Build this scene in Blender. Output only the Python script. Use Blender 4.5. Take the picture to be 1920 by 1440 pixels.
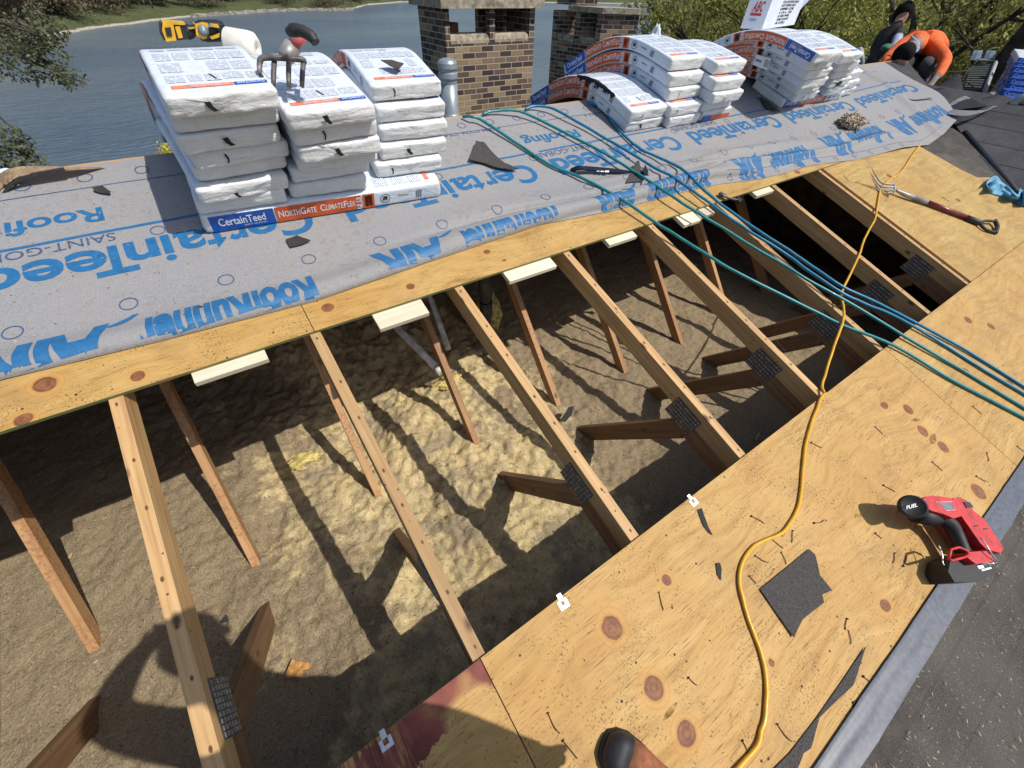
import bpy, bmesh, math, random
from mathutils import Vector, Matrix, noise
C = bpy.context
for o in list(bpy.data.objects): bpy.data.objects.remove(o)
sc = C.scene
random.seed(7)
# ------------------------------------------------------------------ camera (solved from the truss spacing of 24 inches)
RW = Matrix(((0.8240872, -0.5659193, 0.0248128), (-0.3808813, -0.5859953, -0.7152195), (0.4192967, 0.5799525, -0.6984593)))
CAM = Vector((1.098681, -0.273829, 1.339062)); F_PX = 783.571
cd = bpy.data.cameras.new('camera'); cam = bpy.data.objects.new('camera', cd); sc.collection.objects.link(cam)
cd.sensor_width = 36; cd.lens = 14.692; cd.clip_start = 0.01; cd.clip_end = 3000
cr = Matrix((RW[0], -RW[1], -RW[2])).transposed().to_4x4(); cr.translation = CAM
cam.matrix_world = cr; sc.camera = cam
# ------------------------------------------------------------------ light
SUN = Vector((.331, -.49, .807)).normalized()
el = math.asin(SUN.z); az = math.atan2(SUN.x, SUN.y)
w = bpy.data.worlds.new('World'); sc.world = w; w.use_nodes = True
nt = w.node_tree; bg = nt.nodes['Background']
sky = nt.nodes.new('ShaderNodeTexSky'); sky.sky_type = 'NISHITA'; sky.sun_disc = False
sky.sun_elevation = el; sky.sun_rotation = az; sky.air_density = 1.0; sky.dust_density = 1.5; sky.ozone_density = 1.0
nt.links.new(sky.outputs[0], bg.inputs[0]); bg.inputs[1].default_value = 0.12
sl = bpy.data.lights.new('sun', 'SUN'); sl.energy = 4.2; sl.angle = math.radians(.5); sl.color = (1, .95, .87)
so = bpy.data.objects.new('sun', sl); sc.collection.objects.link(so); so.location = (0, 0, 30)
so.rotation_euler = SUN.to_track_quat('Z', 'Y').to_euler()
sc.view_settings.view_transform = 'Standard'; sc.view_settings.look = 'None'
sc.view_settings.exposure = 0.08; sc.view_settings.gamma = 1; sc.view_settings.use_curve_mapping = False
sc.render.resolution_x = 1024; sc.render.resolution_y = 768
sc.cycles.max_bounces = 8; sc.cycles.diffuse_bounces = 4; sc.cycles.use_denoising = True
# ------------------------------------------------------------------ roof frame: u along the ridge, v up the slope, n off the rafters
TH = math.radians(17.537); CT, ST, TT = math.cos(TH), math.sin(TH), math.tan(TH)
MROOF = Matrix.Rotation(TH, 4, 'X')
def W(u, v, n=0.0): return Vector((u, v*CT-n*ST, v*ST+n*CT))
def UVN(p): return Vector((p[0], p[1]*CT+p[2]*ST, -p[1]*ST+p[2]*CT))
def ray(x, y): return RW.transposed() @ Vector(((x-960)/F_PX, (y-720)/F_PX, 1))
NRM = W(0, 0, 1)
def at(x, y, n=0.0):            # photo point on a plane parallel to the roof -> world
    d = ray(x, y); t = (n-CAM.dot(NRM))/d.dot(NRM); return CAM+d*t
def atz(x, y, z): d = ray(x, y); return CAM+d*((z-CAM.z)/d.z)
def atY(x, y, Y): d = ray(x, y); return CAM+d*((Y-CAM.y)/d.y)
def atX(x, y, X): d = ray(x, y); return CAM+d*((X-CAM.x)/d.x)
def atd(x, y, dep): return CAM+ray(x, y)*dep
def at2(x, y, h=0.0, c=6.4):    # on the side gable, z = tan*(x-c)
    d = ray(x, y); t = (TT*(CAM.x-c)-(CAM.z-h))/(d.z-TT*d.x); return CAM+d*t
# ------------------------------------------------------------------ helpers
def tag(o, label=None, cat=None, group=None, kind=None):
    if label: o['label'] = label
    if cat: o['category'] = cat
    if group: o['group'] = group
    if kind: o['kind'] = kind
    return o
def link(name, me, mats=(), parent=None):
    o = bpy.data.objects.new(name, me); sc.collection.objects.link(o)
    for m in (mats if isinstance(mats, (list, tuple)) else [mats]): me.materials.append(m)
    if parent: o.parent = parent
    return o
def empty(name, loc=(0, 0, 0), label=None, cat=None, group=None):
    o = bpy.data.objects.new(name, None); sc.collection.objects.link(o); o.location = loc; o.empty_display_size = .1
    return tag(o, label, cat, group)
def adopt(o, root):             # parent and keep the world placement
    mw = o.matrix_basis.copy(); o.parent = root
    o.matrix_basis = root.matrix_basis.inverted() @ mw
    return o
def bm_obj(name, bm, mats, parent=None, smooth=False, mw=None, root=None):
    bmesh.ops.recalc_face_normals(bm, faces=bm.faces)
    me = bpy.data.meshes.new(name); bm.to_mesh(me); bm.free()
    if smooth:
        for p in me.polygons: p.use_smooth = True
    o = link(name, me, mats, parent)
    if mw: o.matrix_basis = mw
    if root: adopt(o, root)
    return o
def box(bm, lo, hi, mi=0, M=None):
    vs = [bm.verts.new(Vector((x, y, z)) if M is None else M @ Vector((x, y, z))) for x in (lo[0], hi[0]) for y in (lo[1], hi[1]) for z in (lo[2], hi[2])]
    fs = []
    for q in ((0, 1, 3, 2), (4, 6, 7, 5), (0, 4, 5, 1), (2, 3, 7, 6), (0, 2, 6, 4), (1, 5, 7, 3)):
        f = bm.faces.new([vs[i] for i in q]); f.material_index = mi; fs.append(f)
    return vs, fs
def bevel(bm, w=.003, seg=1, ang=.5):
    es = [e for e in bm.edges if len(e.link_faces) == 2 and e.calc_face_angle(0) > ang]
    if es: bmesh.ops.bevel(bm, geom=es, offset=w, segments=seg, affect='EDGES', clamp_overlap=True)
def smooth_path(pts, sub=6):
    pts = [Vector(p) for p in pts]; out = []
    for i in range(len(pts)-1):
        p0 = pts[max(i-1, 0)]; p1 = pts[i]; p2 = pts[i+1]; p3 = pts[min(i+2, len(pts)-1)]
        for k in range(sub):
            t = k/sub
            out.append(.5*((2*p1)+(p2-p0)*t+(2*p0-5*p1+4*p2-p3)*t*t+(3*p1-p0-3*p2+p3)*t**3))
    out.append(pts[-1]); return out
def tube(bm, pts, r, seg=8, sub=0, mi=0, cap=True, sq=1.0):
    if sub: pts = smooth_path(pts, sub)
    pts = [Vector(p) for p in pts]; n = len(pts); rings = []
    up = Vector((0.13, 0.21, .97))
    for i, p in enumerate(pts):
        t = (pts[min(i+1, n-1)]-pts[max(i-1, 0)]).normalized()
        a = t.cross(up)
        if a.length < 1e-3: a = t.cross(Vector((1, 0, 0)))
        a.normalize(); b = a.cross(t)
        rr = r[min(int(i*len(r)/n), len(r)-1)] if isinstance(r, (list, tuple)) and len(r) != n else (r[i] if isinstance(r, (list, tuple)) else r)
        rings.append([bm.verts.new(p+a*math.cos(2*math.pi*k/seg)*rr+b*math.sin(2*math.pi*k/seg)*rr*sq) for k in range(seg)])
    for i in range(n-1):
        for k in range(seg):
            f = bm.faces.new((rings[i][k], rings[i][(k+1) % seg], rings[i+1][(k+1) % seg], rings[i+1][k])); f.material_index = mi; f.smooth = True
    if cap:
        for rg in (rings[0][::-1], rings[-1]):
            f = bm.faces.new(rg); f.material_index = mi
    return rings
def lathe(bm, prof, M=None, seg=24, mi=0, sm=True):   # prof: (r, z)
    rings = []
    for r, z in prof:
        rings.append([bm.verts.new((M or Matrix()) @ Vector((r*math.cos(2*math.pi*k/seg), r*math.sin(2*math.pi*k/seg), z))) for k in range(seg)])
    for i in range(len(rings)-1):
        for k in range(seg):
            f = bm.faces.new((rings[i][k], rings[i][(k+1) % seg], rings[i+1][(k+1) % seg], rings[i+1][k])); f.material_index = mi; f.smooth = sm
    for rg in (rings[0][::-1], rings[-1]): f = bm.faces.new(rg); f.material_index = mi
def prism(bm, poly, ext, mi=0):              # polygon of world points, extruded by a vector
    ext = Vector(ext); a = [bm.verts.new(Vector(p)) for p in poly]; b = [bm.verts.new(Vector(p)+ext) for p in poly]; n = len(a); fs = []
    fs.append(bm.faces.new(a)); fs.append(bm.faces.new(b[::-1]))
    for i in range(n): fs.append(bm.faces.new((a[i], b[i], b[(i+1) % n], a[(i+1) % n])))
    for f in fs: f.material_index = mi
    return fs
def axisM(p, z, x=None):                     # frame at p with its Z along z
    z = Vector(z).normalized(); x = Vector(x) if x else (Vector((1, 0, 0)) if abs(z.x) < .9 else Vector((0, 1, 0)))
    y = z.cross(x).normalized(); x = y.cross(z).normalized()
    m = Matrix((x, y, z)).transposed().to_4x4(); m.translation = Vector(p); return m
_DG = None
def text_mesh(s, size=1.0, bold=0.0, align='LEFT', shear=0.0, sx=1.0):
    cu = bpy.data.curves.new('t', 'FONT'); cu.body = s; cu.size = size; cu.align_x = align; cu.fill_mode = 'FRONT'; cu.resolution_u = 4
    cu.offset = bold*size; cu.shear = shear
    o = bpy.data.objects.new('t', cu); sc.collection.objects.link(o)
    dg = C.evaluated_depsgraph_get(); me = bpy.data.meshes.new_from_object(o.evaluated_get(dg), depsgraph=dg)
    bpy.data.objects.remove(o); bpy.data.curves.remove(cu)
    vs = [(v.co.x*sx, v.co.y) for v in me.vertices]; fs = [tuple(p.vertices) for p in me.polygons]
    bpy.data.meshes.remove(me); return vs, fs
def add_text(bm, s, size, fn, mi, bold=0.0, sx=1.0, shear=0.0, fit=None, cut=None, align='LEFT'):
    """lay text through fn(x, y) -> world point; fit = wanted width; cut = grid step so the letters follow a curve"""
    vs, fs = text_mesh(s, size, bold, 'LEFT', shear)
    if not vs: return
    x0 = min(v[0] for v in vs); x1 = max(v[0] for v in vs)
    k = (fit/(x1-x0)) if fit else sx
    vs = [((v[0]-x0)*k, v[1]) for v in vs]
    t = bmesh.new(); bv = [t.verts.new((a, b, 0)) for a, b in vs]
    for f in fs:
        try: t.faces.new([bv[i] for i in f])
        except ValueError: pass
    if cut:
        X1 = max(v[0] for v in vs); Y0 = min(v[1] for v in vs); Y1 = max(v[1] for v in vs)
        for ax, lo, hi in ((0, 0, X1), (1, Y0, Y1)):
            q = lo+cut
            while q < hi:
                co = Vector((q, 0, 0)) if ax == 0 else Vector((0, q, 0)); no = Vector((1, 0, 0)) if ax == 0 else Vector((0, 1, 0))
                bmesh.ops.bisect_plane(t, geom=t.verts[:]+t.edges[:]+t.faces[:], plane_co=co, plane_no=no); q += cut
    t.verts.index_update(); mp = {}
    for v in t.verts: 
        p = fn(v.co.x, v.co.y)
        mp[v.index] = bm.verts.new(p) if p is not None else None
    for f in t.faces:
        q = [mp[v.index] for v in f.verts]
        if None in q: continue
        nf = bm.faces.new(q); nf.material_index = mi
    t.free()
def patch(bm, fn, x0, x1, y0, y1, mi, nx=1, ny=1):
    g = [[bm.verts.new(fn(x0+(x1-x0)*i/nx, y0+(y1-y0)*j/ny)) for j in range(ny+1)] for i in range(nx+1)]
    for i in range(nx):
        for j in range(ny):
            f = bm.faces.new((g[i][j], g[i+1][j], g[i+1][j+1], g[i][j+1])); f.material_index = mi
def fbm(x, y, z=0.0, o=4): return noise.fractal(Vector((x, y, z)), 1.0, 2.0, o, noise_basis='PERLIN_ORIGINAL')
# ------------------------------------------------------------------ materials
def newmat(name):
    m = bpy.data.materials.new(name); m.use_nodes = True; t = m.node_tree; return m, t, t.nodes['Principled BSDF']
class NT:
    def __init__(s, t): s.t = t
    def n(s, typ, **k):
        d = s.t.nodes.new(typ)
        for a, b in k.items():
            if a.startswith('i_'): d.inputs[int(a[2:]) if a[2:].isdigit() else a[2:].replace('_', ' ')].default_value = b
            else: setattr(d, a, b)
        return d
    def l(s, a, b): s.t.links.new(a, b)
    def math(s, op, a, b=None, clamp=False):
        d = s.n('ShaderNodeMath', operation=op, use_clamp=clamp)
        for i, x in enumerate((a, b)):
            if x is None: continue
            if hasattr(x, 'is_linked') or hasattr(x, 'links'): s.l(x, d.inputs[i])
            else: d.inputs[i].default_value = x
        return d.outputs[0]
    def mix(s, f, a, b, blend='MIX'):
        d = s.n('ShaderNodeMix', data_type='RGBA', blend_type=blend)
        for sock, x in ((d.inputs[0], f), (d.inputs[6], a), (d.inputs[7], b)):
            if hasattr(x, 'links'): s.l(x, sock)
            elif isinstance(x, (tuple, list)): sock.default_value = (*x, 1) if len(x) == 3 else x
            else: sock.default_value = x
        return d.outputs[2]
    def ramp(s, f, stops, interp='LINEAR'):
        d = s.n('ShaderNodeValToRGB'); s.l(f, d.inputs[0]); e = d.color_ramp.elements; d.color_ramp.interpolation = interp
        while len(e) < len(stops): e.new(.5)
        for i, (p, c) in enumerate(stops):
            e[i].position = p; e[i].color = (c, c, c, 1) if not isinstance(c, (tuple, list)) else (*c, 1)
        return d.outputs[0]
    def coords(s, kind='Object', scale=(1, 1, 1), rot=(0, 0, 0), loc=(0, 0, 0)):
        tc = s.n('ShaderNodeTexCoord'); mp = s.n('ShaderNodeMapping'); s.l(tc.outputs[kind], mp.inputs[0])
        mp.inputs['Scale'].default_value = scale; mp.inputs['Rotation'].default_value = rot; mp.inputs['Location'].default_value = loc
        return mp.outputs[0]
    def noise(s, vec, scale=5, detail=4, rough=.55, dist=0.0):
        d = s.n('ShaderNodeTexNoise'); s.l(vec, d.inputs['Vector']); d.inputs['Scale'].default_value = scale
        d.inputs['Detail'].default_value = detail; d.inputs['Roughness'].default_value = rough; d.inputs['Distortion'].default_value = dist
        return d.outputs[0]
    def bump(s, h, bsdf, strength=.3, dist=.002):
        d = s.n('ShaderNodeBump'); s.l(h, d.inputs['Height']); d.inputs['Strength'].default_value = strength; d.inputs['Distance'].default_value = dist
        s.l(d.outputs[0], bsdf.inputs['Normal'])
def plain(name, col, rough=.6, metal=0.0, var=.12, scale=30, bump=.0, coat=0.0, kind='Object', spec=.5, bdist=.002, col2=None):
    m, t, b = newmat(name); N = NT(t); v = N.coords(kind)
    nz = N.noise(v, scale, 5)
    c2 = col2 or tuple(c*(1-var*2.2) for c in col)
    f = N.ramp(nz, [(.3, 0.0), (.7, 1.0)])
    N.l(N.mix(f, c2, tuple(min(1, c*(1+var)) for c in col)), b.inputs['Base Color'])
    b.inputs['Roughness'].default_value = rough; b.inputs['Metallic'].default_value = metal; b.inputs['Specular IOR Level'].default_value = spec
    if coat: b.inputs['Coat Weight'].default_value = coat
    if bump: N.bump(N.noise(v, scale*2.5, 6), b, bump, bdist)
    return m
def wood(name, lo, mid, hi, axis=0, gscale=1.0, rough=.65, knots=True, dark=(.09, .045, .02), seed=0.0, stamp=False):
    m, t, b = newmat(name); N = NT(t)
    sc_ = [60*gscale]*3; sc_[axis] = 2.2*gscale
    oi = N.n('ShaderNodeObjectInfo')
    tc = N.n('ShaderNodeTexCoord'); ad = N.n('ShaderNodeVectorMath', operation='ADD'); N.l(tc.outputs['Object'], ad.inputs[0])
    cb = N.n('ShaderNodeCombineXYZ'); r7 = N.math('MULTIPLY', oi.outputs['Random'], 17.0)
    for i in range(3): N.l(r7, cb.inputs[i])
    N.l(cb.outputs[0], ad.inputs[1]); P = ad.outputs[0]
    mp = N.n('ShaderNodeMapping'); N.l(P, mp.inputs[0]); mp.inputs['Scale'].default_value = sc_; mp.inputs['Location'].default_value = (seed,)*3
    g = N.noise(mp.outputs[0], 1.0, 6, .6, .4)
    col = N.ramp(g, [(.28, lo), (.5, mid), (.74, hi)])
    big = N.noise(P, 3.0, 3); col = N.mix(N.ramp(big, [(.35, .0), (.75, .45)]), col, tuple(c*.6 for c in mid))
    tint = N.math('ADD', N.math('MULTIPLY', oi.outputs['Random'], .3), .82)
    hs = N.n('ShaderNodeHueSaturation'); N.l(col, hs.inputs['Color']); N.l(tint, hs.inputs['Value']); col = hs.outputs[0]
    if knots:
        ks = [14.0]*3; ks[axis] = 7.0
        mk = N.n('ShaderNodeMapping'); N.l(P, mk.inputs[0]); mk.inputs['Scale'].default_value = ks
        vo = N.n('ShaderNodeTexVoronoi'); N.l(mk.outputs[0], vo.inputs['Vector']); vo.inputs['Scale'].default_value = 1.0; vo.inputs['Randomness'].default_value = 1.0
        k = N.ramp(vo.outputs['Distance'], [(.07, 1.0), (.2, 0.0)])
        sel = N.ramp(vo.outputs['Color'], [(.55, 0.0), (.6, 1.0)])
        col = N.mix(N.math('MULTIPLY', k, sel), col, dark)
        vo2 = N.n('ShaderNodeTexVoronoi'); N.l(P, vo2.inputs['Vector']); vo2.inputs['Scale'].default_value = 28.0
        k2 = N.ramp(vo2.outputs['Distance'], [(.07, .9), (.12, 0.0)]); col = N.mix(N.math('MULTIPLY', k2, N.ramp(vo2.outputs['Color'], [(.6, 0.0), (.62, 1.0)])), col, (.03, .018, .01))
    if stamp:
        st = N.noise(P, 70, 2); band = N.noise(P, 4, 2)
        col = N.mix(N.math('MULTIPLY', N.ramp(st, [(.52, 0.0), (.56, 1.0)]), N.ramp(band, [(.4, 0.0), (.5, .5)])), col, (.25, .08, .04))
    N.l(col, b.inputs['Base Color']); b.inputs['Roughness'].default_value = rough
    N.bump(g, b, .25, .0015); return m
def plywood_mat(name, seed=0.0, warm=1.0, stain=False):
    m, t, b = newmat(name); N = NT(t)
    P = N.coords('Object', loc=(seed, seed*.7, 0))
    warp = N.noise(P, 1.6, 2, .5)                       # broad figure of the peeled veneer
    cx = N.n('ShaderNodeMapping'); N.l(P, cx.inputs[0]); cx.inputs['Scale'].default_value = (2.2, 34, 1)
    wv = N.n('ShaderNodeVectorMath', operation='MULTIPLY_ADD'); 
    cmb = N.n('ShaderNodeCombineXYZ'); N.l(warp, cmb.inputs[1]); N.l(cmb.outputs[0], wv.inputs[0]); wv.inputs[1].default_value = (0, 10, 0); N.l(cx.outputs[0], wv.inputs[2])
    g = N.noise(wv.outputs[0], 1.0, 7, .62, .25)
    col = N.ramp(g, [(.25, (.30*warm, .158, .044)), (.44, (.445*warm, .268, .084)), (.60, (.505*warm, .318, .108)), (.8, (.59*warm, .395, .165))])
    pale = N.noise(P, 3.5, 4); col = N.mix(N.ramp(pale, [(.45, 0.0), (.75, .5)]), col, (.56*warm, .365, .145))
    warmn = N.noise(P, 2.3, 3, .5); col = N.mix(N.ramp(warmn, [(.45, 0.0), (.75, .6)]), col, (.43*warm, .215, .052))
    # growth rings of the flat-cut veneer
    wav = N.n('ShaderNodeTexWave', wave_type='BANDS', bands_direction='Y'); mv = N.n('ShaderNodeMapping'); N.l(P, mv.inputs[0]); mv.inputs['Scale'].default_value = (.5, 2.4, 1)
    N.l(mv.outputs[0], wav.inputs['Vector']); wav.inputs['Scale'].default_value = 3.2; wav.inputs['Distortion'].default_value = 13; wav.inputs['Detail'].default_value = 3; wav.inputs['Detail Scale'].default_value = .9
    ring = N.ramp(wav.outputs['Fac'], [(.0, 1.0), (.12, 0.0)]); msk = N.ramp(N.noise(P, 2.7, 2), [(.5, 0.0), (.68, .28)])
    col = N.mix(N.math('MULTIPLY', ring, msk), col, (.36*warm, .17, .045))
    foot = N.noise(P, 4.2, 5, .65); col = N.mix(N.ramp(foot, [(.52, 0.0), (.68, .42)]), col, (.27*warm, .155, .06))
    fg = N.n('ShaderNodeMapping'); N.l(P, fg.inputs[0]); fg.inputs['Scale'].default_value = (7, 330, 1); fgn = N.noise(fg.outputs[0], 1.0, 3, .6); col = N.mix(N.ramp(fgn, [(.5, 0.0), (.75, .5)]), col, (.33*warm, .18, .055))
    # dark dashes along the grain
    s1 = N.n('ShaderNodeMapping'); N.l(P, s1.inputs[0]); s1.inputs['Scale'].default_value = (13, 300, 1); s1.inputs['Rotation'].default_value = (0, 0, .05)
    d1 = N.noise(s1.outputs[0], 1.0, 3, .6); a1 = N.ramp(N.noise(P, 5.5, 3), [(.40, .0), (.6, 1.0)])
    col = N.mix(N.math('MULTIPLY', N.ramp(d1, [(.56, 0.0), (.64, .8)]), a1), col, (.11, .052, .018))
    # grime specks and nail holes
    d2 = N.noise(P, 150, 3, .6); a2 = N.ramp(N.noise(P, 7.5, 4), [(.46, .04), (.62, 1.0)])
    col = N.mix(N.math('MULTIPLY', N.ramp(d2, [(.56, 0.0), (.63, .85)]), a2), col, (.075, .04, .018))
    vo = N.n('ShaderNodeTexVoronoi'); N.l(P, vo.inputs['Vector']); vo.inputs['Scale'].default_value = 24
    hole = N.math('MULTIPLY', N.ramp(vo.outputs['Distance'], [(.075, 1.0), (.11, 0.0)]), N.ramp(vo.outputs['Color'], [(.62, 0.0), (.64, 1.0)]))
    col = N.mix(hole, col, (.02, .012, .008))
    vo = N.n('ShaderNodeTexVoronoi'); N.l(P, vo.inputs['Vector']); vo.inputs['Scale'].default_value = 60
    hole = N.math('MULTIPLY', N.ramp(vo.outputs['Distance'], [(.08, .8), (.16, 0.0)]), N.ramp(vo.outputs['Color'], [(.62, 0.0), (.66, 1.0)]))
    col = N.mix(hole, col, (.09, .05, .025))
    # knots: uv map holds the local position in knot radii
    uv = N.n('ShaderNodeUVMap'); uv.uv_map = 'knot'; ln = N.n('ShaderNodeVectorMath', operation='LENGTH'); N.l(uv.outputs[0], ln.inputs[0])
    rr = N.math('ADD', ln.outputs['Value'], N.math('MULTIPLY', N.math('SUBTRACT', N.noise(P, 22, 2), .5), .5))
    halo = N.ramp(N.math('DIVIDE', rr, 4.0), [(.24, .7), (.55, 0.0)])
    rings = N.math('SINE', N.math('MULTIPLY', rr, 13.0)); rg = N.ramp(N.math('MULTIPLY_ADD', rings, .5) if False else N.math('ADD', N.math('MULTIPLY', rings, .5), .5), [(.62, 0.0), (1.0, .5)])
    col = N.mix(halo, col, (.50*warm, .26, .07))
    col = N.mix(N.math('MULTIPLY', rg, halo), col, (.27, .12, .035))
    core = N.ramp(rr, [(.86, 1.0), (1.0, 0.0)])
    kc = N.ramp(N.math('ADD', N.math('MULTIPLY', N.noise(P, 45, 4), .6), N.math('MULTIPLY', rings, .045)), [(.2, (.15, .055, .024)), (.5, (.31, .135, .062))])
    col = N.mix(core, col, kc)
    edge = N.ramp(rr, [(.84, 0.0), (.95, .8), (1.06, 0.0)]); col = N.mix(edge, col, (.12, .045, .018))
    if stain:                                          # red-brown resin band along the cut edge
        sx = N.n('ShaderNodeSeparateXYZ'); tc = N.n('ShaderNodeTexCoord'); N.l(tc.outputs['Object'], sx.inputs[0])
        nn = N.noise(P, 9, 5, .7); th = N.math('ADD', N.math('MULTIPLY', N.math('SUBTRACT', nn, .5), .16), -.088)
        lo_ = N.math('GREATER_THAN', sx.outputs[1], th)
        gap = N.n('ShaderNodeMapping'); N.l(P, gap.inputs[0]); gap.inputs['Scale'].default_value = (95, 8, 1)
        gn = N.ramp(N.noise(gap.outputs[0], 1.0, 4), [(.5, 1.0), (.56, .12)])
        frac = N.ramp(sx.outputs[0], [(.0, 0.0), (1.0, 1.0)])
        keep = N.mix(N.ramp(sx.outputs[0], [(.93, 0.0), (1.1, 1.0)]), gn, (1, 1, 1))
        sel = N.math('MULTIPLY', N.math('MULTIPLY', lo_, keep), N.ramp(N.noise(P, 2.9, 2), [(.36, 0.0), (.4, 1.0)]))
        sc2 = N.ramp(N.noise(P, 14, 4), [(.3, (.10, .022, .016)), (.7, (.24, .065, .045))])
        col = N.mix(sel, col, sc2)
    N.l(col, b.inputs['Base Color']); b.inputs['Roughness'].default_value = .62; b.inputs['Specular IOR Level'].default_value = .3
    N.bump(N.math('ADD', g, N.math('MULTIPLY', d2, .4)), b, .25, .0015)
    return m
M = {}
M['ply'] = plywood_mat('plywood_lower', 0.0); M['ply_strip'] = plywood_mat('plywood_ridge', 3.3, .98); M['ply_right'] = plywood_mat('plywood_side', 7.1, .93)
M['ply_stain'] = plywood_mat('plywood_stained', 11.2, 1.0, stain=True)
M['edge_wood'] = wood('plywood_edge', (.25, .13, .05), (.42, .24, .10), (.55, .34, .15), 0, 2.0, knots=False)
M['green'] = plain('green_edge_paint', (.025, .13, .04), .6, var=.1, scale=9, col2=(.30, .19, .085))
M['fir'] = wood('fir_lumber', (.33, .18, .072), (.49, .295, .125), (.60, .40, .19), 1)
M['web'] = wood('web_lumber', (.27, .14, .055), (.40, .22, .09), (.50, .30, .14), 1, stamp=True)
M['oldwood'] = wood('brown_lumber', (.14, .07, .032), (.235, .128, .06), (.32, .19, .095), 1)
M['newwood'] = wood('pale_lumber', (.62, .52, .36), (.72, .63, .46), (.80, .72, .56), 0, knots=False)
M['nailmark'] = plain('nail_stain', (.16, .075, .03), .7)
M['galv'] = plain('gang_nail_steel', (.12, .115, .105), .6, .3, .3, 40); M['galv_lip'] = plain('gang_nail_teeth', (.34, .33, .31), .5, .4, .3, 60)
M['felt_blue'] = plain('print_blue', (.016, .128, .305), .55, var=.10, scale=40)
M['felt_thin'] = plain('print_pale_blue', (.055, .10, .21), .6, var=.2, scale=60)

def felt():
    m, t, b = newmat('grey_felt'); N = NT(t); P = N.coords('Object')
    fine = N.noise(P, 260, 2, .6); mid = N.noise(P, 38, 5, .65); big = N.noise(P, 3.2, 4, .6)
    col = N.ramp(fine, [(.3, (.205, .203, .210)), (.7, (.308, .305, .312))])
    dirt = N.math('MULTIPLY', N.ramp(mid, [(.52, 0.0), (.72, .75)]), N.ramp(big, [(.4, 0.0), (.62, 1.0)]))
    col = N.mix(dirt, col, (.17, .135, .10))
    col = N.mix(N.ramp(N.noise(P, 1.7, 3), [(.42, 0.0), (.7, .28)]), col, (.33, .30, .27))
    col = N.mix(N.ramp(N.noise(P, 120, 2), [(.70, 0.0), (.74, .8)]), col, (.05, .045, .045))
    N.l(col, b.inputs['Base Color']); b.inputs['Roughness'].default_value = .7; b.inputs['Specular IOR Level'].default_value = .25
    N.bump(N.math('ADD', fine, N.math('MULTIPLY', mid, 1.5)), b, .35, .0015); return m
M['felt'] = felt()
def shingle(name, base, sp):
    m, t, b = newmat(name); N = NT(t); P = N.coords('Object')
    f = N.noise(P, 420, 2, .7); a = N.noise(P, 9, 5, .6)
    col = N.ramp(f, [(.34, tuple(c*.45 for c in base)), (.55, base), (.70, sp)])
    col = N.mix(N.ramp(a, [(.35, 0.0), (.7, .5)]), col, tuple(c*.6 for c in base))
    bk = N.n('ShaderNodeTexBrick'); N.l(P, bk.inputs['Vector']); bk.inputs['Scale'].default_value = 1
    bk.inputs['Brick Width'].default_value = .92; bk.inputs['Row Height'].default_value = .143; bk.inputs['Mortar Size'].default_value = .004
    bk.inputs['Color1'].default_value = (.88, .88, .88, 1); bk.inputs['Color2'].default_value = (1.08, 1.08, 1.08, 1); bk.inputs['Mortar'].default_value = (.86, .86, .86, 1)
    col = N.mix(1.0, col, bk.outputs['Color'], 'MULTIPLY')
    col = N.mix(N.ramp(N.noise(P, 130, 2), [(.69, 0.0), (.72, .8)]), col, (.5, .43, .32)); col = N.mix(N.ramp(N.noise(P, 2.2, 4), [(.4, 0.0), (.7, .6)]), col, tuple(c*1.7 for c in base)); col = N.mix(N.ramp(N.noise(P, 1.3, 5, .7), [(.52, 0.0), (.6, .6)]), col, tuple(c*.5 for c in base))
    N.l(col, b.inputs['Base Color']); b.inputs['Roughness'].default_value = .9; b.inputs['Specular IOR Level'].default_value = .2
    N.bump(N.math('ADD', f, N.math('MULTIPLY', bk.outputs['Fac'], -.6)), b, .8, .003); return m
M['shingle'] = shingle('grey_brown_shingle', (.085, .076, .068), (.27, .235, .19)); M['shingle_dark'] = shingle('charcoal_shingle', (.06, .06, .066), (.115, .115, .125))
M['scrap'] = plain('torn_felt_black', (.038, .035, .036), .9, var=.38, scale=240, bump=.4)
M['scrap_grey'] = plain('torn_felt_grey', (.064, .057, .055), .9, var=.36, scale=240, bump=.4)
M['membrane'] = plain('grey_blue_membrane', (.085, .098, .13), .45, var=.2, scale=60, bump=.15, bdist=.001, col2=(.06, .066, .085))
M['steel'] = plain('bright_steel', (.62, .66, .72), .3, .85, .1, 40)
M['rust'] = plain('rusty_steel', (.10, .055, .035), .7, .3, .4, 150)
M['black'] = plain('black_plastic', (.018, .018, .02), .45, var=.2, scale=60, bump=.08)
M['white_pl'] = plain('white_plastic', (.70, .72, .74), .4, var=.05)

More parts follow.
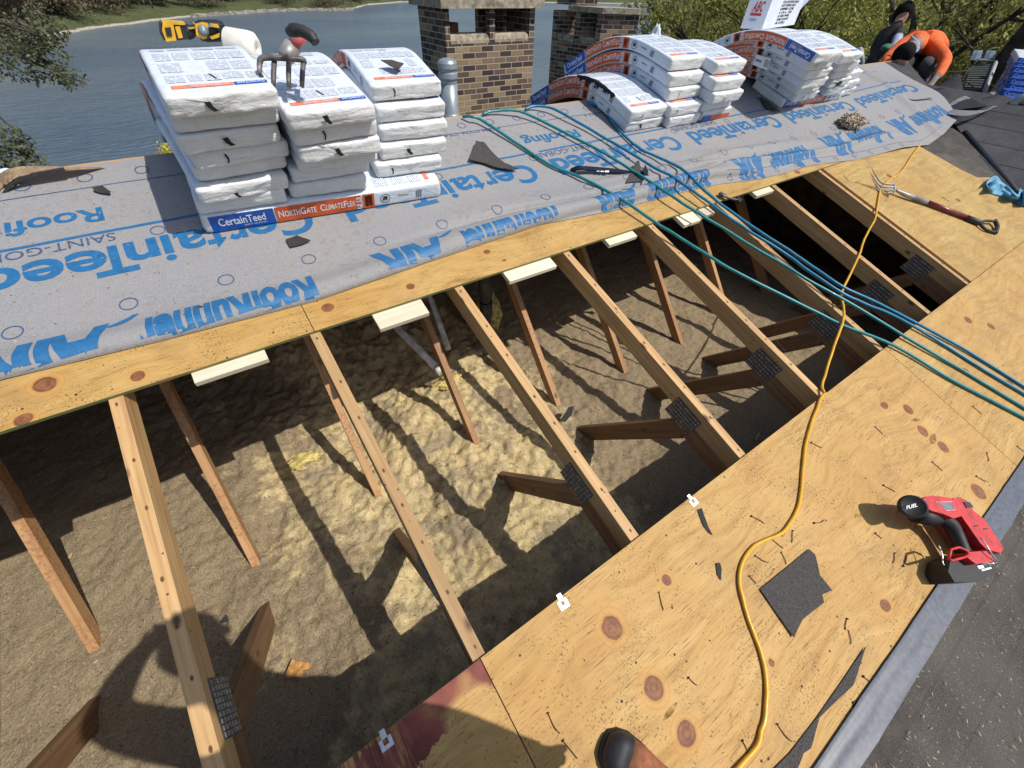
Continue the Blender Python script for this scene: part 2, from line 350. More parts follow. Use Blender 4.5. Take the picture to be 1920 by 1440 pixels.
def insul():
    m, t, b = newmat('attic_insulation'); N = NT(t); P = N.coords('Object')
    fine = N.noise(P, 120, 4, .7); mid = N.noise(P, 16, 6, .7); big = N.noise(P, 1.9, 4, .6, .6)
    sx = N.n('ShaderNodeSeparateXYZ'); N.l(P, sx.inputs[0])
    # yellow batts lie towards the middle bays, grey-brown loose fill around them
    dx = N.math('ABSOLUTE', N.math('SUBTRACT', sx.outputs[0], 1.55)); zone = N.math('SUBTRACT', 1.25, N.math('MULTIPLY', dx, 1.05))
    zone = N.math('ADD', zone, N.math('MULTIPLY', N.math('SUBTRACT', big, .5), 2.2)); zone = N.math('ADD', zone, N.math('MULTIPLY', N.math('SUBTRACT', mid, .5), .9))
    zf = N.ramp(zone, [(.38, 0.0), (.58, 1.0)])
    grey = N.ramp(fine, [(.25, (.17, .128, .078)), (.5, (.29, .225, .14)), (.75, (.43, .345, .225))])
    yel = N.ramp(N.math('ADD', N.math('MULTIPLY', mid, .65), N.math('MULTIPLY', fine, .35)), [(.34, (.32, .25, .135)), (.45, (.54, .425, .22)), (.62, (.72, .58, .32))])
    col = N.mix(zf, grey, yel)
    vein = N.n('ShaderNodeTexVoronoi', feature='DISTANCE_TO_EDGE'); dv = N.n('ShaderNodeVectorMath', operation='ADD')
    nz = N.n('ShaderNodeTexNoise'); N.l(P, nz.inputs['Vector']); nz.inputs['Scale'].default_value = 14; nz.inputs['Detail'].default_value = 4
    sc_ = N.n('ShaderNodeVectorMath', operation='SCALE'); N.l(nz.outputs['Color'], sc_.inputs[0]); sc_.inputs['Scale'].default_value = .16
    N.l(P, dv.inputs[0]); N.l(sc_.outputs[0], dv.inputs[1]); N.l(dv.outputs[0], vein.inputs['Vector']); vein.inputs['Scale'].default_value = 7
    vk = N.math('MULTIPLY', N.ramp(vein.outputs['Distance'], [(.0, .5), (.03, 0.0)]), N.math('MULTIPLY', zf, N.ramp(mid, [(.42, 0.0), (.6, 1.0)]))); col = N.mix(vk, col, (.10, .07, .035))
    dust = N.ramp(N.noise(P, 5.5, 7, .72), [(.47, 0.0), (.60, .8)]); col = N.mix(N.math('MULTIPLY', dust, zf), col, N.ramp(fine, [(.3, (.19, .155, .11)), (.7, (.37, .305, .21))]))
    flk = N.noise(P, 300, 1); col = N.mix(N.ramp(flk, [(.73, 0.0), (.76, .7)]), col, (.50, .42, .28))
    N.l(col, b.inputs['Base Color']); b.inputs['Roughness'].default_value = 1.0; b.inputs['Specular IOR Level'].default_value = .05
    N.bump(N.math('ADD', N.math('MULTIPLY', mid, 2.2), fine), b, .8, .012); return m
M['insul'] = insul()

# ------------------------------------------------------------------ attic floor (loose and batt insulation)
def floor_h(x, y):
    z = -.665
    a = max(0.0, 1-abs(x-1.55)/1.7)
    z += .10*a*(fbm(x*1.3, y*1.3, 3, 3)+.25) + .018*fbm(x*5, y*5, 1, 4)
    bl = noise.voronoi(Vector((x*4.2+.35*fbm(x*3, y*3, 8, 2), y*4.2+.35*fbm(x*3, y*3, 5, 2), 0)))[0]
    z += a*.055*(max(0, .55-bl[0]))
    b2 = noise.voronoi(Vector((x*11+.5*fbm(x*5, y*5, 2, 2), y*11+.5*fbm(x*5, y*5, 9, 2), 0)))[0]
    pt = max(0, min(1, .5+1.6*fbm(x*2.1, y*2.1, 31, 2))); up = max(0, min(1, (y-1.5)/.6))
    z += a*(.020*pt+.035*up)*(math.sqrt(max(0, .62-b2[0]))-.4)
    z += .009*fbm(x*22, y*22, 7, 4)*(.6+2*a)+a*.022*abs(fbm(x*9, y*9, 17, 3))
    z += .22*a*max(0, min(1, (y-2.0)/.7))
    z -= .05*max(0, .25-y)
    return z
def grid_mesh(name, fx, nx, ny, mat, parent=None, smooth=True):
    vs = []; fs = []
    for i in range(nx+1):
        for j in range(ny+1): vs.append(fx(i/nx, j/ny))
    for i in range(nx):
        for j in range(ny):
            a = i*(ny+1)+j; fs.append((a, a+ny+1, a+ny+2, a+1))
    me = bpy.data.meshes.new(name); me.from_pydata(vs, [], fs); me.update()
    if smooth: me.polygons.foreach_set('use_smooth', [True]*len(fs))
    return link(name, me, mat, parent)
def ff(a, b):
    x = -1.0+a*6.9; y = -.5+b*3.6; return (x, y, floor_h(x, y))
o = grid_mesh('attic_floor', ff, 600, 320, M['insul']); tag(o, kind='structure')
def litter(name, n, place, size, mat, label=None, seed=3):
    rn = random.Random(seed); bm = bmesh.new()
    for _ in range(n):
        q = place(rn)
        if q is None: continue
        p, nn = q; a = rn.uniform(0, 6.28); t = nn.cross(Vector((math.cos(a), math.sin(a), .1))).normalized(); b = nn.cross(t); L = size*rn.uniform(.4, 1.6); w_ = size*rn.uniform(.1, .3); lift = nn*rn.uniform(.2, .9)*w_
        c = p+nn*.0012; vs = [bm.verts.new(c+x) for x in (-t*L-b*w_, t*L*.2-b*w_*.7+lift, t*L+b*w_*.3+lift*.5, -t*L*.3+b*w_+lift*.3)]
        bm.faces.new(vs)
    o = bm_obj(name, bm, mat); return tag(o, label, kind='stuff')
def pl_floor(rn):
    x = rn.uniform(-.6, 4.9); y = rn.uniform(0, 2.6); return Vector((x, y, floor_h(x, y))), Vector((0, 0, 1))
M['fluff_pale'] = plain('pale_straw', (.55, .45, .28), .9, var=.3, scale=50); M['fluff_dark'] = plain('dark_flake', (.09, .065, .04), .95, var=.3, scale=50); M['fluff_mid'] = plain('brown_flake', (.34, .26, .16), .95, var=.3, scale=50)
litter('insulation_flakes', 2200, pl_floor, .007, M['fluff_pale'], 'pale straw flakes strewn over the attic insulation', 3)
litter('insulation_flakes', 9000, pl_floor, .009, M['fluff_mid'], 'brown loose fill flakes over the attic insulation', 4)
litter('insulation_flakes', 5000, pl_floor, .008, M['fluff_dark'], 'dark flakes over the attic insulation', 5)
bm = bmesh.new(); box(bm, (-1.26, -2.9, -1.0), (6.85, 5.0, -.95)); o = bm_obj('attic_ceiling_board', bm, M['insul']); tag(o, kind='structure')
# bits lying on the insulation
def chip(name, px, z, th, mat, label, cat, group=None):
    bm = bmesh.new(); prism(bm, [atz(x, y, z) for x, y in px], (0, 0, th)); bevel(bm, .0015)
    o = bm_obj(name, bm, mat); tag(o, label, cat, group); return o
M['chipwood'] = plain('orange_wood', (.50, .25, .07), .7, var=.3, scale=60)
M['splinter'] = plain('pale_splinter', (.55, .40, .20), .7, var=.2, scale=60)
M['yellowglass'] = plain('yellow_fibreglass', (.62, .50, .17), 1, var=.3, scale=40, bump=.8, bdist=.01)
chip('wood_chip', [(548, 1237), (585, 1245), (580, 1255), (568, 1257), (566, 1270), (534, 1271)], -.652, .006, M['chipwood'], 'broken orange plywood chip lying on the brown insulation', 'wood chip')
chip('shingle_scrap', [(412, 1168), (425, 1151), (439, 1140), (440, 1152), (430, 1166)], -.652, .004, M['scrap'], 'small half-moon shaped black scrap fallen on the brown insulation', 'scrap')
chip('shingle_scrap', [(1048, 790), (1060, 775), (1066, 764), (1076, 762), (1072, 778), (1060, 791)], -.57, .004, M['scrap'], 'black scrap fallen on the yellow insulation between the third and fourth truss', 'scrap')
for q, l in ((((544, 1108), (576, 1101), (577, 1104), (546, 1112)), 'long pale splinter on the brown insulation beside the first truss from the left'), (((1248, 868), (1262, 864), (1262, 866), (1249, 871)), 'pale splinter in the shade under the fourth and fifth truss'), (((1415, 824), (1422, 812), (1424, 814), (1418, 826)), 'pale splinter in the shade under the fifth truss'), (((128, 1046), (135, 1037), (137, 1039), (131, 1048)), 'short pale splinter beside the leftmost slanting web')):
    chip('wood_splinter', q, -.655, .004, M['splinter'], l, 'splinter', 'splinters on the insulation')

# ------------------------------------------------------------------ roof slopes, shingled (setting that is walked on)
def roofquad(name, pts, mat, th=.012, kind=None, label=None, cat=None):
    bm = bmesh.new(); prism(bm, pts, -NRM*th); o = bm_obj(name, bm, mat); tag(o, label, cat, kind=kind); return o
def sheet(name, u0, u1, v0, v1, mat, label, knots=(), n0=.0, th=.0127, group=None, notch=None, edge=None):
    """plywood in roof coordinates: top face with knots set in, edges of another colour"""
    bm = bmesh.new(); uvl = bm.loops.layers.uv.new('knot')
    outline = notch or [(u0, v0), (u1, v0), (u1, v1), (u0, v1)]
    top = [bm.verts.new((a, b, n0+th)) for a, b in outline]; bot = [bm.verts.new((a, b, n0)) for a, b in outline]
    f = bm.faces.new(top); f.material_index = 0; bm.faces.new(bot[::-1]).material_index = 1
    k = len(top)
    for i in range(k):
        e = bm.faces.new((bot[i], bot[(i+1) % k], top[(i+1) % k], top[i])); e.material_index = 1
        if edge is not None and i == edge: e.material_index = 2
    for fc in bm.faces:
        for lp in fc.loops: lp[uvl].uv = (9, 9)
    for (ku, kv, kr, el_) in knots:
        Rr = 4.0; seg = 40; prev = None
        c = bm.verts.new((ku, kv, n0+th+.0004))
        rings = []
        for q in (1.0, 2.4, Rr):
            rings.append([(bm.verts.new((max(u0, min(u1, ku+kr*el_*q*math.cos(2*math.pi*i/seg))), max(v0, min(v1, kv+kr*q*math.sin(2*math.pi*i/seg))), n0+th+(.0004 if q < Rr else .0001))), q*math.cos(2*math.pi*i/seg), q*math.sin(2*math.pi*i/seg)) for i in range(seg)])
        def setuv(fc, d):
            for lp in fc.loops: lp[uvl].uv = d[lp.vert]
        d = {c: (0, 0)}
        for rg in rings:
            for v, a, b in rg:
                d[v] = ((v.co.x-ku)/(kr*el_), (v.co.y-kv)/kr)
        for i in range(seg):
            fc = bm.faces.new((c, rings[0][i][0], rings[0][(i+1) % seg][0])); setuv(fc, d)
            for a in range(2):
                try: fc = bm.faces.new((rings[a][i][0], rings[a+1][i][0], rings[a+1][(i+1) % seg][0], rings[a][(i+1) % seg][0])); setuv(fc, d)
                except ValueError: pass
    rn = random.Random(int((u0+5)*100))
    k = math.ceil((u0+.01)/.6096)
    while k*.6096 < u1-.01:
        v = v0+.02+rn.uniform(0, .05)
        while v < v1-.01:
            if rn.random() < .8:
                cu, cv, cr_ = k*.6096+rn.gauss(0, .006), v+rn.gauss(0, .012), rn.uniform(.0016, .0032)
                f = bm.faces.new([bm.verts.new((cu+cr_*1.1*math.cos(q*1.0472), cv+cr_*math.sin(q*1.0472), n0+th+.0009)) for q in range(6)]); f.material_index = 3
            v += rn.choice((.10, .15, .15, .2))
        k += 1
    me = bpy.data.meshes.new(name); bm.to_mesh(me); bm.free()
    o = link(name, me, [mat, M['edge_wood'], M['green'], M['rust']]); o.matrix_basis = MROOF.copy()
    return tag(o, label, 'plywood sheet', group)
G = 'plywood sheets of the roof deck'
g = .0015
sheet('plywood_sheet', -1.22, 1.2192-g, -.775, 0, M['ply_stain'], 'plywood sheet with a red-brown stained upper edge at the bottom left of the deck', [(.905, -.052, .048, 1.0), (.35, -.33, .03, 1.1)], group=G)
kn = [(1.587, -.150, .034, 1.0), (1.595, -.330, .031, 1.0), (1.605, -.458, .029, 1.05), (1.829, -.149, .017, 1.0), (3.405, -.268, .026, 1.0), (3.359, -.367, .027, 1.0), (3.376, -.464, .027, 1.0), (3.315, -.663, .033, 1.0), (2.472, -.640, .019, 1.2), (1.96, -.50, .010, 1), (3.3, -.19, .018, 1.3)]
sheet('plywood_sheet', 1.2192+g, 3.6576-g, -.775, 0, M['ply'], 'long knotty plywood sheet that carries the red nail gun and square black scrap', kn, group=G)
sheet('plywood_sheet', 3.6576+g, 6.096-g, -.775, 0, M['ply_strip'], 'plywood sheet that the blue-green hoses run across to the right edge', [(4.575, -.252, .024, 1), (4.461, -.150, .024, 1.2), (4.0, -.32, .02, 1.3), (4.2, -.5, .02, 1)], group=G)
sheet('plywood_sheet', 6.096+g, 7.2, -.775, 0, M['ply_right'], 'plywood sheet at the far right under the blue cloth', [], group=G, notch=[(6.096+g, -.775), (6.2, -.775), (6.62, -.1), (6.70, -g), (6.096+g, -g)])
sheet('plywood_sheet', 4.895, 6.8, .002, 1.21, M['ply_right'], 'plywood sheet beyond the opening where the digging fork lies', [(5.9, .52, .02, 1.2), (5.5, .95, .022, 1.2)], group=G,
      notch=[(4.895, .003), (6.70, .003), (6.79, .32), (6.76, .57), (6.58, .62), (6.52, .74), (6.45, 1.02), (6.42, 1.21), (4.895, 1.21)])
sheet('plywood_sheet', -1.22, 1.2192-g, 1.2152, 2.37, M['ply_strip'], 'ridge plywood sheet left of the seam, showing a yellow strip below the felt', [(.461, 1.335, .028, 1.05), (.681, 1.26, .019, 1.0), (.40, 1.232, .020, 1.2)], group=G, edge=0)
sheet('plywood_sheet', 1.2192+g, 3.6576-g, 1.2152, 2.37, M['ply_strip'], 'ridge plywood sheet right of the seam, in the middle of the strip below the felt', [(1.302, 1.302, .022, 1.05), (1.638, 1.284, .017, 1.1), (2.052, 1.347, .014, 1.3), (2.72, 1.408, .016, 1.3), (2.1, 1.27, .006, 2)], group=G, edge=0)
sheet('plywood_sheet', 3.6576+g, 6.45, 1.2152, 2.37, M['ply_right'], 'ridge plywood sheet at the far end of the strip, under the teal hoses', [(4.6, 1.25, .02, 1.4)], group=G, edge=0)
# pencil/saw lines that show on the strip are in the grain; back slope, gables and the old roofing
n0 = -.002
o = roofquad('back_roof', [(-1.3, 2.28, .715), (8.66, 2.28, .715), (8.66, 5.4, .715-.316*3.12), (-1.3, 5.4, .715-.316*3.12)], M['shingle_dark'], .014); tag(o, kind='structure')
o = roofquad('back_roof_deck', [(-1.3, 2.28, .699), (8.66, 2.28, .699), (8.66, 5.4, .699-.316*3.12), (-1.3, 5.4, .699-.316*3.12)], M['edge_wood'], .014); tag(o, kind='structure')
bm = bmesh.new(); prism(bm, [W(6.44, 1.2152, .0), W(8.15, 1.8, .0), W(8.66, 2.37, .0), W(6.44, 2.37, .0)], NRM*.0125); o = bm_obj('right_roof_deck', bm, M['shingle_dark']); tag(o, kind='structure')
def slope(name, u0, u1, v0, v1, n, mat):
    bm = bmesh.new(); box(bm, (u0, v0, n-.012), (u1, v1, n)); o = bm_obj(name, bm, mat); o.matrix_basis = MROOF.copy(); tag(o, kind='structure'); return o
# old shingles below the stripped deck: lapped courses so each butt is a real step
for i in range(5):
    v1 = -.775-i*.142
    bm = bmesh.new()
    rr = random.Random(i+3); u = -1.4-rr.random()*.3
    pts = [(u, v1)]
    while u < 6.6:
        u += 12.0; pts.append((u, v1))
    for a in range(len(pts)-1):
        th = .003+rr.random()*.003
        e0 = rr.uniform(-.006, .006)
        t0 = [bm.verts.new((pts[a][0]+.002, v1+.02, .0085-i*.0004)), bm.verts.new((pts[a+1][0]-.002, v1+.02, .0085-i*.0004)), bm.verts.new((pts[a+1][0]-.002, v1-.160+e0, .0145+th)), bm.verts.new((pts[a][0]+.002, v1-.160+e0, .0145+th))]
        b0 = [bm.verts.new(v.co-Vector((0, 0, .007))) for v in t0]
        bm.faces.new(t0); bm.faces.new(b0[::-1])
        for q in range(4): bm.faces.new((b0[q], b0[(q+1) % 4], t0[(q+1) % 4], t0[q]))
    o = bm_obj('shingle_course', bm, M['shingle']); o.matrix_basis = MROOF.copy(); tag(o, kind='structure')
slope('lower_roof', -1.4, 7.0, -3.2, -.76, .002, M['shingle'])
# side gable on the right: rises from the valley
def P2(x, y, h=0): return Vector((x-h*ST, y, TT*(x-6.4)+h*CT))
XR = 8.15
def gable_course(i):
    a = 6.0+i*.272; b = a+.286
    def yv(x): return max(-2.2, min(1.75, (x-6.4)))
    bm = bmesh.new(); ya, yb = (a-6.4), (b-6.4)
    q = [P2(a, -2.6, .012), P2(a, ya+.02, .012), P2(b+.02, yb+.04, .009), P2(b+.02, -2.6, .009)]
    prism(bm, q, (0, 0, -.012)); o = bm_obj('gable_shingle_course', bm, M['shingle_dark']); tag(o, kind='structure')
for i in range(8): gable_course(i)
bm = bmesh.new(); prism(bm, [P2(6.0, -2.6), P2(6.0, -.4), P2(XR, 1.75), P2(XR, -2.6)], (0, 0, -.02)); o = bm_obj('gable_roof', bm, M['shingle_dark']); tag(o, kind='structure')
zr = TT*(XR-6.4)
bm = bmesh.new(); prism(bm, [(XR, -2.6, zr+.01), (XR, 2.3, zr+.01), (10.6, 2.3, zr+.01-TT*(10.6-XR)), (10.6, -2.6, zr+.01-TT*(10.6-XR))], (0, 0, -.02)); o = bm_obj('gable_roof_far_side', bm, M['shingle_dark']); tag(o, kind='structure')
bm = bmesh.new(); prism(bm, [W(8.15, 1.75, 0), (10.6, 2.3, .0), (10.6, 5.4, -.45), (8.6, 5.4, -.30), (8.66, 2.27, .70)], (0, 0, -.02)); o = bm_obj('gable_roof_back', bm, M['shingle_dark']); tag(o, kind='structure')
# house walls below the eaves (brick), close the attic
M['wallbrick'] = plain('house_wall', (.20, .15, .11), .9, var=.3, scale=8, bump=.4)
bm = bmesh.new()
for lo, hi in (((-1.36, -3.0, -5), (-1.26, 5.2, -.35)), ((-1.25, 5.0, -5), (8.6, 5.1, -.36)), ((6.85, -3.0, -5), (6.95, .5, -.30)), ((6.96, .4, -5), (7.06, 4.99, -.3)), ((-1.25, -3.0, -5), (6.84, -2.9, -1.0))): box(bm, lo, hi)
for xx in (-1.31, 6.905):  # unseen end walls, added to keep the open attic dark
    prism(bm, [(xx, -3.0, -.94-.03), (xx, 2.25, .66), (xx, 5.1, -.24), (xx, 5.1, -.34), (xx, 5.2, -.36), (xx, -3.0, -1.0)], (.03, 0, 0))
o = bm_obj('house_wall', bm, M['wallbrick']); tag(o, kind='structure')
bm = bmesh.new(); prism(bm, [W(6.1, -1.2, -.004), W(6.0, -.4, -.004), W(6.45, .05, -.004), W(7.45, 1.12, -.004), W(7.45, 1.3, -.004), W(6.1, 1.3, -.004)], -NRM*.01); o = bm_obj('valley_roof', bm, M['shingle']); tag(o, kind='structure')
for i in range(7):                    # lapped old shingles between the side plywood and the valley
    v = .02+i*.16; bm = bmesh.new(); box(bm, (6.30+.05*math.sin(i*2.1), v-.02, .0005), (6.50+v*.93, v+.16, .0040+.0022*(i % 2)))
    o = bm_obj('valley_shingle_course', bm, M['shingle']); o.matrix_basis = MROOF.copy(); tag(o, kind='structure')
bm = bmesh.new(); tube(bm, [W(6.46, -.02, .012)+Vector((0, 0, .004)), W(6.98, .55, .012), W(7.46, 1.10, .012)], .028, 8); o = bm_obj('valley_gap_shade', bm, M['black']); tag(o, 'black strip standing in for the shaded gap down the valley of the two roofs', 'painted gap shade')  # black tube paints the shade of the open gap along the valley
# membrane strip between deck and old shingles
def membrane():
    nx = 150
    def f(a, b):
        u = -1.25+a*7.95; vt = -.722+.0025*fbm(u*4, 0, 2, 3); wd = .085+.005*fbm(u*3, 5, 1, 3)
        v = vt-b*wd; n = .0150+.005*math.sin(b*math.pi)*(1+.6*fbm(u*5, b*2, 4, 3))+.004*(1 if b < .1 else 0)
        if b > .6: n += .007*(b-.6)/.4
        return tuple(W(u, v, n+.002))
    return grid_mesh('flashing_membrane', f, nx, 10, M['membrane'])
o = membrane(); tag(o, 'grey-blue membrane strip between the yellow plywood and old grey shingles', 'flashing')

# ------------------------------------------------------------------ trusses
def truss():
    r = empty('roof_truss')
    h = .019
    bm = bmesh.new(); box(bm, (-h, -1.3, -.089), (h, 2.33, -.0005)); bevel(bm, .002)
    rn = random.Random(2); v = -.02
    while v < 1.22:
        for rr_, hh, mi_ in ((.0042+rn.random()*.0015, .0003, 1), (.0019, .0006, 2)):
            f = bm.faces.new([bm.verts.new((.004*math.sin(v*40)+rr_*.8*math.cos(q*.785), v+rr_*1.5*math.sin(q*.785), hh)) for q in range(8)]); f.material_index = mi_
        v += rn.choice((.05, .13, .16, .21))
    o = bm_obj('top_chord', bm, [M['fir'], M['nailmark'], M['rust']]); o.matrix_basis = MROOF.copy(); o.parent = r
    bm = bmesh.new(); box(bm, (-h+.001, -1.3, -.1785), (h-.001, .27, -.0905)); bevel(bm, .002)
    o = bm_obj('slider_chord', bm, M['oldwood']); o.matrix_basis = MROOF.copy(); o.parent = r
    def web(a, b, wd, mat):
        a = Vector(a); b = Vector(b); d = b-a; L = d.length; ang = math.atan2(d.z, d.y)
        bm = bmesh.new(); box(bm, (-h+.0015, 0, -wd/2), (h-.0015, L, wd/2)); bevel(bm, .0015)
        o = bm_obj('web', bm, mat); o.matrix_basis = Matrix.Translation(a) @ Matrix.Rotation(ang, 4, 'X'); o.parent = r
    web((0, .985, -.77), (0, 2.13, .52), .064, M['web'])
    web((0, .27, -.095), (0, .94, -.83), .089, M['oldwood'])
    for s in (-1, 1):
        bm = bmesh.new(); x0 = s*.0196
        vs, fs = box(bm, (min(x0, x0+s*.0012), .19, -.155), (max(x0, x0+s*.0012), .335, -.035))
        for b_ in range(6):          # pressed teeth rows
            n = -.149+b_*.0192
            for a in range(9): box(bm, (min(x0+s*.0012, x0+s*.0035), .194+a*.0155, n), (max(x0+s*.0012, x0+s*.0035), .2055+a*.0155, n+.0085), 1)
        o = bm_obj('gusset_plate', bm, [M['galv'], M['galv_lip']]); o.matrix_basis = MROOF.copy(); o.parent = r
    return r
def dup(root, loc):
    r = root.copy(); sc.collection.objects.link(r); r.location = loc
    for ch in list(root.children):
        c = ch.copy(); sc.collection.objects.link(c); c.parent = r
    return r
t0 = truss(); WD = .6096
ords = ['leftmost', 'second', 'third', 'fourth', 'fifth', 'sixth', 'seventh', 'eighth', 'last']
look = ['cut off by the left edge of the photo', 'with the photographer shadow beside it', 'ending at the red-stained plywood seam', 'between the two white metal clips', 'with a sunlit plate web over shaded insulation', 'where the yellow cord drops off the deck', 'crossed by all the teal hoses', 'over the deep black bay', 'carrying the edge of the side plywood sheet']
for k in range(9):
    r = t0 if k == 0 else dup(t0, (0, 0, 0)); r.location = (k*WD, 0, 0)
    tag(r, ('%s truss from the left, ' % ords[k] if k not in (0, 8) else '%s roof truss, ' % ords[k]) + look[k], 'roof truss', 'wooden roof trusses of the open attic')
# pale scab blocks under the ridge strip
tabs = [(-.02, .32, 'leftmost pale block under the strip, cut off by the photo edge'), (.815, 1.042, 'pale block right of the first long truss and slanting web'), (1.44, 1.65, 'pale block with a round knot above the white pipe'), (2.063, 2.335, 'whitest pale block right of the black duct'), (2.70, 2.905, 'pale block just left of the fifth truss top'), (3.262, 3.41, 'short pale block, left one of a touching pair'), (3.42, 3.56, 'short pale block, right one of a touching pair'), (4.02, 4.22, 'farthest pale block with the grey hammer head on it')]
for i, (a, b, l) in enumerate(tabs):
    bm = bmesh.new(); yaw = .02*math.sin(i*2.1)
    box(bm, (a, 1.155+yaw, -.0205), (b, 1.30, -.0008)); bevel(bm, .0015)
    o = bm_obj('wood_block', bm, M['newwood']); o.matrix_basis = MROOF.copy(); tag(o, l, 'wood block', 'pale wood blocks under the ridge strip')
# pipes in the attic
M['pvc'] = plain('grey_pvc', (.58, .565, .53), .45, var=.25, scale=18)
M['duct'] = plain('black_duct', (.035, .035, .037), .5, var=.3, scale=30)
bm = bmesh.new(); tube(bm, [atz(826, 697, -.45), atz(735, 605, -.30), atz(690, 560, -.18)], .023, 14); bevel(bm, .002)
for t_ in (.06,):
    p = atz(826, 697, -.45); d = (atz(735, 605, -.3)-p).normalized(); tube(bm, [p-d*.01, p+d*.04], .026, 14)
o = bm_obj('vent_pipe', bm, M['pvc']); tag(o, 'grey-white plastic pipe lying on the insulation under the knotty block', 'pipe')
bm = bmesh.new(); tube(bm, [atz(841, 655, -.46), atz(808, 560, -.26), atz(795, 515, -.05)], .019, 14)
o = bm_obj('vent_pipe', bm, M['pvc']); tag(o, 'grey-white plastic pipe rising steeply left of the third truss', 'pipe')
bm = bmesh.new(); a = atz(912, 590, -.34); b = atz(908, 505, .1)
tube(bm, [a+Vector((0, 0, -.2)), a, b], .030, 14); tube(bm, [a+Vector((0, 0, .0)), a+(b-a)*.35], .042, 16); tube(bm, [a+(b-a)*.4, b], .040, 16)
o = bm_obj('duct_pipe', bm, M['duct']); tag(o, 'black drain pipe with a thick coupling standing in the shaded insulation', 'pipe')
bm = bmesh.new()
bmesh.ops.create_icosphere(bm, subdivisions=4, radius=1)
for v in bm.verts:
    k = 1+.35*fbm(v.co.x*2, v.co.y*2, v.co.z*2, 4); v.co = Vector((v.co.x*.085*k, v.co.y*.10*k, v.co.z*.16*k))
o = bm_obj('insulation_tuft', bm, M['yellowglass'], smooth=True); o.location = atz(925, 595, -.50)+Vector((0, .06, 0)); tag(o, 'yellow tuft of insulation beside the black drain pipe', 'insulation tuft')
for (px, py), s, l in (((838, 715), (.09, .055, .035), 'bright yellow tuft of insulation at the foot of the third web'), ((560, 850), (.10, .05, .02), 'bright yellow tuft of insulation on the sunlit dust at the left')):
    bm = bmesh.new(); bmesh.ops.create_icosphere(bm, subdivisions=4, radius=1)
    for v in bm.verts:
        k = 1+.6*fbm(v.co.x*2.3+px, v.co.y*2.3, v.co.z*2, 4); v.co = Vector((v.co.x*s[0]*k, v.co.y*s[1]*k, v.co.z*s[2]*k))
    p = atz(px, py, -.6); p.z = floor_h(p.x, p.y)
    o = bm_obj('insulation_tuft', bm, M['yellowglass'], smooth=True); o.location = p; tag(o, l, 'insulation tuft')
# ------------------------------------------------------------------ felt underlayment with print
EU = [-1.3, .363, .766, 1.269, 1.76, 2.15, 2.406, 2.509, 2.886, 3.508, 3.805, 4.205, 4.806, 5.33, 6.103, 6.56, 7.0, 7.404, 8.6]
EV = [1.40, 1.394, 1.369, 1.348, 1.379, 1.40, 1.415, 1.405, 1.372, 1.36, 1.341, 1.282, 1.27, 1.197, 1.148, 1.10, 1.15, 1.232, 1.9]
def edge_v(u):
    for i in range(len(EU)-1):
        if EU[i] <= u <= EU[i+1]:
            t = (u-EU[i])/(EU[i+1]-EU[i]); return EV[i]+(EV[i+1]-EV[i])*t
    return EV[0] if u < EU[0] else EV[-1]
def ss(a, b, x):
    t = max(0.0, min(1.0, (x-a)/(b-a))); return t*t*(3-2*t)
def felt_n(u, v):
    e = edge_v(u); d = v-e; n = .0165
    n += .0016*fbm(u*3, v*3, 2, 4)+.001*fbm(u*11, v*9, 4, 3)
    # rolled lower edge on the left
    b = ss(1.5, 2.35, u)*(1-ss(3.9, 4.8, u))
    a = (1-ss(2.15, 2.7, u))
    r = .042
    if d < r: n += a*(math.sqrt(max(0, 1-((d-r)/r)**2))*.031)
    else: n += a*.031*math.exp(-((d-r)/.06)**2)
    # raised roll (a lapped fold) further right with a groove behind it
    gv = 1.535 if u < 1.9 else (1.535-.045*ss(1.9, 3.2, u)); gv += .006*math.sin(u*6.0)
    e0 = e+.018*ss(2.45, 2.75, u)+.03*ss(3.0, 3.6, u)
    c0 = (gv+e0)/2; wd = max(.02, (gv-e0)/2); x = (v-c0)/wd
    if -1 < x < 1: n = n*(1-b)+b*(.0165+.046*math.sqrt(max(0, 1-x*x))**1.1*(1-.25*x))
    if x >= 1: n += b*.024*ss(1.0, 1.5, x)*math.exp(-((x-1.5)/1.6)**2)
    # second soft fold and the far wrinkles
    b2 = ss(3.3, 4.2, u)*(1-ss(5.8, 6.6, u)); c2 = e+.16+.04*math.sin(u*2.2+.5)
    n += b2*.030*math.exp(-((v-c2)/.03)**2) + b2*.012*math.exp(-((v-c2-.13)/.05)**2)
    b3 = ss(2.6, 3.2, u)*(1-ss(4.6, 5.2, u)); n += b3*.010*math.exp(-((v-(1.60-.03*(u-3)))/.022)**2)
    b4 = ss(5.6, 6.4, u)*(1-ss(7.6, 8.3, u))
    n += b4*.035*(.5+.5*math.sin(u*3.1+v*2.0+.6))*ss(2.3, 1.9, v)+b4*.02*math.exp(-((u-7.05-.4*(v-1.5))/.06)**2)
    n += .07*ss(7.1, 7.75, u)*ss(2.25, 1.5, v)
    return max(n, .0145)
def felt_p(u, v, off=0.0):
    return W(u, v, felt_n(u, v)+off)
def u_right(t):     # right end of the sheet follows the valley
    return 7.42+.30*math.sin(t*math.pi)*.35+t*.95*(1 if t < .55 else 1)-.18*ss(.5, 1, t)*0
bm = bmesh.new(); NX, NY = 430, 110
vs = []; fs = []
for i in range(NX+1):
    for j in range(NY+1):
        t = (j/NY)**1.5; a = i/NX
        ur = 7.42+t*.62+.22*math.sin(t*math.pi*.95)
        # the top-left corner is cut back along the left gable
        ul = -1.25+1.66*ss(.5, .84, t)+.10*ss(.86, 1, t)
        u = ul+a*(ur-ul); e = edge_v(u); v = e+t*(2.382-e)
        vs.append(tuple(felt_p(u, v)))
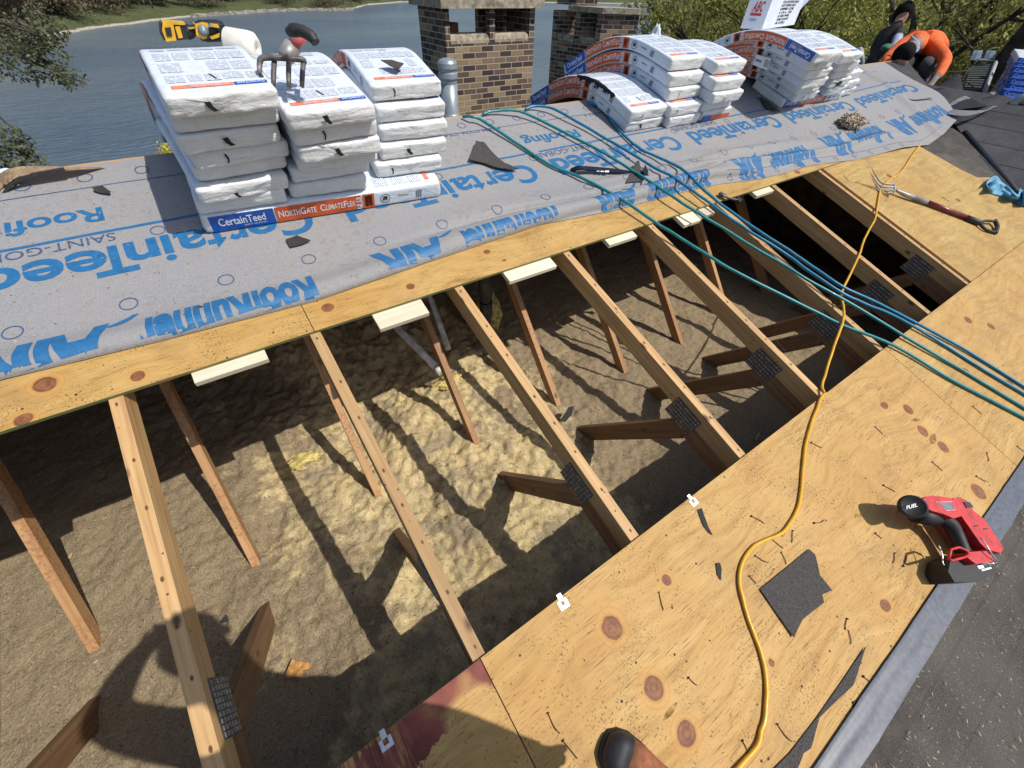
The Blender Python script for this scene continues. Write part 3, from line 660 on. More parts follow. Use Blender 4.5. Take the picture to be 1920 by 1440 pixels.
for i in range(NX):
    for j in range(NY):
        a = i*(NY+1)+j; fs.append((a, a+NY+1, a+NY+2, a+1))
bm_me = bpy.data.meshes.new('felt'); bm_me.from_pydata(vs, [], fs)
bm.from_mesh(bm_me); bpy.data.meshes.remove(bm_me)
for f in bm.faces: f.smooth = True
# printed matter: upside down as the roll was laid (text runs towards -u, its top points down the slope)
OFF = .0013
def T(u_r, v_b):            # text origin at its right-hand end as seen, baseline height
    def fn(x, y):
        u = u_r-x; v = v_b-y
        if v < edge_v(u)+.001 or v > 2.38 or u > 7.42+((v-edge_v(u))/(2.382-edge_v(u)))*.62+.18: return None
        return felt_p(u, v, OFF)
    return fn
PER = 1.222
for i in range(-1, 6):
    u0 = 1.425+i*PER
    for ch_, a_, w_ in (('C', 0, .139), ('e', .141, .114), ('r', .262, .066), ('t', .340, .070), ('a', .410, .101), ('i', .521, .034), ('n', .566, .105), ('T', .641, .128), ('e', .727, .119), ('e', .850, .113), ('d', .967, .112)):
        add_text(bm, ch_, .209, T(u0-.004-a_, 1.868), 1, bold=.024, fit=w_, cut=.03)
    patch(bm, lambda x, y: felt_p(x, y, OFF), u0-1.09, u0+.045, 1.949, 1.962, 1, 60, 1)
    add_text(bm, 'RoofRunner', .26, T(u0-.125, 1.462), 1, bold=.046, fit=.585, cut=.012, shear=.1)
    add_text(bm, 'AIR', .30, T(u0-.775, 1.484), 1, bold=.05, fit=.32, cut=.012, shear=.1)
    # swoosh tail of the big A
    patch(bm, lambda x, y, u0=u0: felt_p(u0-.80+.09*x*(1-y*.2)+.02, 1.478+.035*x*x+.018*(y-.5)*math.sin(math.pi*min(1, .15+x*.85)), OFF), 0, 1, 0, 1, 1, 14, 2)
for i in range(0, 4):
    u0 = .722+i*2*PER*.5*1.0
    add_text(bm, 'Roofing', .112, T(u0, 2.10), 1, bold=.02, fit=.425, cut=.05)
    add_text(bm, 'SAINT-GOBAIN', .062, T(u0+.015, 1.942), 2, bold=.0, fit=.47, cut=.05)
    add_text(bm, 'ASTM D226 CSA A123.3', .034, T(u0+1.96, 2.236), 2, bold=.008, fit=.56, cut=.06)
for i in range(3, 6):
    u0 = .722+i*PER
    add_text(bm, 'Roofing', .112, T(u0, 2.10), 1, bold=.02, fit=.425, cut=.05)
def line(u0, u1, v, wd, mi): patch(bm, lambda x, y: felt_p(x, y, OFF), u0, u1, v-wd/2, v+wd/2, mi, int((u1-u0)/.03)+1, 1)
line(.25, 7.6, 2.232, .0045, 2)
def circle(u, v, r=.027, wd=.0042, mi=2, sq=1.0):
    if v-r < edge_v(u)+.003: return
    seg = 24; a = []; b = []
    for k in range(seg+1):
        t = 2*math.pi*k/seg; a.append(bm.verts.new(felt_p(u+(r)*math.cos(t)*sq, v+r*math.sin(t), OFF))); b.append(bm.verts.new(felt_p(u+(r-wd)*math.cos(t)*sq, v+(r-wd)*math.sin(t), OFF)))
    for k in range(seg):
        f = bm.faces.new((a[k], a[k+1], b[k+1], b[k])); f.material_index = mi
for k in range(34): circle(.505+k*.1945, 2.297)
for k in range(28): circle(-.2+k*.305, 1.568, .028)
for k in range(10): circle(.26+k*.611, 1.908, .026)
line(3.3, 7.3, 1.0, .004, 2) if False else None
# flap with circles below the fold
for k in range(14):
    u = 2.95+k*.245
    circle(u, edge_v(u)+.036, .020, .0035)
for k in range(30):
    u = 3.9+k*.11
    patch(bm, lambda x, y: felt_p(x, edge_v(x)+.068+y, OFF), u, u+.11, 0, .0035, 2, 3, 1)
me = bpy.data.meshes.new('felt_underlayment'); bm.to_mesh(me); bm.free()
o = link('felt_underlayment', me, [M['felt'], M['felt_blue'], M['felt_thin']])
tag(o, 'grey roofing felt printed with upside-down blue lettering along the ridge', 'roofing felt')

# ------------------------------------------------------------------ torn scraps
def scrap(px, n, th, mat, label, curl=.004, name='felt_scrap', cat='scrap', group=None, pts=None, onfelt=False):
    pts = pts or [at(x, y, n) for x, y in px]
    bm = bmesh.new(); fs = prism(bm, pts, NRM*th)
    bmesh.ops.triangulate(bm, faces=[f for f in bm.faces if len(f.verts) > 4])
    bmesh.ops.subdivide_edges(bm, edges=bm.edges[:], cuts=3, use_grid_fill=True)
    c = sum(pts, Vector())/len(pts); R0 = max((p-c).length for p in pts)
    for v in bm.verts:
        q = UVN(v.co); d = (v.co-c).length/R0
        v.co += NRM*(curl*d*d*(.5+.8*fbm(q.x*9, q.y*9, 3, 3))+.0015*fbm(q.x*40, q.y*40, 1, 3)+curl*.25)
    o = bm_obj(name, bm, mat, smooth=False); return tag(o, label, cat, group)
fn = .0205
scrap([(892, 270), (905, 271), (907, 284), (928, 293), (945, 308), (972, 321), (955, 321), (927, 316), (906, 308), (879, 303)], .024, .003, M['scrap_grey'], 'large torn grey shingle scrap between the left bundles and the teal hoses', .02)
scrap([(176, 357), (195, 352), (209, 362), (208, 367), (190, 364), (179, 361)], fn, .003, M['scrap'], 'torn black felt scrap near the far left circles on the felt', .012)
scrap([(536, 451), (557, 443), (562, 453), (583, 453), (566, 460), (544, 465)], fn, .003, M['scrap'], 'black felt scrap on the felt just below the labelled bundle', .006)
scrap([(348, 596), (377, 577), (404, 580), (416, 587), (400, 594), (375, 599)], fn+.004, .003, M['scrap'], 'pointed black felt scrap curling above the lower felt edge', .02)
scrap([(1423, 1105), (1515, 1030), (1519, 1044), (1526, 1040), (1525, 1058), (1535, 1078), (1558, 1107), (1540, 1115), (1543, 1130), (1520, 1148), (1502, 1162), (1494, 1178), (1485, 1195), (1462, 1162), (1440, 1130)], .0132, .003, M['scrap_grey'], 'nearly square black shingle piece on the plywood beside the yellow cord', .006)
scrap([(1620, 1213), (1606, 1262), (1598, 1284), (1555, 1325), (1535, 1345), (1520, 1382), (1519, 1402), (1505, 1412), (1490, 1450), (1440, 1450), (1480, 1410), (1530, 1345), (1575, 1280)], .0132, .003, M['scrap_grey'], 'long knife-shaped black shingle strip by the lower deck edge', .003)
scrap([(1307, 956), (1315, 953), (1320, 968), (1326, 985), (1335, 1004), (1326, 997), (1318, 986), (1311, 968)], .0132, .002, M['scrap'], 'thin black sliver beside the rightmost white metal clip', .003)
scrap([(1341, 1056), (1349, 1055), (1352, 1066), (1351, 1088), (1344, 1078)], .0132, .002, M['scrap'], 'small tooth-shaped black sliver left of the yellow cord', .003)
scrap([(1597, 1316), (1606, 1312), (1609, 1330), (1600, 1325)], .0132, .002, M['scrap'], 'tiny black scrap at the very edge of the plywood near the membrane', .002)
scrap([(1190, 308), (1196, 306), (1204, 335), (1206, 341), (1172, 347), (1180, 330)], .035, .003, M['scrap_grey'], 'triangular grey shingle scrap leaning over the end of the pry bar', .02)
scrap([(1423, 184), (1437, 190), (1440, 200), (1462, 212), (1450, 208), (1436, 204), (1430, 194)], .022, .003, M['scrap'], 'black scrap in the shade at the foot of the right bundle pile', .01)
# ------------------------------------------------------------------ hoses and cord
M['teal'] = plain('teal_hose', (.005, .20, .22), .38, var=.1, scale=20, coat=.2); M['teal_b'] = plain('blue_teal_hose', (.005, .17, .30), .38, var=.1, scale=20, coat=.2)
M['cord'] = plain('yellow_cord', (.68, .36, .015), .42, var=.06, scale=20, coat=.15)
def hose(name, px, r, mat, label, cat, group=None, seg=10):
    pts = smooth_path([at(x, y, n) for x, y, n in px], 5); pts = [p+W(0, 1, 0)*.007*fbm(i*.13, r*999+len(px), 3, 3)+NRM*.004*abs(fbm(i*.17, 9, len(px), 3)) for i, p in enumerate(pts)]; bm = bmesh.new(); tube(bm, pts, r, seg); o = bm_obj(name, bm, mat, smooth=True); return tag(o, label, cat, group)
GH = 'teal air hoses trailing over the opening'
H1 = [(868, 219, .03), (885, 219, .05), (900, 224, .045), (939, 249, .035), (984, 279, .03), (1031, 309, .03), (1080, 329, .035), (1134, 356, .05), (1181, 384, .055), (1228, 417, .05), (1260, 437, .05), (1330, 480, .05), (1380, 510, .05), (1513, 577, .045), (1580, 610, .04), (1680, 650, .03), (1780, 710, .024), (1860, 752, .023), (1950, 800, .023), (2080, 880, .02), (2230, 985, .03)]
H2 = [(905, 214, .03), (930, 208, .04), (956, 207, .05), (981, 211, .05), (1016, 227, .04), (1069, 254, .04), (1125, 283, .045), (1181, 317, .05), (1219, 341, .06), (1260, 368, .065), (1313, 403, .06), (1363, 432, .055), (1410, 462, .05), (1468, 496, .05), (1513, 524, .05), (1613, 580, .045), (1713, 641, .03), (1813, 700, .023), (1950, 783, .023), (2090, 872, .02), (2250, 985, .03)]
H3 = [(985, 205, .03), (1000, 199, .04), (1031, 202, .05), (1059, 215, .05), (1097, 237, .04), (1144, 265, .04), (1191, 292, .05), (1228, 315, .06), (1260, 331, .065), (1293, 354, .065), (1340, 388, .06), (1377, 415, .055), (1418, 442, .055), (1477, 479, .05), (1510, 504, .05), (1573, 546, .055), (1613, 566, .05), (1663, 586, .045), (1713, 612, .03), (1780, 653, .023), (1847, 695, .023), (1950, 757, .023), (2100, 852, .02), (2270, 975, .03)]
H4 = [(1100, 190, .035), (1130, 205, .03), (1150, 232, .03), (1172, 256, .03), (1200, 279, .035), (1228, 292, .04), (1260, 307, .055), (1285, 322, .065), (1310, 347, .065), (1335, 370, .06), (1377, 402, .055), (1427, 436, .055), (1477, 468, .055), (1523, 500, .055), (1580, 538, .06), (1647, 569, .055), (1713, 603, .035), (1813, 658, .024), (1950, 744, .023), (2110, 848, .02), (2290, 980, .03)]
H5 = [(1040, 196, .03), (1080, 190, .04), (1110, 189, .05), (1140, 200, .05), (1150, 218, .035), (1175, 262, .036), (1215, 292, .045), (1262, 318, .06), (1300, 346, .055), (1345, 382, .05), (1400, 425, .05), (1470, 472, .05), (1530, 520, .05), (1590, 555, .05), (1660, 592, .04), (1740, 628, .028), (1830, 682, .023), (1950, 752, .023)]
hose('air_hose', H1, .0080, M['teal'], 'lowest teal hose, passing the large scrap and the middle trusses', 'hose', GH)
hose('air_hose', H2, .0080, M['teal'], 'second teal hose from below, passing behind the triangular grey scrap', 'hose', GH)
hose('air_hose', H3, .0080, M['teal_b'], 'bluish teal hose arching over the ridge left of the bent bundles', 'hose', GH)
hose('air_hose', H4, .0080, M['teal_b'], 'topmost bluish hose coming out from under the bent bundles', 'hose', GH)
CO = [(1727, 268, .02), (1723, 273, .018), (1703, 303, .018), (1690, 322, .018), (1667, 338, .018), (1656, 348, .02), (1650, 356, .02), (1643, 400, .019), (1633, 425, .019), (1620, 450, .016), (1610, 480, .01), (1582, 536, .02), (1577, 556, .035), (1582, 580, .05), (1578, 610, .06), (1560, 660, .035), (1547, 697, .01), (1542, 724, .010), (1546, 737, .020), (1549, 739, .022), (1537, 748, .020), (1525, 780, .020), (1513, 820, .020), (1507, 863, .0195), (1503, 907, .0195), (1493, 960, .0195), (1467, 997, .0195), (1427, 1017, .0195), (1400, 1040, .0195), (1387, 1073, .0195), (1388, 1107, .0195), (1403, 1160, .0195), (1423, 1213, .0195), (1435, 1267, .0195), (1437, 1313, .0195), (1432, 1360, .0195), (1417, 1397, .0195), (1383, 1440, .0195), (1340, 1490, .0195)]
hose('extension_cord', CO, .0062, M['cord'], 'yellow extension cord winding over the plywood and across the opening', 'cord', None, 10)
# black cord on the felt at the right
hose('black_cord', [(1620, 157, .03), (1640, 168, .03), (1665, 172, .03), (1685, 182, .035), (1712, 188, .06), (1745, 185, .09)], .006, M['black'], 'thin black cord across the far right end of the felt', 'cord')
def pl_uv(u0, u1, v0, v1, nf):
    def f(rn):
        u, v = rn.uniform(u0, u1), rn.uniform(v0, v1)
        return W(u, v, nf(u, v) if callable(nf) else nf), NRM
    return f
litter('roof_debris', 420, pl_uv(1.5, 4.2, -1.5, -.80, .021), .006, M['fluff_pale'], 'pale straw bits on the old grey shingles', 11)
litter('roof_debris', 700, pl_uv(.4, 4.0, -.72, -.01, .0133), .0035, M['fluff_dark'], 'dark crumbs on the lower plywood', 12)
litter('roof_debris', 900, pl_uv(.3, 7.0, 1.47, 2.35, lambda u, v: felt_n(u, v)+.001), .004, M['fluff_dark'], 'dark crumbs on the grey felt', 13)
litter('roof_debris', 700, pl_uv(.3, 7.0, 1.47, 2.35, lambda u, v: felt_n(u, v)+.001), .006, M['fluff_pale'], 'pale splinters on the grey felt', 14)
# ------------------------------------------------------------------ nails, clips
def nail_mesh(bend, L=.045):
    bm = bmesh.new(); pts = [(0, 0, .0016), (L*.35, bend*.3, .0025), (L*.7, bend*.7, .003), (L, bend*1.6, .0022)]
    tube(bm, pts, .00125, 6, 3); lathe(bm, [(.0042, 0), (.0042, .001)], axisM((0, 0, .0035), (1, .1, .1)), 10)
    me = bpy.data.meshes.new('nail'); bm.to_mesh(me); bm.free(); me.materials.append(M['rust']); return me
NM = [nail_mesh(b) for b in (0, .004, -.006, .011)]
NP = [((1655, 910), (1677, 922)), ((1747, 866), (1765, 884)), ((1849, 849), (1856, 866)), ((1829, 893), (1849, 908)), ((1823, 762), (1840, 777)), ((1906, 837), (1920, 849)), ((1408, 968), (1432, 977)), ((1525, 981), (1547, 984)), ((1485, 995), (1484, 1018)), ((1447, 1011), (1466, 1030)), ((1464, 1035), (1477, 1057)), ((1415, 1042), (1437, 1062)), ((1404, 1080), (1417, 1094)), ((1587, 1160), (1580, 1178)), ((1590, 1182), (1599, 1208)), ((1456, 1357), (1476, 1396)), ((1617, 1268), (1643, 1288)), ((1290, 1270), (1304, 1288)), ((1391, 1388), (1406, 1410)), ((1027, 1336), (1038, 1380)), ((1055, 1388), (1082, 1422)), ((1235, 1110), (1240, 1144)), ((1676, 1037), (1678, 1058)), ((1692, 1062), (1705, 1050)), ((1640, 1000), (1650, 1008)), ((1766, 370), (1798, 390)), ((1581, 330), (1600, 345)), ((1456, 640), (1470, 665)), ((1640, 800), (1655, 815)), ((1520, 830), (1540, 842))]
for i, (a, b) in enumerate(NP):
    p = at(*a, .0128); q = at(*b, .0128); o = bpy.data.objects.new('nail', NM[i % 4]); sc.collection.objects.link(o)
    m = axisM(p, NRM, q-p); L = (q-p).length; o.matrix_basis = m @ Matrix.Diagonal((min(1.25, max(.6, L/.045)), 1, 1, 1))
    tag(o, 'rusty pulled roofing nail lying loose on the bare plywood', 'nail', 'loose nails on the plywood')
def clip(px, rot, label):
    bm = bmesh.new(); t = .0011; s = .021
    # U plate on the sheet with a square window, tongue sticking out over the edge
    for lo, hi in (((-s, -.030, 0), (-.009, .004, t)), ((.009, -.030, 0), (s, .004, t)), ((-.009, -.030, 0), (.009, -.016, t)), ((-.009, .006, 0), (.010, .034, t)), ((-s, .004, -.004), (s, .0062, t))): box(bm, lo, hi)
    o = bm_obj('plywood_clip', bm, M['steel']); p = at(*px, .0132)
    o.matrix_basis = axisM(p, NRM, W(1, 0, 0)) @ Matrix.Rotation(rot, 4, 'Z') @ Matrix.Diagonal((.72, .66, 1, 1)); return tag(o, label, 'plywood clip', 'metal plywood clips on the deck edge')
clip((1298, 938), .05, 'small white metal clip on the deck edge near the thin black sliver')
clip((1054, 1128), -.05, 'small white metal clip on the deck edge right of the red stain')
clip((722, 1387), 0.0, 'small bluish metal clip on the stained deck edge at the bottom')
# ------------------------------------------------------------------ wrapped shingle bundles
def wrap_mat(name, tint):
    m, t, b = newmat(name); N = NT(t); P = N.coords('Object')
    w1 = N.noise(P, 26, 5, .6, 1.2); mp = N.n('ShaderNodeMapping'); N.l(P, mp.inputs[0]); mp.inputs['Scale'].default_value = (9, 60, 60)
    w2 = N.noise(mp.outputs[0], 1.0, 4, .6, .8)
    m3 = N.n('ShaderNodeMapping'); N.l(P, m3.inputs[0]); m3.inputs['Scale'].default_value = (30, 110, 60); m3.inputs['Rotation'].default_value = (.4, .3, .6)
    w3 = N.noise(m3.outputs[0], 1.0, 3, .55, 1.5)
    col = N.ramp(w1, [(.3, tuple(c*.9 for c in tint)), (.6, tint)])
    col = N.mix(N.ramp(N.noise(P, 5, 4), [(.55, 0.0), (.75, .30)]), col, (.60, .57, .50))
    col = N.mix(N.ramp(N.noise(P, 190, 2), [(.72, 0.0), (.75, .35)]), col, (.2, .2, .22))
    N.l(col, b.inputs['Base Color']); b.inputs['Roughness'].default_value = .38; b.inputs['Specular IOR Level'].default_value = .45
    N.bump(N.math('ADD', w1, N.math('ADD', N.math('MULTIPLY', w2, .8), N.math('MULTIPLY', w3, .9))), b, .5, .005); return m
M['wrap'] = wrap_mat('white_wrapper', (.66, .715, .80)); M['wrap_end'] = wrap_mat('white_wrapper_end', (.68, .69, .69))
M['w_blue'] = plain('wrapper_blue', (.010, .085, .42), .36, var=.08, scale=16, bump=.12); M['w_orange'] = plain('wrapper_orange', (.66, .105, .018), .36, var=.1, scale=16, bump=.12)
M['w_ink'] = plain('wrapper_white_ink', (.80, .80, .80), .4, var=.03); M['w_dark'] = plain('wrapper_dark_ink', (.035, .03, .035), .5, var=.2); M['tear'] = plain('black_shingle_showing', (.012, .012, .013), .8, var=.3, scale=90)
M['w_faint'] = plain('wrapper_faded_orange', (.75, .24, .13), .4, var=.15, scale=30)
def print_mat():
    m, t, b = newmat('wrapper_small_print'); N = NT(t); tc = N.n('ShaderNodeTexCoord')
    uv = N.n('ShaderNodeUVMap'); uv.uv_map = 'print'; sx = N.n('ShaderNodeSeparateXYZ'); N.l(uv.outputs[0], sx.inputs[0])
    st = N.math('SINE', N.math('MULTIPLY', sx.outputs[1], 2*math.pi/.0085)); s = N.math('GREATER_THAN', st, .05)
    mp = N.n('ShaderNodeMapping'); N.l(uv.outputs[0], mp.inputs[0]); mp.inputs['Scale'].default_value = (130, 118, 1)
    w = N.math('GREATER_THAN', N.noise(mp.outputs[0], 1.0, 1), .42)
    col = N.mix(N.math('MULTIPLY', N.math('MULTIPLY', s, w), .78), (.66, .715, .80), (.10, .11, .13))
    N.l(col, b.inputs['Base Color']); b.inputs['Roughness'].default_value = .38; return m
M['w_print'] = print_mat()
WMATS = [M['wrap'], M['wrap_end'], M['w_blue'], M['w_orange'], M['w_ink'], M['w_dark'], M['w_print'], M['tear'], M['w_faint']]
NB = [0]
def bundle(P0, label, group, A=None, F=None, Z=None, W_=.318, L=.99, T=.0605, a0=17.5, a1=-14, s1=.25, s2=.8, yaw=0.0, side=None, top=True, front='hook', seed=None, name='shingle_bundle', torn=False, lean=0.0, blue=False):
    NB[0] += 1; sd = seed or NB[0]*3.17; rnd = random.Random(int(sd*100))
    if A is None:
        A = Vector((math.cos(yaw), -math.sin(yaw), 0)); F = Vector((math.sin(yaw), math.cos(yaw), 0)); Z = Vector((0, 0, 1))
    A = (A+Z*lean).normalized()
    NS = 40; S = [L*i/NS for i in range(NS+1)]; pos = [Vector(P0)]; ang = []
    for i, s in enumerate(S):
        a = math.radians(a0+(a1-a0)*ss(s1*L, s2*L, s)); ang.append(a)
        if i: pos.append(pos[-1]+(F*math.cos(a)+Z*math.sin(a))*(L/NS))
    def P(s, t, h):
        q = max(0, min(NS-1e-6, s/L*NS)); i = int(q); k = q-i
        a = ang[i]*(1-k)+ang[i+1]*k; p = pos[i].lerp(pos[i+1], k)
        over = s-max(0, min(L, s))
        return p+(F*math.cos(a)+Z*math.sin(a))*over+A*t+(-F*math.sin(a)+Z*math.cos(a))*h
    bm = bmesh.new(); uvl = bm.loops.layers.uv.new('print')
    r = .0125; sec = []
    for (cx, cy, a_) in ((W_-r, r, -90), (W_-r, T-r, 0), (r, T-r, 90), (r, r, 180)):
        for q in range(4): t = math.radians(a_+q*30); sec.append((cx+r*math.cos(t), cy+r*math.sin(t)))
    full = []
    for i in range(len(sec)):    # extra points on the long runs
        a = sec[i]; b = sec[(i+1) % len(sec)]; full.append(a); d = math.hypot(b[0]-a[0], b[1]-a[1])
        m = 18 if d > .1 else (5 if d > .02 else 0)
        for q in range(1, m): full.append((a[0]+(b[0]-a[0])*q/m, a[1]+(b[1]-a[1])*q/m))
    NSEC = len(full); rings = []
    svals = [(-.0135, .30, .25), (-.0135, .65, .6), (-.012, .9, .84), (-.008, .98, .955)]
    for s, kx, ky in svals: rings.append((s, kx, ky))
    for i in range(NS+1): rings.append((S[i], 1, 1))
    for s, kx, ky in svals[::-1]: rings.append((L-s, kx, ky))
    vr = []
    for s, kx, ky in rings:
        row = []
        for (t, h) in full:
            tt = W_/2+(t-W_/2)*kx; hh = T/2+(h-T/2)*ky
            endk = max(0, 1-min(abs(s), abs(L-s))/.05) if 0 <= s <= L else 1
            dn = .0007*fbm(s*14+sd, tt*14, hh*14, 3)+endk*(.0022*fbm(s*20+sd, tt*9, hh*30+sd, 3)+.0010*fbm(s*45+sd, tt*40, hh*70+sd, 3))
            p = P(s+endk*.0055*(fbm(tt*11+sd, hh*34, 3.3, 3)+.35*fbm(tt*40+hh*60, hh*50, sd, 2))*(1 if s < L/2 else -1), tt, hh)
            c = P(s, W_/2, T/2); d = (P(s, tt, hh)-c)
            p += d.normalized()*dn if d.length > 1e-5 else Vector()
            row.append(bm.verts.new(p))
        vr.append(row)
    for i in range(len(vr)-1):
        e = i < 5 or i > len(vr)-7
        for k in range(NSEC):
            f = bm.faces.new((vr[i][k], vr[i][(k+1) % NSEC], vr[i+1][(k+1) % NSEC], vr[i+1][k])); f.smooth = True; f.material_index = 1 if e else 0
    for row in (vr[0][::-1], vr[-1]):
        f = bm.faces.new(row); f.material_index = 1; f.smooth = True
    e = .0013
    def top_fn(x, y): return P(y, x, T+e)                 # x across, y along
    def rect(fn, x0, x1, y0, y1, mi, nx=1, ny=1, pr=False):
        k0 = len(bm.faces); patch(bm, fn, x0, x1, y0, y1, mi, nx, ny)
        if pr:
            bm.faces.ensure_lookup_table(); i = 0; ox, oy = rnd.random(), rnd.random()
            for a in range(nx):
                for b in range(ny):
                    f = bm.faces[k0+i]; i += 1
                    xs = [x0+(x1-x0)*a/nx, x0+(x1-x0)*(a+1)/nx]; ys = [y0+(y1-y0)*b/ny, y0+(y1-y0)*(b+1)/ny]
                    for lp, (p, q) in zip(f.loops, ((xs[0], ys[0]), (xs[1], ys[0]), (xs[1], ys[1]), (xs[0], ys[1]))): lp[uvl].uv = (p+ox, q)
    if top:
        # orange and blue name strip near the front end, upside down small print behind it
        o1 = 8
        rect(top_fn, .035, .205, .035, .056, o1, 4, 1); rect(top_fn, .207, .305, .034, .055, 2, 3, 1)
        add_text(bm, 'CertainTeed', .017, lambda x, y: P(.051-y, .298-x, T+e+.0006), 4, bold=.01, fit=.08)
        add_text(bm, 'NORTHGATE CLIMATEFLEX', .013, lambda x, y: P(.049-y, .196-x, T+e+.0006), 4, fit=.115)
        rows = [(.075, .135), (.145, .225), (.235, .31), (.33, .37)]
        for y0, y1 in rows:
            x = .03
            while x < W_-.05:
                wd = rnd.uniform(.035, .075); x1 = min(W_-.025, x+wd)
                if rnd.random() > .12: rect(top_fn, x, x1, y0+rnd.uniform(0, .008), y1-rnd.uniform(0, .012), 6, 1, 4, True)
                x = x1+rnd.uniform(.006, .012)
        for y0, y1 in ((.42, .50), (.52, .60), (.64, .70)):
            for x in (.04, .12, .20): rect(top_fn, x, x+.065, y0, y1, 6, 1, 4, True)
        rect(lambda x, y: P(y, x+(y-.08)*-.3, T+e+.0004), .165, .172, .085, .125, 5)
        if top == 'edge': rect(top_fn, .004, .022, .52, .93, 3, 1, 20)
    def side_fn(x, h): return P(L-x, -e, h)
    if side in ('left', 'left_rev'):
        rev = side == 'left_rev'
        def sf(x, y): return P(x, -e, T-y) if rev else P(L-x, -e, y)
        h0, h1 = .006, T-.004
        rect(sf, .012, .245, h0, h1, 2, 8, 1); rect(sf, .250, .605, h0, h1, 3, 12, 1); rect(sf, .612, .665, h0, h1, 3, 2, 1)
        rect(sf, .622, .655, h0+.008, h1-.008, 7, 1, 1)
        add_text(bm, 'CertainTeed', .040, lambda x, y: (lambda p: p-A*.0007)(sf(.040+x, T*.36+y*T/.066)), 4, bold=.012, fit=.17, cut=.05)
        add_text(bm, 'SAINT-GOBAIN', .009, lambda x, y: (lambda p: p-A*.0007)(sf(.125+x, T*.2+y)), 4, fit=.085)
        for s_, x_, sz, wd in (('N', .260, .046, .021), ('ORTH', .284, .038, .060), ('G', .347, .046, .020), ('ATE', .370, .038, .042), ('C', .428, .046, .020), ('LIMATE', .451, .038, .074), ('F', .528, .046, .014), ('LEX', .544, .038, .034)):
            add_text(bm, s_, sz, lambda x, y, x_=x_: (lambda p: p-A*.0007)(sf(x_+x, T*.34+y)), 4, bold=.012, fit=wd, cut=.05)
        for yy, tx in ((T*.58, 'AR'), (T*.14, 'IR')):
            rect(lambda x, y: sf(x, y)-A*.0006, .584, .603, yy-.003, yy+.019, 4)
            add_text(bm, tx, .017, lambda x, y, yy=yy: sf(.585+x, yy+.002+y)-A*.0012, 5 if tx == 'AR' else 2, bold=.02, fit=.016)
        # round mark, product line and bar code
        cc = (.715, T*.5); rr = .023
        for k in range(20):
            t0_, t1_ = 2*math.pi*k/20, 2*math.pi*(k+1)/20
            q = [sf(cc[0]+ra*math.cos(t_), cc[1]+ra*math.sin(t_))-A*.0006 for t_, ra in ((t0_, rr), (t1_, rr), (t1_, rr*.88), (t0_, rr*.88))]
            f = bm.faces.new([bm.verts.new(p) for p in q]); f.material_index = 5
        q = [sf(cc[0]+a, cc[1]+b)-A*.0006 for a, b in ((-.012, .006), (0, .013), (.012, .008), (.009, -.010), (-.002, -.004), (-.009, -.011))]
        f = bm.faces.new([bm.verts.new(p) for p in q]); f.material_index = 5
        add_text(bm, 'Weathered Wood', .011, lambda x, y: sf(.775+x, T*.52+y)-A*.0006, 5, bold=.02, fit=.052)
        for k in range(9): rect(lambda x, y: sf(x, y)-A*.0005, .865+k*.0034, .865+k*.0034+(.0011 if k % 3 else .002), T*.25, T*.75, 5)
    elif side == 'white': pass
    # end face: taped hole where the black shingles show
    def end_fn(x, h): return P(-.0205, x, h)
    if front == 'hook':
        x0 = rnd.uniform(.08, .13); pts = [(0, .046), (.017, .048), (.021, .032), (.032, .018), (.018, .016), (.006, .030)]
        k = rnd.uniform(.7, 1.1)
        f = bm.faces.new([bm.verts.new(P(-.0215+.002*rnd.random(), x0+a*k, b*k*T/.066)) for a, b in pts]); f.material_index = 7
    elif front == 'slit':
        x0 = rnd.uniform(.06, .12); pts = [(0, .048), (.006, .05), (.012, .036), (.010, .02), (.002, .014), (.006, .03)]
        f = bm.faces.new([bm.verts.new(P(-.0215, x0+a, b)) for a, b in pts]); f.material_index = 7
    elif front == 'hole':
        f = bm.faces.new([bm.verts.new(P(-.0225, .13+.052*math.cos(t*.5236), T*.5+.021*math.sin(t*.5236))) for t in range(12)]); f.material_index = 7
    elif front == 'blue':
        rect(lambda x, y: P(-.020, x, y), .01, W_-.01, .006, T-.006, 2, 6, 2)
        add_text(bm, 'CertainTeed', .04, lambda x, y: P(-.0212, .03+x, .018+y), 4, bold=.012, fit=.24)
    elif front == 'band':
        rect(lambda x, y: P(-.020, x, y), .01, .11, .004, T*.55, 2, 3, 1); rect(lambda x, y: P(-.020, x, y), .115, W_-.01, .004, T*.5, 3, 3, 1)
    if torn:
        # wrapper ripped open along the upper left edge
        n = 34; up = []; lo = []
        for k in range(n+1):
            s = .16+.36*k/n; q_ = 1-abs(2*k/n-1)**2; up.append(P(s, -.001+(.010*q_+rnd.uniform(0, .012))*min(1, q_*3), T+.0022)); lo.append(P(s, -.0030, T-.003-(.012*q_+rnd.uniform(0, .022)+.010*math.sin(k*.9))*min(1, q_*3)))
        mid = [P(.16+.36*k/n, -.0025, T+.0022) for k in range(n+1)]
        for a, b in ((up, mid), (mid, lo)):
            va = [bm.verts.new(p) for p in a]; vb = [bm.verts.new(p) for p in b]
            for k in range(n): f = bm.faces.new((va[k], va[k+1], vb[k+1], vb[k])); f.material_index = 7
    if blue:
        add_text(bm, 'CertainTeed', .045, lambda x, y: P(L-.1-x, -e, .016+y), 4, bold=.012, fit=.24); add_text(bm, 'CertainTeed', .045, lambda x, y: P(.40-x, -e, .016+y), 4, bold=.012, fit=.24)
        for f in bm.faces:
            if f.material_index in (0, 1): f.material_index = 2
    me = bpy.data.meshes.new(name)
    bm.normal_update()
    bm.to_mesh(me); bm.free()
    o = link(name, me, WMATS); 
    # origin at the base of the front end
    o['label'] = label; o['category'] = 'shingle bundle'; o['group'] = group
    return o
GL = 'white wrapped shingle bundles stacked along the ridge'
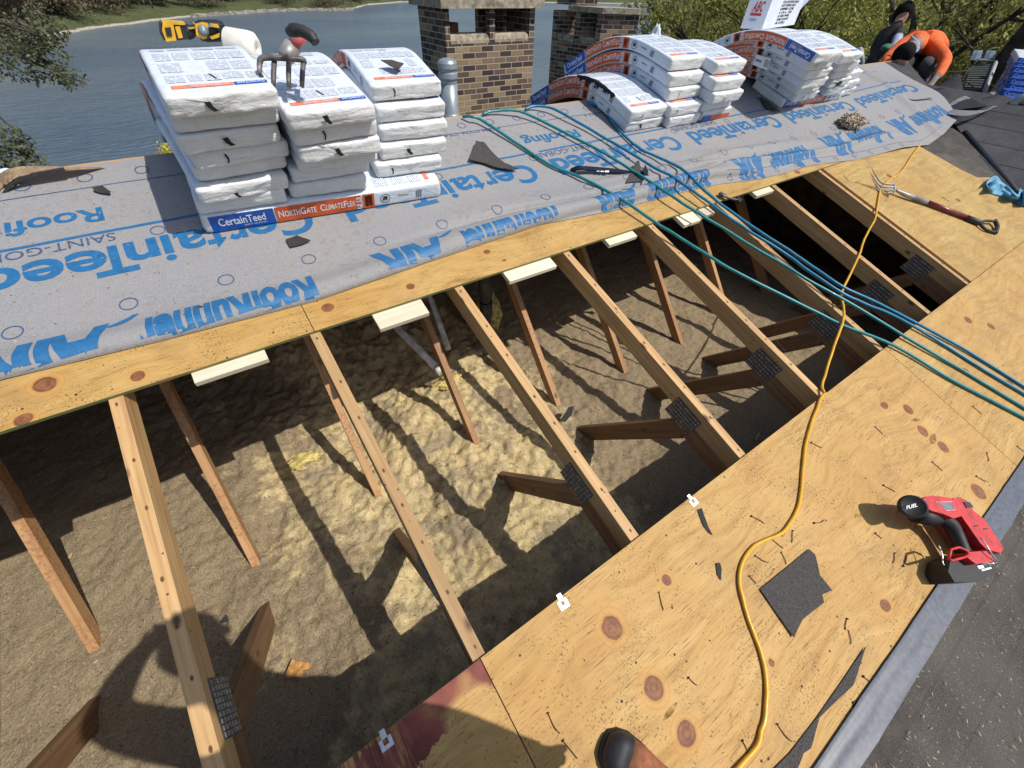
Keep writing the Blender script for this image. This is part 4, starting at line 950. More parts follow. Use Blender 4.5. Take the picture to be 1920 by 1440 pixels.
NDIR = NRM
# long bundle lying along the slope under the left stack
bundle(W(2.015, 1.758, .0185), 'long bundle lying lengthwise under the left stack, blue and orange label showing', GL, A=W(0.06, 1, 0).normalized(), F=W(-1, .07, 0).normalized(), Z=NRM, L=.98, T=.080, W_=.335, a0=0, a1=0, side='left', top='plain', front=None)
nth = ['lowest', 'second from the bottom', 'third from the bottom', 'fourth from the bottom', 'fifth from the bottom', 'sixth from the bottom', 'topmost']
c1 = [(1.033, 1.846, 1.351, 1.81, None), (1.054, 1.807, 1.377, 1.828, 'hook'), (1.074, 1.842, 1.394, 1.86, None), (1.088, 1.805, 1.412, 1.835, 'slit'), (1.069, 1.791, 1.392, 1.815, 'hook'), (1.079, 1.799, 1.392, 1.801, None), (1.086, 1.758, 1.40, 1.765, 'hook')]
for i, (u0, v0, u1, v1, fr) in enumerate(c1):
    n = .100+i*.066; yaw = math.atan2(v0-v1, u1-u0)*.9
    bundle(W(u0, v0, n), '%s bundle of the leftmost column, %s' % (nth[i], ['resting on the long labelled bundle', 'with a small low black tear', 'with a plain end', 'with a short black slit', 'with a black hook-shaped tear', 'with a plain creased end', 'printed top under the yellow cordless nailer'][i]), GL, yaw=yaw, a0=17.2-i*.75, a1=-14-i*3.6, s1=.28-i*.011, s2=.78-i*.011, side='left' if i > 3 else None, top='edge' if i == 6 else (i in (1, 4)), front=fr)
c2 = [(1.368, 1.841, 1.689, 1.802, None), (1.39, 1.846, 1.703, 1.819, None), (1.417, 1.804, 1.713, 1.789, None), (1.420, 1.753, 1.731, 1.756, 'hook'), (1.416, 1.758, 1.737, 1.772, 'slit'), (1.405, 1.735, 1.729, 1.75, 'hook')]
for i, (u0, v0, u1, v1, fr) in enumerate(c2):
    n = .100+i*.066; yaw = math.atan2(v0-v1, u1-u0)*.9
    bundle(W(u0, v0, n), '%s bundle of the second column, %s' % (nth[i] if i < 5 else 'topmost', ['on the long labelled bundle', 'with a plain narrow end', 'set back with a plain end', 'with a black hook-shaped tear', 'with a short black slit', 'under the digging fork tines'][i]), GL, yaw=yaw, a0=17-i*.5, a1=-14-i*2.5, s1=.28, s2=.78, top=i in (0, 5), front=fr)
c3 = [(1.753, 1.875, 2.088, 1.83, 'slit'), (1.788, 1.896, 2.11, 1.859, 'hook'), (1.805, 1.923, 2.129, 1.887, None), (1.806, 1.947, 2.125, 1.923, None), (1.805, 1.99, 2.115, 1.965, 'slit')]
for i, (u0, v0, u1, v1, fr) in enumerate(c3):
    n = .100+i*.066; yaw = math.atan2(v0-v1, u1-u0)*.9
    bundle(W(u0, v0, n), '%s bundle of the third column, %s' % (nth[i] if i < 4 else 'topmost', ['half on the long labelled bundle', 'with a yellowish smear on its end', 'with a plain end', 'with printed lines on its folded end', 'with a black scrap on top and orange side'][i]), GL, yaw=yaw, a0=17-i*.8, a1=-14-i*4.5, s1=.2, s2=.7, side='left' if i == 4 else None, top=i in (0, 3, 4), front=fr)
scrap([], 0, .003, M['scrap_grey'], 'small torn black scrap on the printed top of the third column', .006, pts=[at(x, y, .445) for x, y in ((714, 115), (735, 114), (757, 121), (748, 131), (737, 128))])
# bent pile in the middle
GM = 'shingle bundles bent over the ridge in the middle pile'
A_ = [(3.500, 1.990, .010, 'hook', False), (3.487, 1.989, .003, 'slit', True)]
for i, (u, v, yw, fr, tn) in enumerate(A_):
    bundle(W(u, v, .018+i*.07), ['lower of the two leftmost bent bundles, its blue end over the ridge', 'upper of the two leftmost bent bundles, its wrapper ripped open black'][i], GM, W_=.355, L=1.06, T=.068, a0=20, a1=-27, s1=.12, s2=.85, yaw=-.02, side='left', top=True, front=fr, torn=tn)
B_ = [(3.877, 1.957, None), (3.845, 1.966, 'slit'), (3.845, 2.030, 'slit'), (3.832, 2.056, None), (3.83, 2.105, None)]
wB = ['bottom, crumpled end', 'second from the bottom, dark slit', 'third from the bottom, dark slit and label side', 'fourth from the bottom, faded orange strip', 'topmost, arching label side and bare white end']
for i, (u, v, fr) in enumerate(B_):
    bundle(W(u, v, .018+i*.0715), 'middle row of the bent pile, '+wB[i], GM, W_=.345, L=1.04, T=.0685, a0=17-i*.7, a1=-22-i*1.2, s1=.12, s2=.82, yaw=-.01, side='left' if i > 1 else None, top=i in (0, 1, 3, 4), front=fr)
C_ = [(4.252, 1.965, 'band'), (4.20, 1.965, None), (4.19, 1.915, 'slit'), (4.17, 1.945, None), (4.185, 2.01, None)]
wC = ['bottom, wrapper hanging loose', 'second from the bottom, thin and plain', 'third from the bottom, dark curved slit', 'fourth from the bottom, crumpled with a blue corner', 'topmost, plain white end']
for i, (u, v, fr) in enumerate(C_):
    bundle(W(u, v, .018+i*.0715), 'right row of the bent pile, '+wC[i], GM, W_=.35, L=1.02, T=.0685, a0=17-i*.7, a1=-21-i*1.2, s1=.12, s2=.82, yaw=-.02, top=i in (3, 4), front=fr)
# right pile
GR = 'shingle bundles of the right pile under the white box'
bundle(W(6.25, 1.905, .0185), 'bottom bundle of the right pile lying crosswise, blue and orange edge', GR, A=W(.03, 1, 0).normalized(), F=W(-1, .03, 0).normalized(), Z=NRM, L=.95, T=.065, W_=.335, a0=0, a1=0, side='left', top=True, front=None)
D_ = [(5.32, 1.894, 'slit'), (5.254, 1.886, None), (5.159, 1.837, None), (5.109, 1.836, None), (5.04, 1.835, 'slit'), (4.96, 1.79, None)]
for i, (u, v, fr) in enumerate(D_):
    bundle(W(u, v, .085+i*.068), 'left row of the right pile, '+['lowest with orange label side', 'second from the bottom, white label tag', 'third from the bottom, double orange side', 'fourth from the bottom, plain end', 'fifth from the bottom, small black tear', 'topmost, upside-down label with blue front corner'][i], GR, W_=.36, L=1.06, T=.0665, a0=17.5-i*.5, a1=-21-i, s1=.15, s2=.85, yaw=-.015, side='left_rev' if i == 5 else 'left', top=i == 5, front=fr)
E_ = [(5.823, 1.898, None), (5.766, 1.894, 'hole'), (5.699, 1.896, None), (5.621, 1.87, None), (5.50, 1.845, None)]
for i, (u, v, fr) in enumerate(E_):
    bundle(W(u, v, .088+i*.07), 'right row of the right pile, '+['lowest, in shade', 'second from the bottom, large round hole in its end', 'third from the bottom, crumpled', 'fourth from the bottom, wrinkled', 'topmost, long plain white top'][i], GR, W_=.34, L=1.02, T=.068, a0=19-i*.4, a1=-22-i, s1=.15, s2=.85, yaw=-.015, top=i == 4, front=fr)
F_ = [(6.17, 1.93), (6.12, 1.93), (6.08, 1.95)]
for i, (u, v) in enumerate(F_):
    bundle(W(u, v, .03+i*.066), 'outer right row of the right pile, '+['lowest', 'middle', 'top with a blue striped corner'][i], GR, W_=.34, L=.95, T=.066, a0=18, a1=-20, s1=.15, s2=.85, yaw=-.03, top=i == 2, front=None)
# white delivery tag stuck on the orange side
bm = bmesh.new(); fn_ = lambda x, y: atX(x, y, 5.02)
p = [atX(1419, 102, 5.06), atX(1446, 110, 5.06), atX(1438, 132, 5.06), atX(1411, 121, 5.06)]
prism(bm, p, (-.002, 0, 0), 0)
for k in range(6):
    a = p[1].lerp(p[0], .06+.05*k); b = p[2].lerp(p[3], .06+.05*k); d = (p[1]-p[0])*.02
    bm.faces.new([bm.verts.new(q+Vector((-.003, 0, 0))) for q in (a.lerp(b, .15), a.lerp(b, .15)+d, a.lerp(b, .8)+d, a.lerp(b, .8))]).material_index = 1
add_text(bm, 'EMPIRE', .04, lambda x, y: p[3].lerp(p[2], .08+x*1.0/.3).lerp(p[0].lerp(p[1], .08+x/.3), .40+y/.12)+Vector((-.003, 0, 0)), 1, bold=.02, fit=.12)
o = bm_obj('delivery_tag', bm, [M['w_ink'], M['w_dark']]); tag(o, 'white bar code tag stuck on the orange sides of the right pile', 'tag')
# dark blue bundles far right on the gable
GB = 'blue wrapped bundles stacked on the side gable'
for i in range(8):
    px = [(1872, 191), (1873, 179), (1884, 168), (1886, 157), (1890, 146), (1893, 136), (1898, 128), (1901, 119)][i]
    q = atd(*px, 4.75+.02*i)
    bundle(q+Vector((0, 0, .0)), 'dark blue bundle at the right photo edge, %s of the leaning stack' % ['lowest', 'second from the bottom', 'third from the bottom', 'fourth from the bottom', 'fifth from the bottom', 'sixth from the bottom', 'second from the top', 'topmost'][i], GB, W_=.36, L=.9, T=.062, a0=2, a1=0, A=Vector((.30, -.95, 0)).normalized(), F=Vector((.95, .30, 0)).normalized(), Z=Vector((0, 0, 1)), top=False, front='blue', blue=i < 7)
# ------------------------------------------------------------------ lake, land
WZ = -9.0
def water_mat():
    m, t, b = newmat('lake_water'); N = NT(t); P = N.coords('Object', scale=(.55, 1.6, 1), rot=(0, 0, .35))
    a = N.noise(P, 1.1, 5, .6, .6); c = N.noise(P, .12, 3, .5)
    b.inputs['Base Color'].default_value = (.030, .055, .085, 1); b.inputs['Roughness'].default_value = .2; b.inputs['IOR'].default_value = 1.33
    N.l(N.mix(N.ramp(N.noise(P, .02, 3), [(.35, 0.0), (.65, 1.0)]), (.085, .125, .170), (.135, .170, .195)), b.inputs['Base Color'])
    N.bump(N.math('ADD', a, N.math('MULTIPLY', c, 1.0)), b, 1.0, .6); return m
M['water'] = water_mat()
bm = bmesh.new(); box(bm, (-700, -60, WZ-.5), (1200, 900, WZ)); o = bm_obj('lake_water', bm, M['water']); tag(o, kind='structure')
SX = [-400, -60, -30, -17, -11.6, -4.9, 2.3, 7.1, 15.3, 38, 50, 66, 85, 113, 192, 277, 700]; SY = [60, 88, 108, 124.3, 136.2, 149.2, 158.5, 167, 176.3, 195, 199, 198, 229, 254, 252, 237, 220]
def shore(x):
    for i in range(len(SX)-1):
        if x <= SX[i+1]: t = (x-SX[i])/(SX[i+1]-SX[i]); return SY[i]+(SY[i+1]-SY[i])*t
    return SY[-1]
def ground(x, y):
    near = -4.6-.24*max(0, y-5)-.15*max(0, -x-8)
    near = max(near, -11)
    s = x-(1.13*max(y, 0)+7); rb = -10.5+min(7.0, .35*max(0, s))+.10*max(0, s-20); rb = min(rb, 9)
    d = y-shore(x); fr = -10.5+min(2.6, .9*max(0, d+1))+.10*max(0, d-3)+.05*max(0, d-30); fr = min(fr, 40)
    return max(near, rb, fr)+.35*fbm(x*.08, y*.08, 1, 3)
def land():
    m, t, b = newmat('grassy_land'); N = NT(t); P = N.coords('Object'); sx = N.n('ShaderNodeSeparateXYZ'); N.l(P, sx.inputs[0])
    a = N.noise(P, .35, 6, .6); f = N.noise(P, 3.0, 4, .7)
    col = N.ramp(N.math('ADD', N.math('MULTIPLY', a, .6), N.math('MULTIPLY', f, .4)), [(.35, (.032, .042, .014)), (.5, (.058, .072, .022)), (.65, (.085, .085, .036))])
    g = N.ramp(f, [(.3, (.25, .22, .17)), (.7, (.46, .42, .34))])
    h = N.math('ADD', sx.outputs[2], N.math('MULTIPLY', N.math('SUBTRACT', a, .5), .5))
    k = N.n('ShaderNodeMapRange'); N.l(h, k.inputs[0]); k.inputs[1].default_value = -8.75; k.inputs[2].default_value = -8.6; k.inputs[3].default_value = 1; k.inputs[4].default_value = 0
    N.l(N.mix(k.outputs[0], col, g), b.inputs['Base Color']); b.inputs['Roughness'].default_value = 1; N.bump(f, b, .6, .1); return m
M['land'] = land()
def gf(a, b):
    x = -260+760*a; y = -60+620*b*(.35+.65*b); return (x, y, ground(x, y))
o = grid_mesh('ground', gf, 240, 240, M['land']); tag(o, kind='structure')

# ------------------------------------------------------------------ trees
def leaf_mat(name, c1, c2, tr=.3):
    m, t, b = newmat(name); N = NT(t); g = N.n('ShaderNodeNewGeometry'); P = N.coords('Object')
    f = N.math('ADD', N.math('MULTIPLY', g.outputs['Random Per Island'], .6), N.math('MULTIPLY', N.noise(P, .9, 3), .5))
    col = N.ramp(f, [(.2, c1), (.85, c2)]); N.l(col, b.inputs['Base Color']); b.inputs['Roughness'].default_value = .6; b.inputs['Specular IOR Level'].default_value = .2
    tl = N.n('ShaderNodeBsdfTranslucent'); N.l(col, tl.inputs[0]); mx = N.n('ShaderNodeMixShader'); mx.inputs[0].default_value = tr
    out = t.nodes['Material Output']; N.l(b.outputs[0], mx.inputs[1]); N.l(tl.outputs[0], mx.inputs[2]); N.l(mx.outputs[0], out.inputs[0]); return m
M['bark'] = plain('tree_bark', (.052, .040, .030), .95, var=.4, scale=6, bump=.6, bdist=.02); M['bark_far'] = plain('far_bark', (.12, .095, .075), .95, var=.3, scale=2)
M['leaf_fresh'] = leaf_mat('fresh_leaves', (.22, .24, .05), (.60, .59, .20), .45); M['leaf_green'] = leaf_mat('green_leaves', (.12, .14, .03), (.40, .40, .12), .4)
M['leaf_olive'] = leaf_mat('olive_leaves', (.13, .13, .045), (.36, .33, .14), .4); M['leaf_grey'] = leaf_mat('grey_green_leaves', (.06, .075, .04), (.19, .20, .11))
M['leaf_brown'] = leaf_mat('budding_twigs', (.10, .08, .05), (.20, .165, .10), .15); M['leaf_yellow'] = leaf_mat('yellow_blossom', (.45, .38, .03), (.72, .62, .05))
def leaves(bm, blobs, size, rnd, clump=.5):
    """leaf quads gathered on twigs through each blob's volume (uneven, with gaps)"""
    for (c, r, n) in blobs:
        c = Vector(c); r = Vector(r) if isinstance(r, (tuple, list, Vector)) else Vector((r, r, r))
        k = max(1, n//14)
        for _ in range(k):
            d = Vector((rnd.gauss(0, 1), rnd.gauss(0, 1), rnd.gauss(0, 1))).normalized()*(rnd.random()**.45)
            q = c+Vector((d.x*r.x, d.y*r.y, d.z*r.z)); e = Vector((rnd.gauss(0, 1), rnd.gauss(0, 1), rnd.gauss(0, .7))).normalized()
            for j in range(14):
                p = q+e*size*rnd.uniform(-3.5, 3.5)+Vector((rnd.gauss(0, 1), rnd.gauss(0, 1), rnd.gauss(0, 1)))*size*1.3
                a = Vector((rnd.gauss(0, 1), rnd.gauss(0, 1), rnd.gauss(0, 1))).normalized(); b = a.cross(Vector((rnd.gauss(0, 1), rnd.gauss(0, 1), rnd.gauss(0, 1)))).normalized()
                s = size*rnd.uniform(.6, 1.25)
                f = bm.faces.new([bm.verts.new(x) for x in (p-a*s, p-b*s*.5, p+a*s, p+b*s*.5)]); f.material_index = 0
def limbs(bm, p, d, L, r, depth, rnd, mi=0, spread=.7):
    pts = [p]; q = p.copy(); dd = d.normalized()
    for i in range(5):
        dd = (dd+Vector((rnd.gauss(0, .13), rnd.gauss(0, .13), rnd.gauss(0, .08)))).normalized(); q = q+dd*L/5; pts.append(q.copy())
    tube(bm, pts, [r*(1-.12*i) for i in range(6)], 7 if depth > 1 else 5, mi=mi)
    if depth > 0:
        for k in range(3 if depth > 1 else 4):
            i = rnd.randint(2, 5); nd = (dd+Vector((rnd.gauss(0, spread), rnd.gauss(0, spread), rnd.gauss(.1, spread*.6)))).normalized(); limbs(bm, pts[i], nd, L*rnd.uniform(.5, .75), r*.55*(1-.08*i), depth-1, rnd, mi, spread)
def tree(label, base, h, r, blobs, lsize, lmat, seed, lean=(0, 0, 1), depth=2, group='trees around the lake', cat='tree', name='tree', bark='bark', tl=.45):
    rnd = random.Random(seed); root = empty(name, base, label, cat, group)
    bm = bmesh.new(); limbs(bm, Vector((0, 0, -.3)), Vector(lean), h*tl+.3, r, depth+1, rnd, 0)
    o = bm_obj('trunk', bm, M[bark], smooth=True); o.parent = root
    bm = bmesh.new(); b = Vector(base); leaves(bm, [(Vector(c)-b, rr, n) for c, rr, n in blobs], lsize, rnd)
    me = bpy.data.meshes.new('crown'); bm.to_mesh(me); bm.free(); o = link('crown', me, lmat, root)
    return root
def dirp(px, py, dist):
    d = ray(px, py); hd = math.hypot(d.x, d.y); return CAM+d*(dist/hd)
GN = 'trees standing right of the roof'
def near_tree(label, px, dist, h, r, mat, seed, n, ls=.075, cz=.2, rad=(2.6, 2.6, 2.4), lean=(0, 0, 1), extra=()):
    p = dirp(px, 60, dist); b = (p.x, p.y, ground(p.x, p.y)); rnd = random.Random(seed+50); bl = []
    for k in range(9):
        a = rnd.uniform(0, 6.28); q = rnd.random()**.5
        bl.append(((p.x+rad[0]*.75*q*math.cos(a), p.y+rad[1]*.75*q*math.sin(a), cz+rnd.uniform(-.9, .8)*rad[2]), (rad[0]*rnd.uniform(.3, .5), rad[1]*rnd.uniform(.3, .5), rad[2]*rnd.uniform(.2, .36)), n//9))
    for (x, y, d2, rr, nn) in extra: bl.append((dirp(x, y, d2), rr, nn))
    return tree(label, b, h, r, bl, ls, M[mat], seed, lean, 2, GN, tl=.55)
near_tree('leaning dark-limbed tree with sparse leaves beside the second brick chimney', 1405, 15, 9, .24, 'leaf_green', 11, 7904, .048, .1, (2.0, 2.0, 2.2), (-.1, -.25, 1), extra=[(1228, 55, 13, (.35, .35, .3), 260), (1255, 25, 13, (.5, .5, .35), 420), (1300, 12, 14, (.9, .8, .6), 900), (1240, 70, 13, (.25, .25, .2), 160)])
near_tree('dark green tree directly behind the white box', 1470, 17, 10, .22, 'leaf_green', 12, 11400, .054, .0, (2.6, 2.6, 2.6))
near_tree('fresh yellow-green tree behind the worker in orange', 1640, 14, 9, .18, 'leaf_fresh', 13, 13680, .044, -.1, (2.7, 2.4, 2.3))
near_tree('bright fresh-leaved tree above the ribbed panel', 1760, 13, 9, .16, 'leaf_fresh', 14, 9880, .041, .1, (1.7, 1.8, 1.9))
near_tree('thick dark-trunked tree at the right photo edge', 1893, 11, 12, .27, 'leaf_green', 15, 4560, .041, .3, (1.8, 1.8, 2.4), (.02, 0, 1))
near_tree('slender forked tree between the ribbed panel and thick trunk', 1838, 13.5, 9, .10, 'leaf_olive', 16, 4560, .041, .2, (1.6, 1.6, 2.2), (-.05, .1, 1))
near_tree('low olive bush-like tree under the pile of the white box', 1560, 20, 8, .14, 'leaf_olive', 17, 9880, .058, -.8, (3.0, 3.0, 2.4))
near_tree('dusky tree far right behind the blue bundles', 1960, 14, 10, .16, 'leaf_olive', 18, 7904, .051, -.2, (2.6, 2.6, 2.6))
rnd = random.Random(5)
for i, (px, d, mat, l) in enumerate(((1345, 34, 'leaf_green', 'background tree above the middle bundle pile'), (1400, 30, 'leaf_olive', 'background tree left of the white box'), (1530, 32, 'leaf_green', 'background tree right of the white box'), (1660, 28, 'leaf_olive', 'background tree behind the dark standing person'), (1780, 27, 'leaf_green', 'background tree above the orange back'), (1900, 26, 'leaf_green', 'background tree at the top right corner'))):
    p = dirp(px, 60, d); bl = []
    for k in range(10): bl.append(((p.x+rnd.uniform(-4, 4), p.y+rnd.uniform(-4, 4), -3+rnd.uniform(-1.5, 5)), (2.2, 2.2, 1.8), 420))
    tree(l, (p.x, p.y, ground(p.x, p.y)), 10, .2, bl, .15, M[mat], 60+i, (0, 0, 1), 1, 'background trees on the right bank', tl=.6)
bl = []
for k in range(150):
    px = rnd.uniform(1300, 2150); d = rnd.uniform(40, 95); p = dirp(px, 60, d); bl.append(((p.x, p.y, ground(p.x, p.y)+rnd.uniform(1, 7)), (4, 4, 3.2), 200))
bm = bmesh.new(); leaves(bm, bl, .32, rnd); me = bpy.data.meshes.new('woods'); bm.to_mesh(me); bm.free(); o = link('woods', me, M['leaf_olive']); tag(o, 'dense wood on the right bank behind the roof', 'woods', kind='stuff')
# overhanging branches at the left photo edge
def left_tree():
    b = dirp(-260, 120, 10.5); base = (b.x, b.y, ground(b.x, b.y)); root = empty('tree', base, 'tree overhanging the lake from the left photo edge', 'tree', 'trees around the lake'); B = Vector(base); r = random.Random(77)
    bm = bmesh.new(); top = dirp(-200, 60, 10.5)
    tube(bm, [Vector((0, 0, -.3)), (b-B)*.6, top-B], [.22, .18, .12], 8)
    ends = []
    for (x, y, d) in ((150, 152, 9.6), (120, 128, 9.9), (100, 95, 9.6), (80, 60, 10), (60, 145, 10), (30, 300, 9.0), (50, 262, 9.2), (10, 40, 10.5), (110, 80, 9.5)):
        e = dirp(x, y, d); s = top.lerp(b, r.uniform(0, .6)); m = s.lerp(e, .5)+Vector((0, 0, .25)); tube(bm, smooth_path([s-B, m-B, e-B], 5), [.05, .045, .04, .035, .03, .025, .02, .016, .012, .009, .006], 5); ends.append((m, e))
    o = bm_obj('trunk', bm, M['bark'], smooth=True); o.parent = root
    bm = bmesh.new()
    spec = [((140, 150, 9.6), (.16, .16, .09), 136), ((110, 140, 9.7), (.22, .2, .1), 144), ((75, 135, 9.8), (.30, .25, .14), 187), ((30, 130, 9.8), (.4, .3, .22), 273), ((20, 95, 10), (.5, .4, .35), 302), ((60, 90, 9.8), (.4, .3, .2), 374), ((85, 70, 9.8), (.25, .25, .14), 216), ((20, 50, 10.2), (.6, .5, .3), 324), ((75, 45, 10.2), (.35, .3, .2), 237), ((20, 265, 9.1), (.30, .25, .16), 374), ((15, 300, 9.0), (.35, .25, .18), 432), ((45, 285, 9.1), (.14, .14, .12), 144)]
    leaves(bm, [(dirp(*c)-B, rr, n) for c, rr, n in spec], .032, r)
    me = bpy.data.meshes.new('crown'); bm.to_mesh(me); bm.free(); link('crown', me, M['leaf_grey'], root)
left_tree()
p = dirp(318, 288, 9.0); bm = bmesh.new(); B = Vector((p.x, p.y, ground(p.x, p.y)))
root = empty('flowering_bush', B, 'yellow flowering bush peeping out beside the leftmost column', 'bush')
bm = bmesh.new(); leaves(bm, [(p-B, (.16, .2, .14), 400), (p-B-Vector((0, 0, .5)), (.4, .4, .5), 700)], .022, rnd); me = bpy.data.meshes.new('crown'); bm.to_mesh(me); bm.free(); link('crown', me, M['leaf_yellow'], root)
bm = bmesh.new(); tube(bm, [(0, 0, -.2), p-B], [.05, .015], 6); o = bm_obj('stem', bm, M['bark']); o.parent = root
# trees on the far shore
FT = [(12, 112, 'leaf_brown'), (40, 132, 'leaf_brown'), (70, 145, 'leaf_grey'), (96, 155, 'leaf_brown'), (122, 150, 'leaf_brown'), (140, 172, 'leaf_grey'), (165, 165, 'leaf_brown'), (190, 168, 'leaf_brown'), (215, 178, 'leaf_grey'), (238, 172, 'leaf_brown'), (268, 178, 'leaf_olive'), (290, 176, 'leaf_fresh'), (312, 182, 'leaf_green'), (335, 196, 'leaf_green'), (360, 202, 'leaf_olive'), (395, 210, 'leaf_olive'), (420, 214, 'leaf_grey'), (452, 222, 'leaf_green'), (480, 220, 'leaf_olive'), (515, 228, 'leaf_green'), (545, 232, 'leaf_olive'), (580, 234, 'leaf_green'), (610, 236, 'leaf_olive'), (640, 240, 'leaf_olive'), (672, 238, 'leaf_olive')]
wd = {'leaf_brown': 'bare budding', 'leaf_grey': 'grey-green', 'leaf_olive': 'olive', 'leaf_fresh': 'bright green', 'leaf_green': 'dark green'}
cnt = {}
for i, (px, d, mat) in enumerate(FT):
    p = dirp(px, 20, d); gz = ground(p.x, p.y); h = rnd.uniform(9, 14); bl = []
    for k in range(7): bl.append(((p.x+rnd.uniform(-2.6, 2.6), p.y+rnd.uniform(-2.6, 2.6), gz+h*rnd.uniform(.22, .95)), (2.2, 2.2, 1.8), 560 if mat != 'leaf_brown' else 420))
    where = 'above the left gravel point' if px < 265 else ('above the yellow nailer' if px < 345 else 'along the far stone shoreline')
    cnt[(mat, where)] = cnt.get((mat, where), 0)+1
    tree('%s far tree %s, %s from left' % (wd[mat], where, ['first', 'second', 'third', 'fourth', 'fifth', 'sixth', 'seventh'][cnt[(mat, where)]-1]), (p.x, p.y, gz), h, .22, bl, .30, M[mat], 200+i, (0, 0, 1), 2, 'trees on the far shore', bark='bark_far', tl=.5)
bl = []
for k in range(1500):
    px = rnd.uniform(-120, 1300); d0 = 175 if px < 260 else 230
    d = d0+rnd.uniform(-45, 60); p = dirp(px, 20, d)
    if p.y < shore(p.x)+(5 if px < 250 else 1.5): continue
    bl.append(((p.x, p.y, ground(p.x, p.y)+rnd.uniform(.5, 7)), (3.2, 3.2, 2.6), 300))
bm = bmesh.new(); leaves(bm, bl, .30, rnd); me = bpy.data.meshes.new('woods'); bm.to_mesh(me); bm.free(); o = link('woods', me, M['leaf_brown']); tag(o, 'brownish spring wood covering the far lake shore', 'woods', kind='stuff')
# pale house among the far trees, shoreline wall
M['siding'] = plain('pale_siding', (.58, .56, .52), .8); M['roofgrey'] = plain('far_roof', (.12, .11, .10), .9); M['glass'] = plain('dark_pane', (.03, .035, .04), .2)
def far_house(px, d, wdt, hh, label):
    p = dirp(px, 30, d); gz = ground(p.x, p.y); r = empty('house', (p.x, p.y, gz), label, 'house', 'pale houses across the lake')
    bm = bmesh.new(); box(bm, (-wdt/2, -3, -.5), (wdt/2, 3, hh)); o = bm_obj('wall', bm, M['siding'], r)
    bm = bmesh.new(); prism(bm, [(-wdt/2-.4, -3.4, hh), (-wdt/2-.4, 3.4, hh), (-wdt/2-.4, 0, hh+2)], (wdt+.8, 0, 0)); bm_obj('roof', bm, M['roofgrey'], r)
    for k in range(3):
        bm = bmesh.new(); x = -wdt/2+wdt*(k+.5)/3; box(bm, (x-.5, -3.06, 1.0), (x+.5, -3.01, 2.3)); bm_obj('window', bm, M['glass'], r)
far_house(138, 186, 5, 6, 'tall pale house half hidden by the bare far trees'); far_house(98, 176, 4, 3, 'small white hut low among the bare far trees at the left')
M['stone'] = plain('shore_stone', (.40, .36, .30), .95, var=.35, scale=1.2, bump=.5, bdist=.1)
bm = bmesh.new()
for i in range(40):
    x = 15+i*1.35; y = shore(x)-.6; x2 = x+1.3; s = .5+.25*math.sin(i*1.7); box(bm, (x, y-.4, -9.6), (x2, y+.9, -8.6+s*.5))
o = bm_obj('shore_wall', bm, M['stone']); tag(o, 'low pale stone wall along the far shoreline', 'shore wall')
# ------------------------------------------------------------------ chimneys
def brick_mat():
    m, t, b = newmat('chimney_brick'); N = NT(t); uv = N.n('ShaderNodeUVMap'); uv.uv_map = 'brick'
    bk = N.n('ShaderNodeTexBrick'); N.l(uv.outputs[0], bk.inputs['Vector']); bk.inputs['Scale'].default_value = 1; bk.inputs['Brick Width'].default_value = .203; bk.inputs['Row Height'].default_value = .0677; bk.inputs['Mortar Size'].default_value = .0058; bk.inputs['Mortar Smooth'].default_value = .2
    bk.inputs['Color1'].default_value = (0, 0, 0, 1); bk.inputs['Color2'].default_value = (1, 1, 1, 1); bk.inputs['Bias'].default_value = 0
    col = N.ramp(bk.outputs['Color'], [(.0, (.040, .028, .028)), (.32, (.055, .040, .038)), (.38, (.105, .068, .050)), (.58, (.155, .108, .075)), (.76, (.23, .165, .10)), (.92, (.34, .245, .14))])
    P = N.coords('Object'); n = N.noise(P, 30, 5, .65); col = N.mix(N.ramp(n, [(.35, .35), (.65, 0.0)]), col, (.05, .03, .02))
    col = N.mix(bk.outputs['Fac'], col, (.42, .35, .26)); N.l(col, b.inputs['Base Color']); b.inputs['Roughness'].default_value = .9
    N.bump(N.math('SUBTRACT', N.math('MULTIPLY', n, .3), bk.outputs['Fac']), b, .8, .006); return m
M['brick'] = brick_mat(); M['cap'] = plain('cap_concrete', (.36, .31, .23), .95, var=.3, scale=14, bump=.5, bdist=.006); M['clay'] = plain('clay_flue', (.22, .085, .05), .9, var=.2)
def brick_obj(name, bm, parent):
    bmesh.ops.recalc_face_normals(bm, faces=bm.faces); uvl = bm.loops.layers.uv.new('brick')
    for f in bm.faces:
        n = f.normal
        for lp in f.loops:
            c = lp.vert.co
            if abs(n.z) > .8: lp[uvl].uv = (c.x, c.y)
            else: t = Vector((-n.y, n.x, 0)).normalized(); lp[uvl].uv = (c.dot(t)+.07, c.z+.012)
    return bm_obj(name, bm, M['brick'], parent)
Y1 = 6.0; xa = atY(832, 17, Y1).x; xb = atY(1003, 30, Y1).x; zt = atY(900, 15, Y1).z; zo = atY(915, 80, Y1).z; YD = atX(783, 12, xa).y
ch = empty('chimney', (xa, Y1, -3), 'large brick chimney with two open flue windows and a flat cap, left of the second', 'chimney', 'brick chimneys behind the ridge')
O = Vector((xa, Y1, -3)); wx = xb-xa; dy = YD-Y1
bm = bmesh.new(); box(bm, (0, 0, 0), (wx, dy, zo+3))
H0, H1_ = zo+3, zt+3
def px2x(p): return atY(p, 45, Y1).x-xa
xs = [px2x(843), px2x(918), px2x(928), px2x(993)]
for a, b in ((0, xs[0]), (xs[1], xs[2]), (xs[3], wx)): box(bm, (a, 0, H0+.0005), (b, .1, H1_))
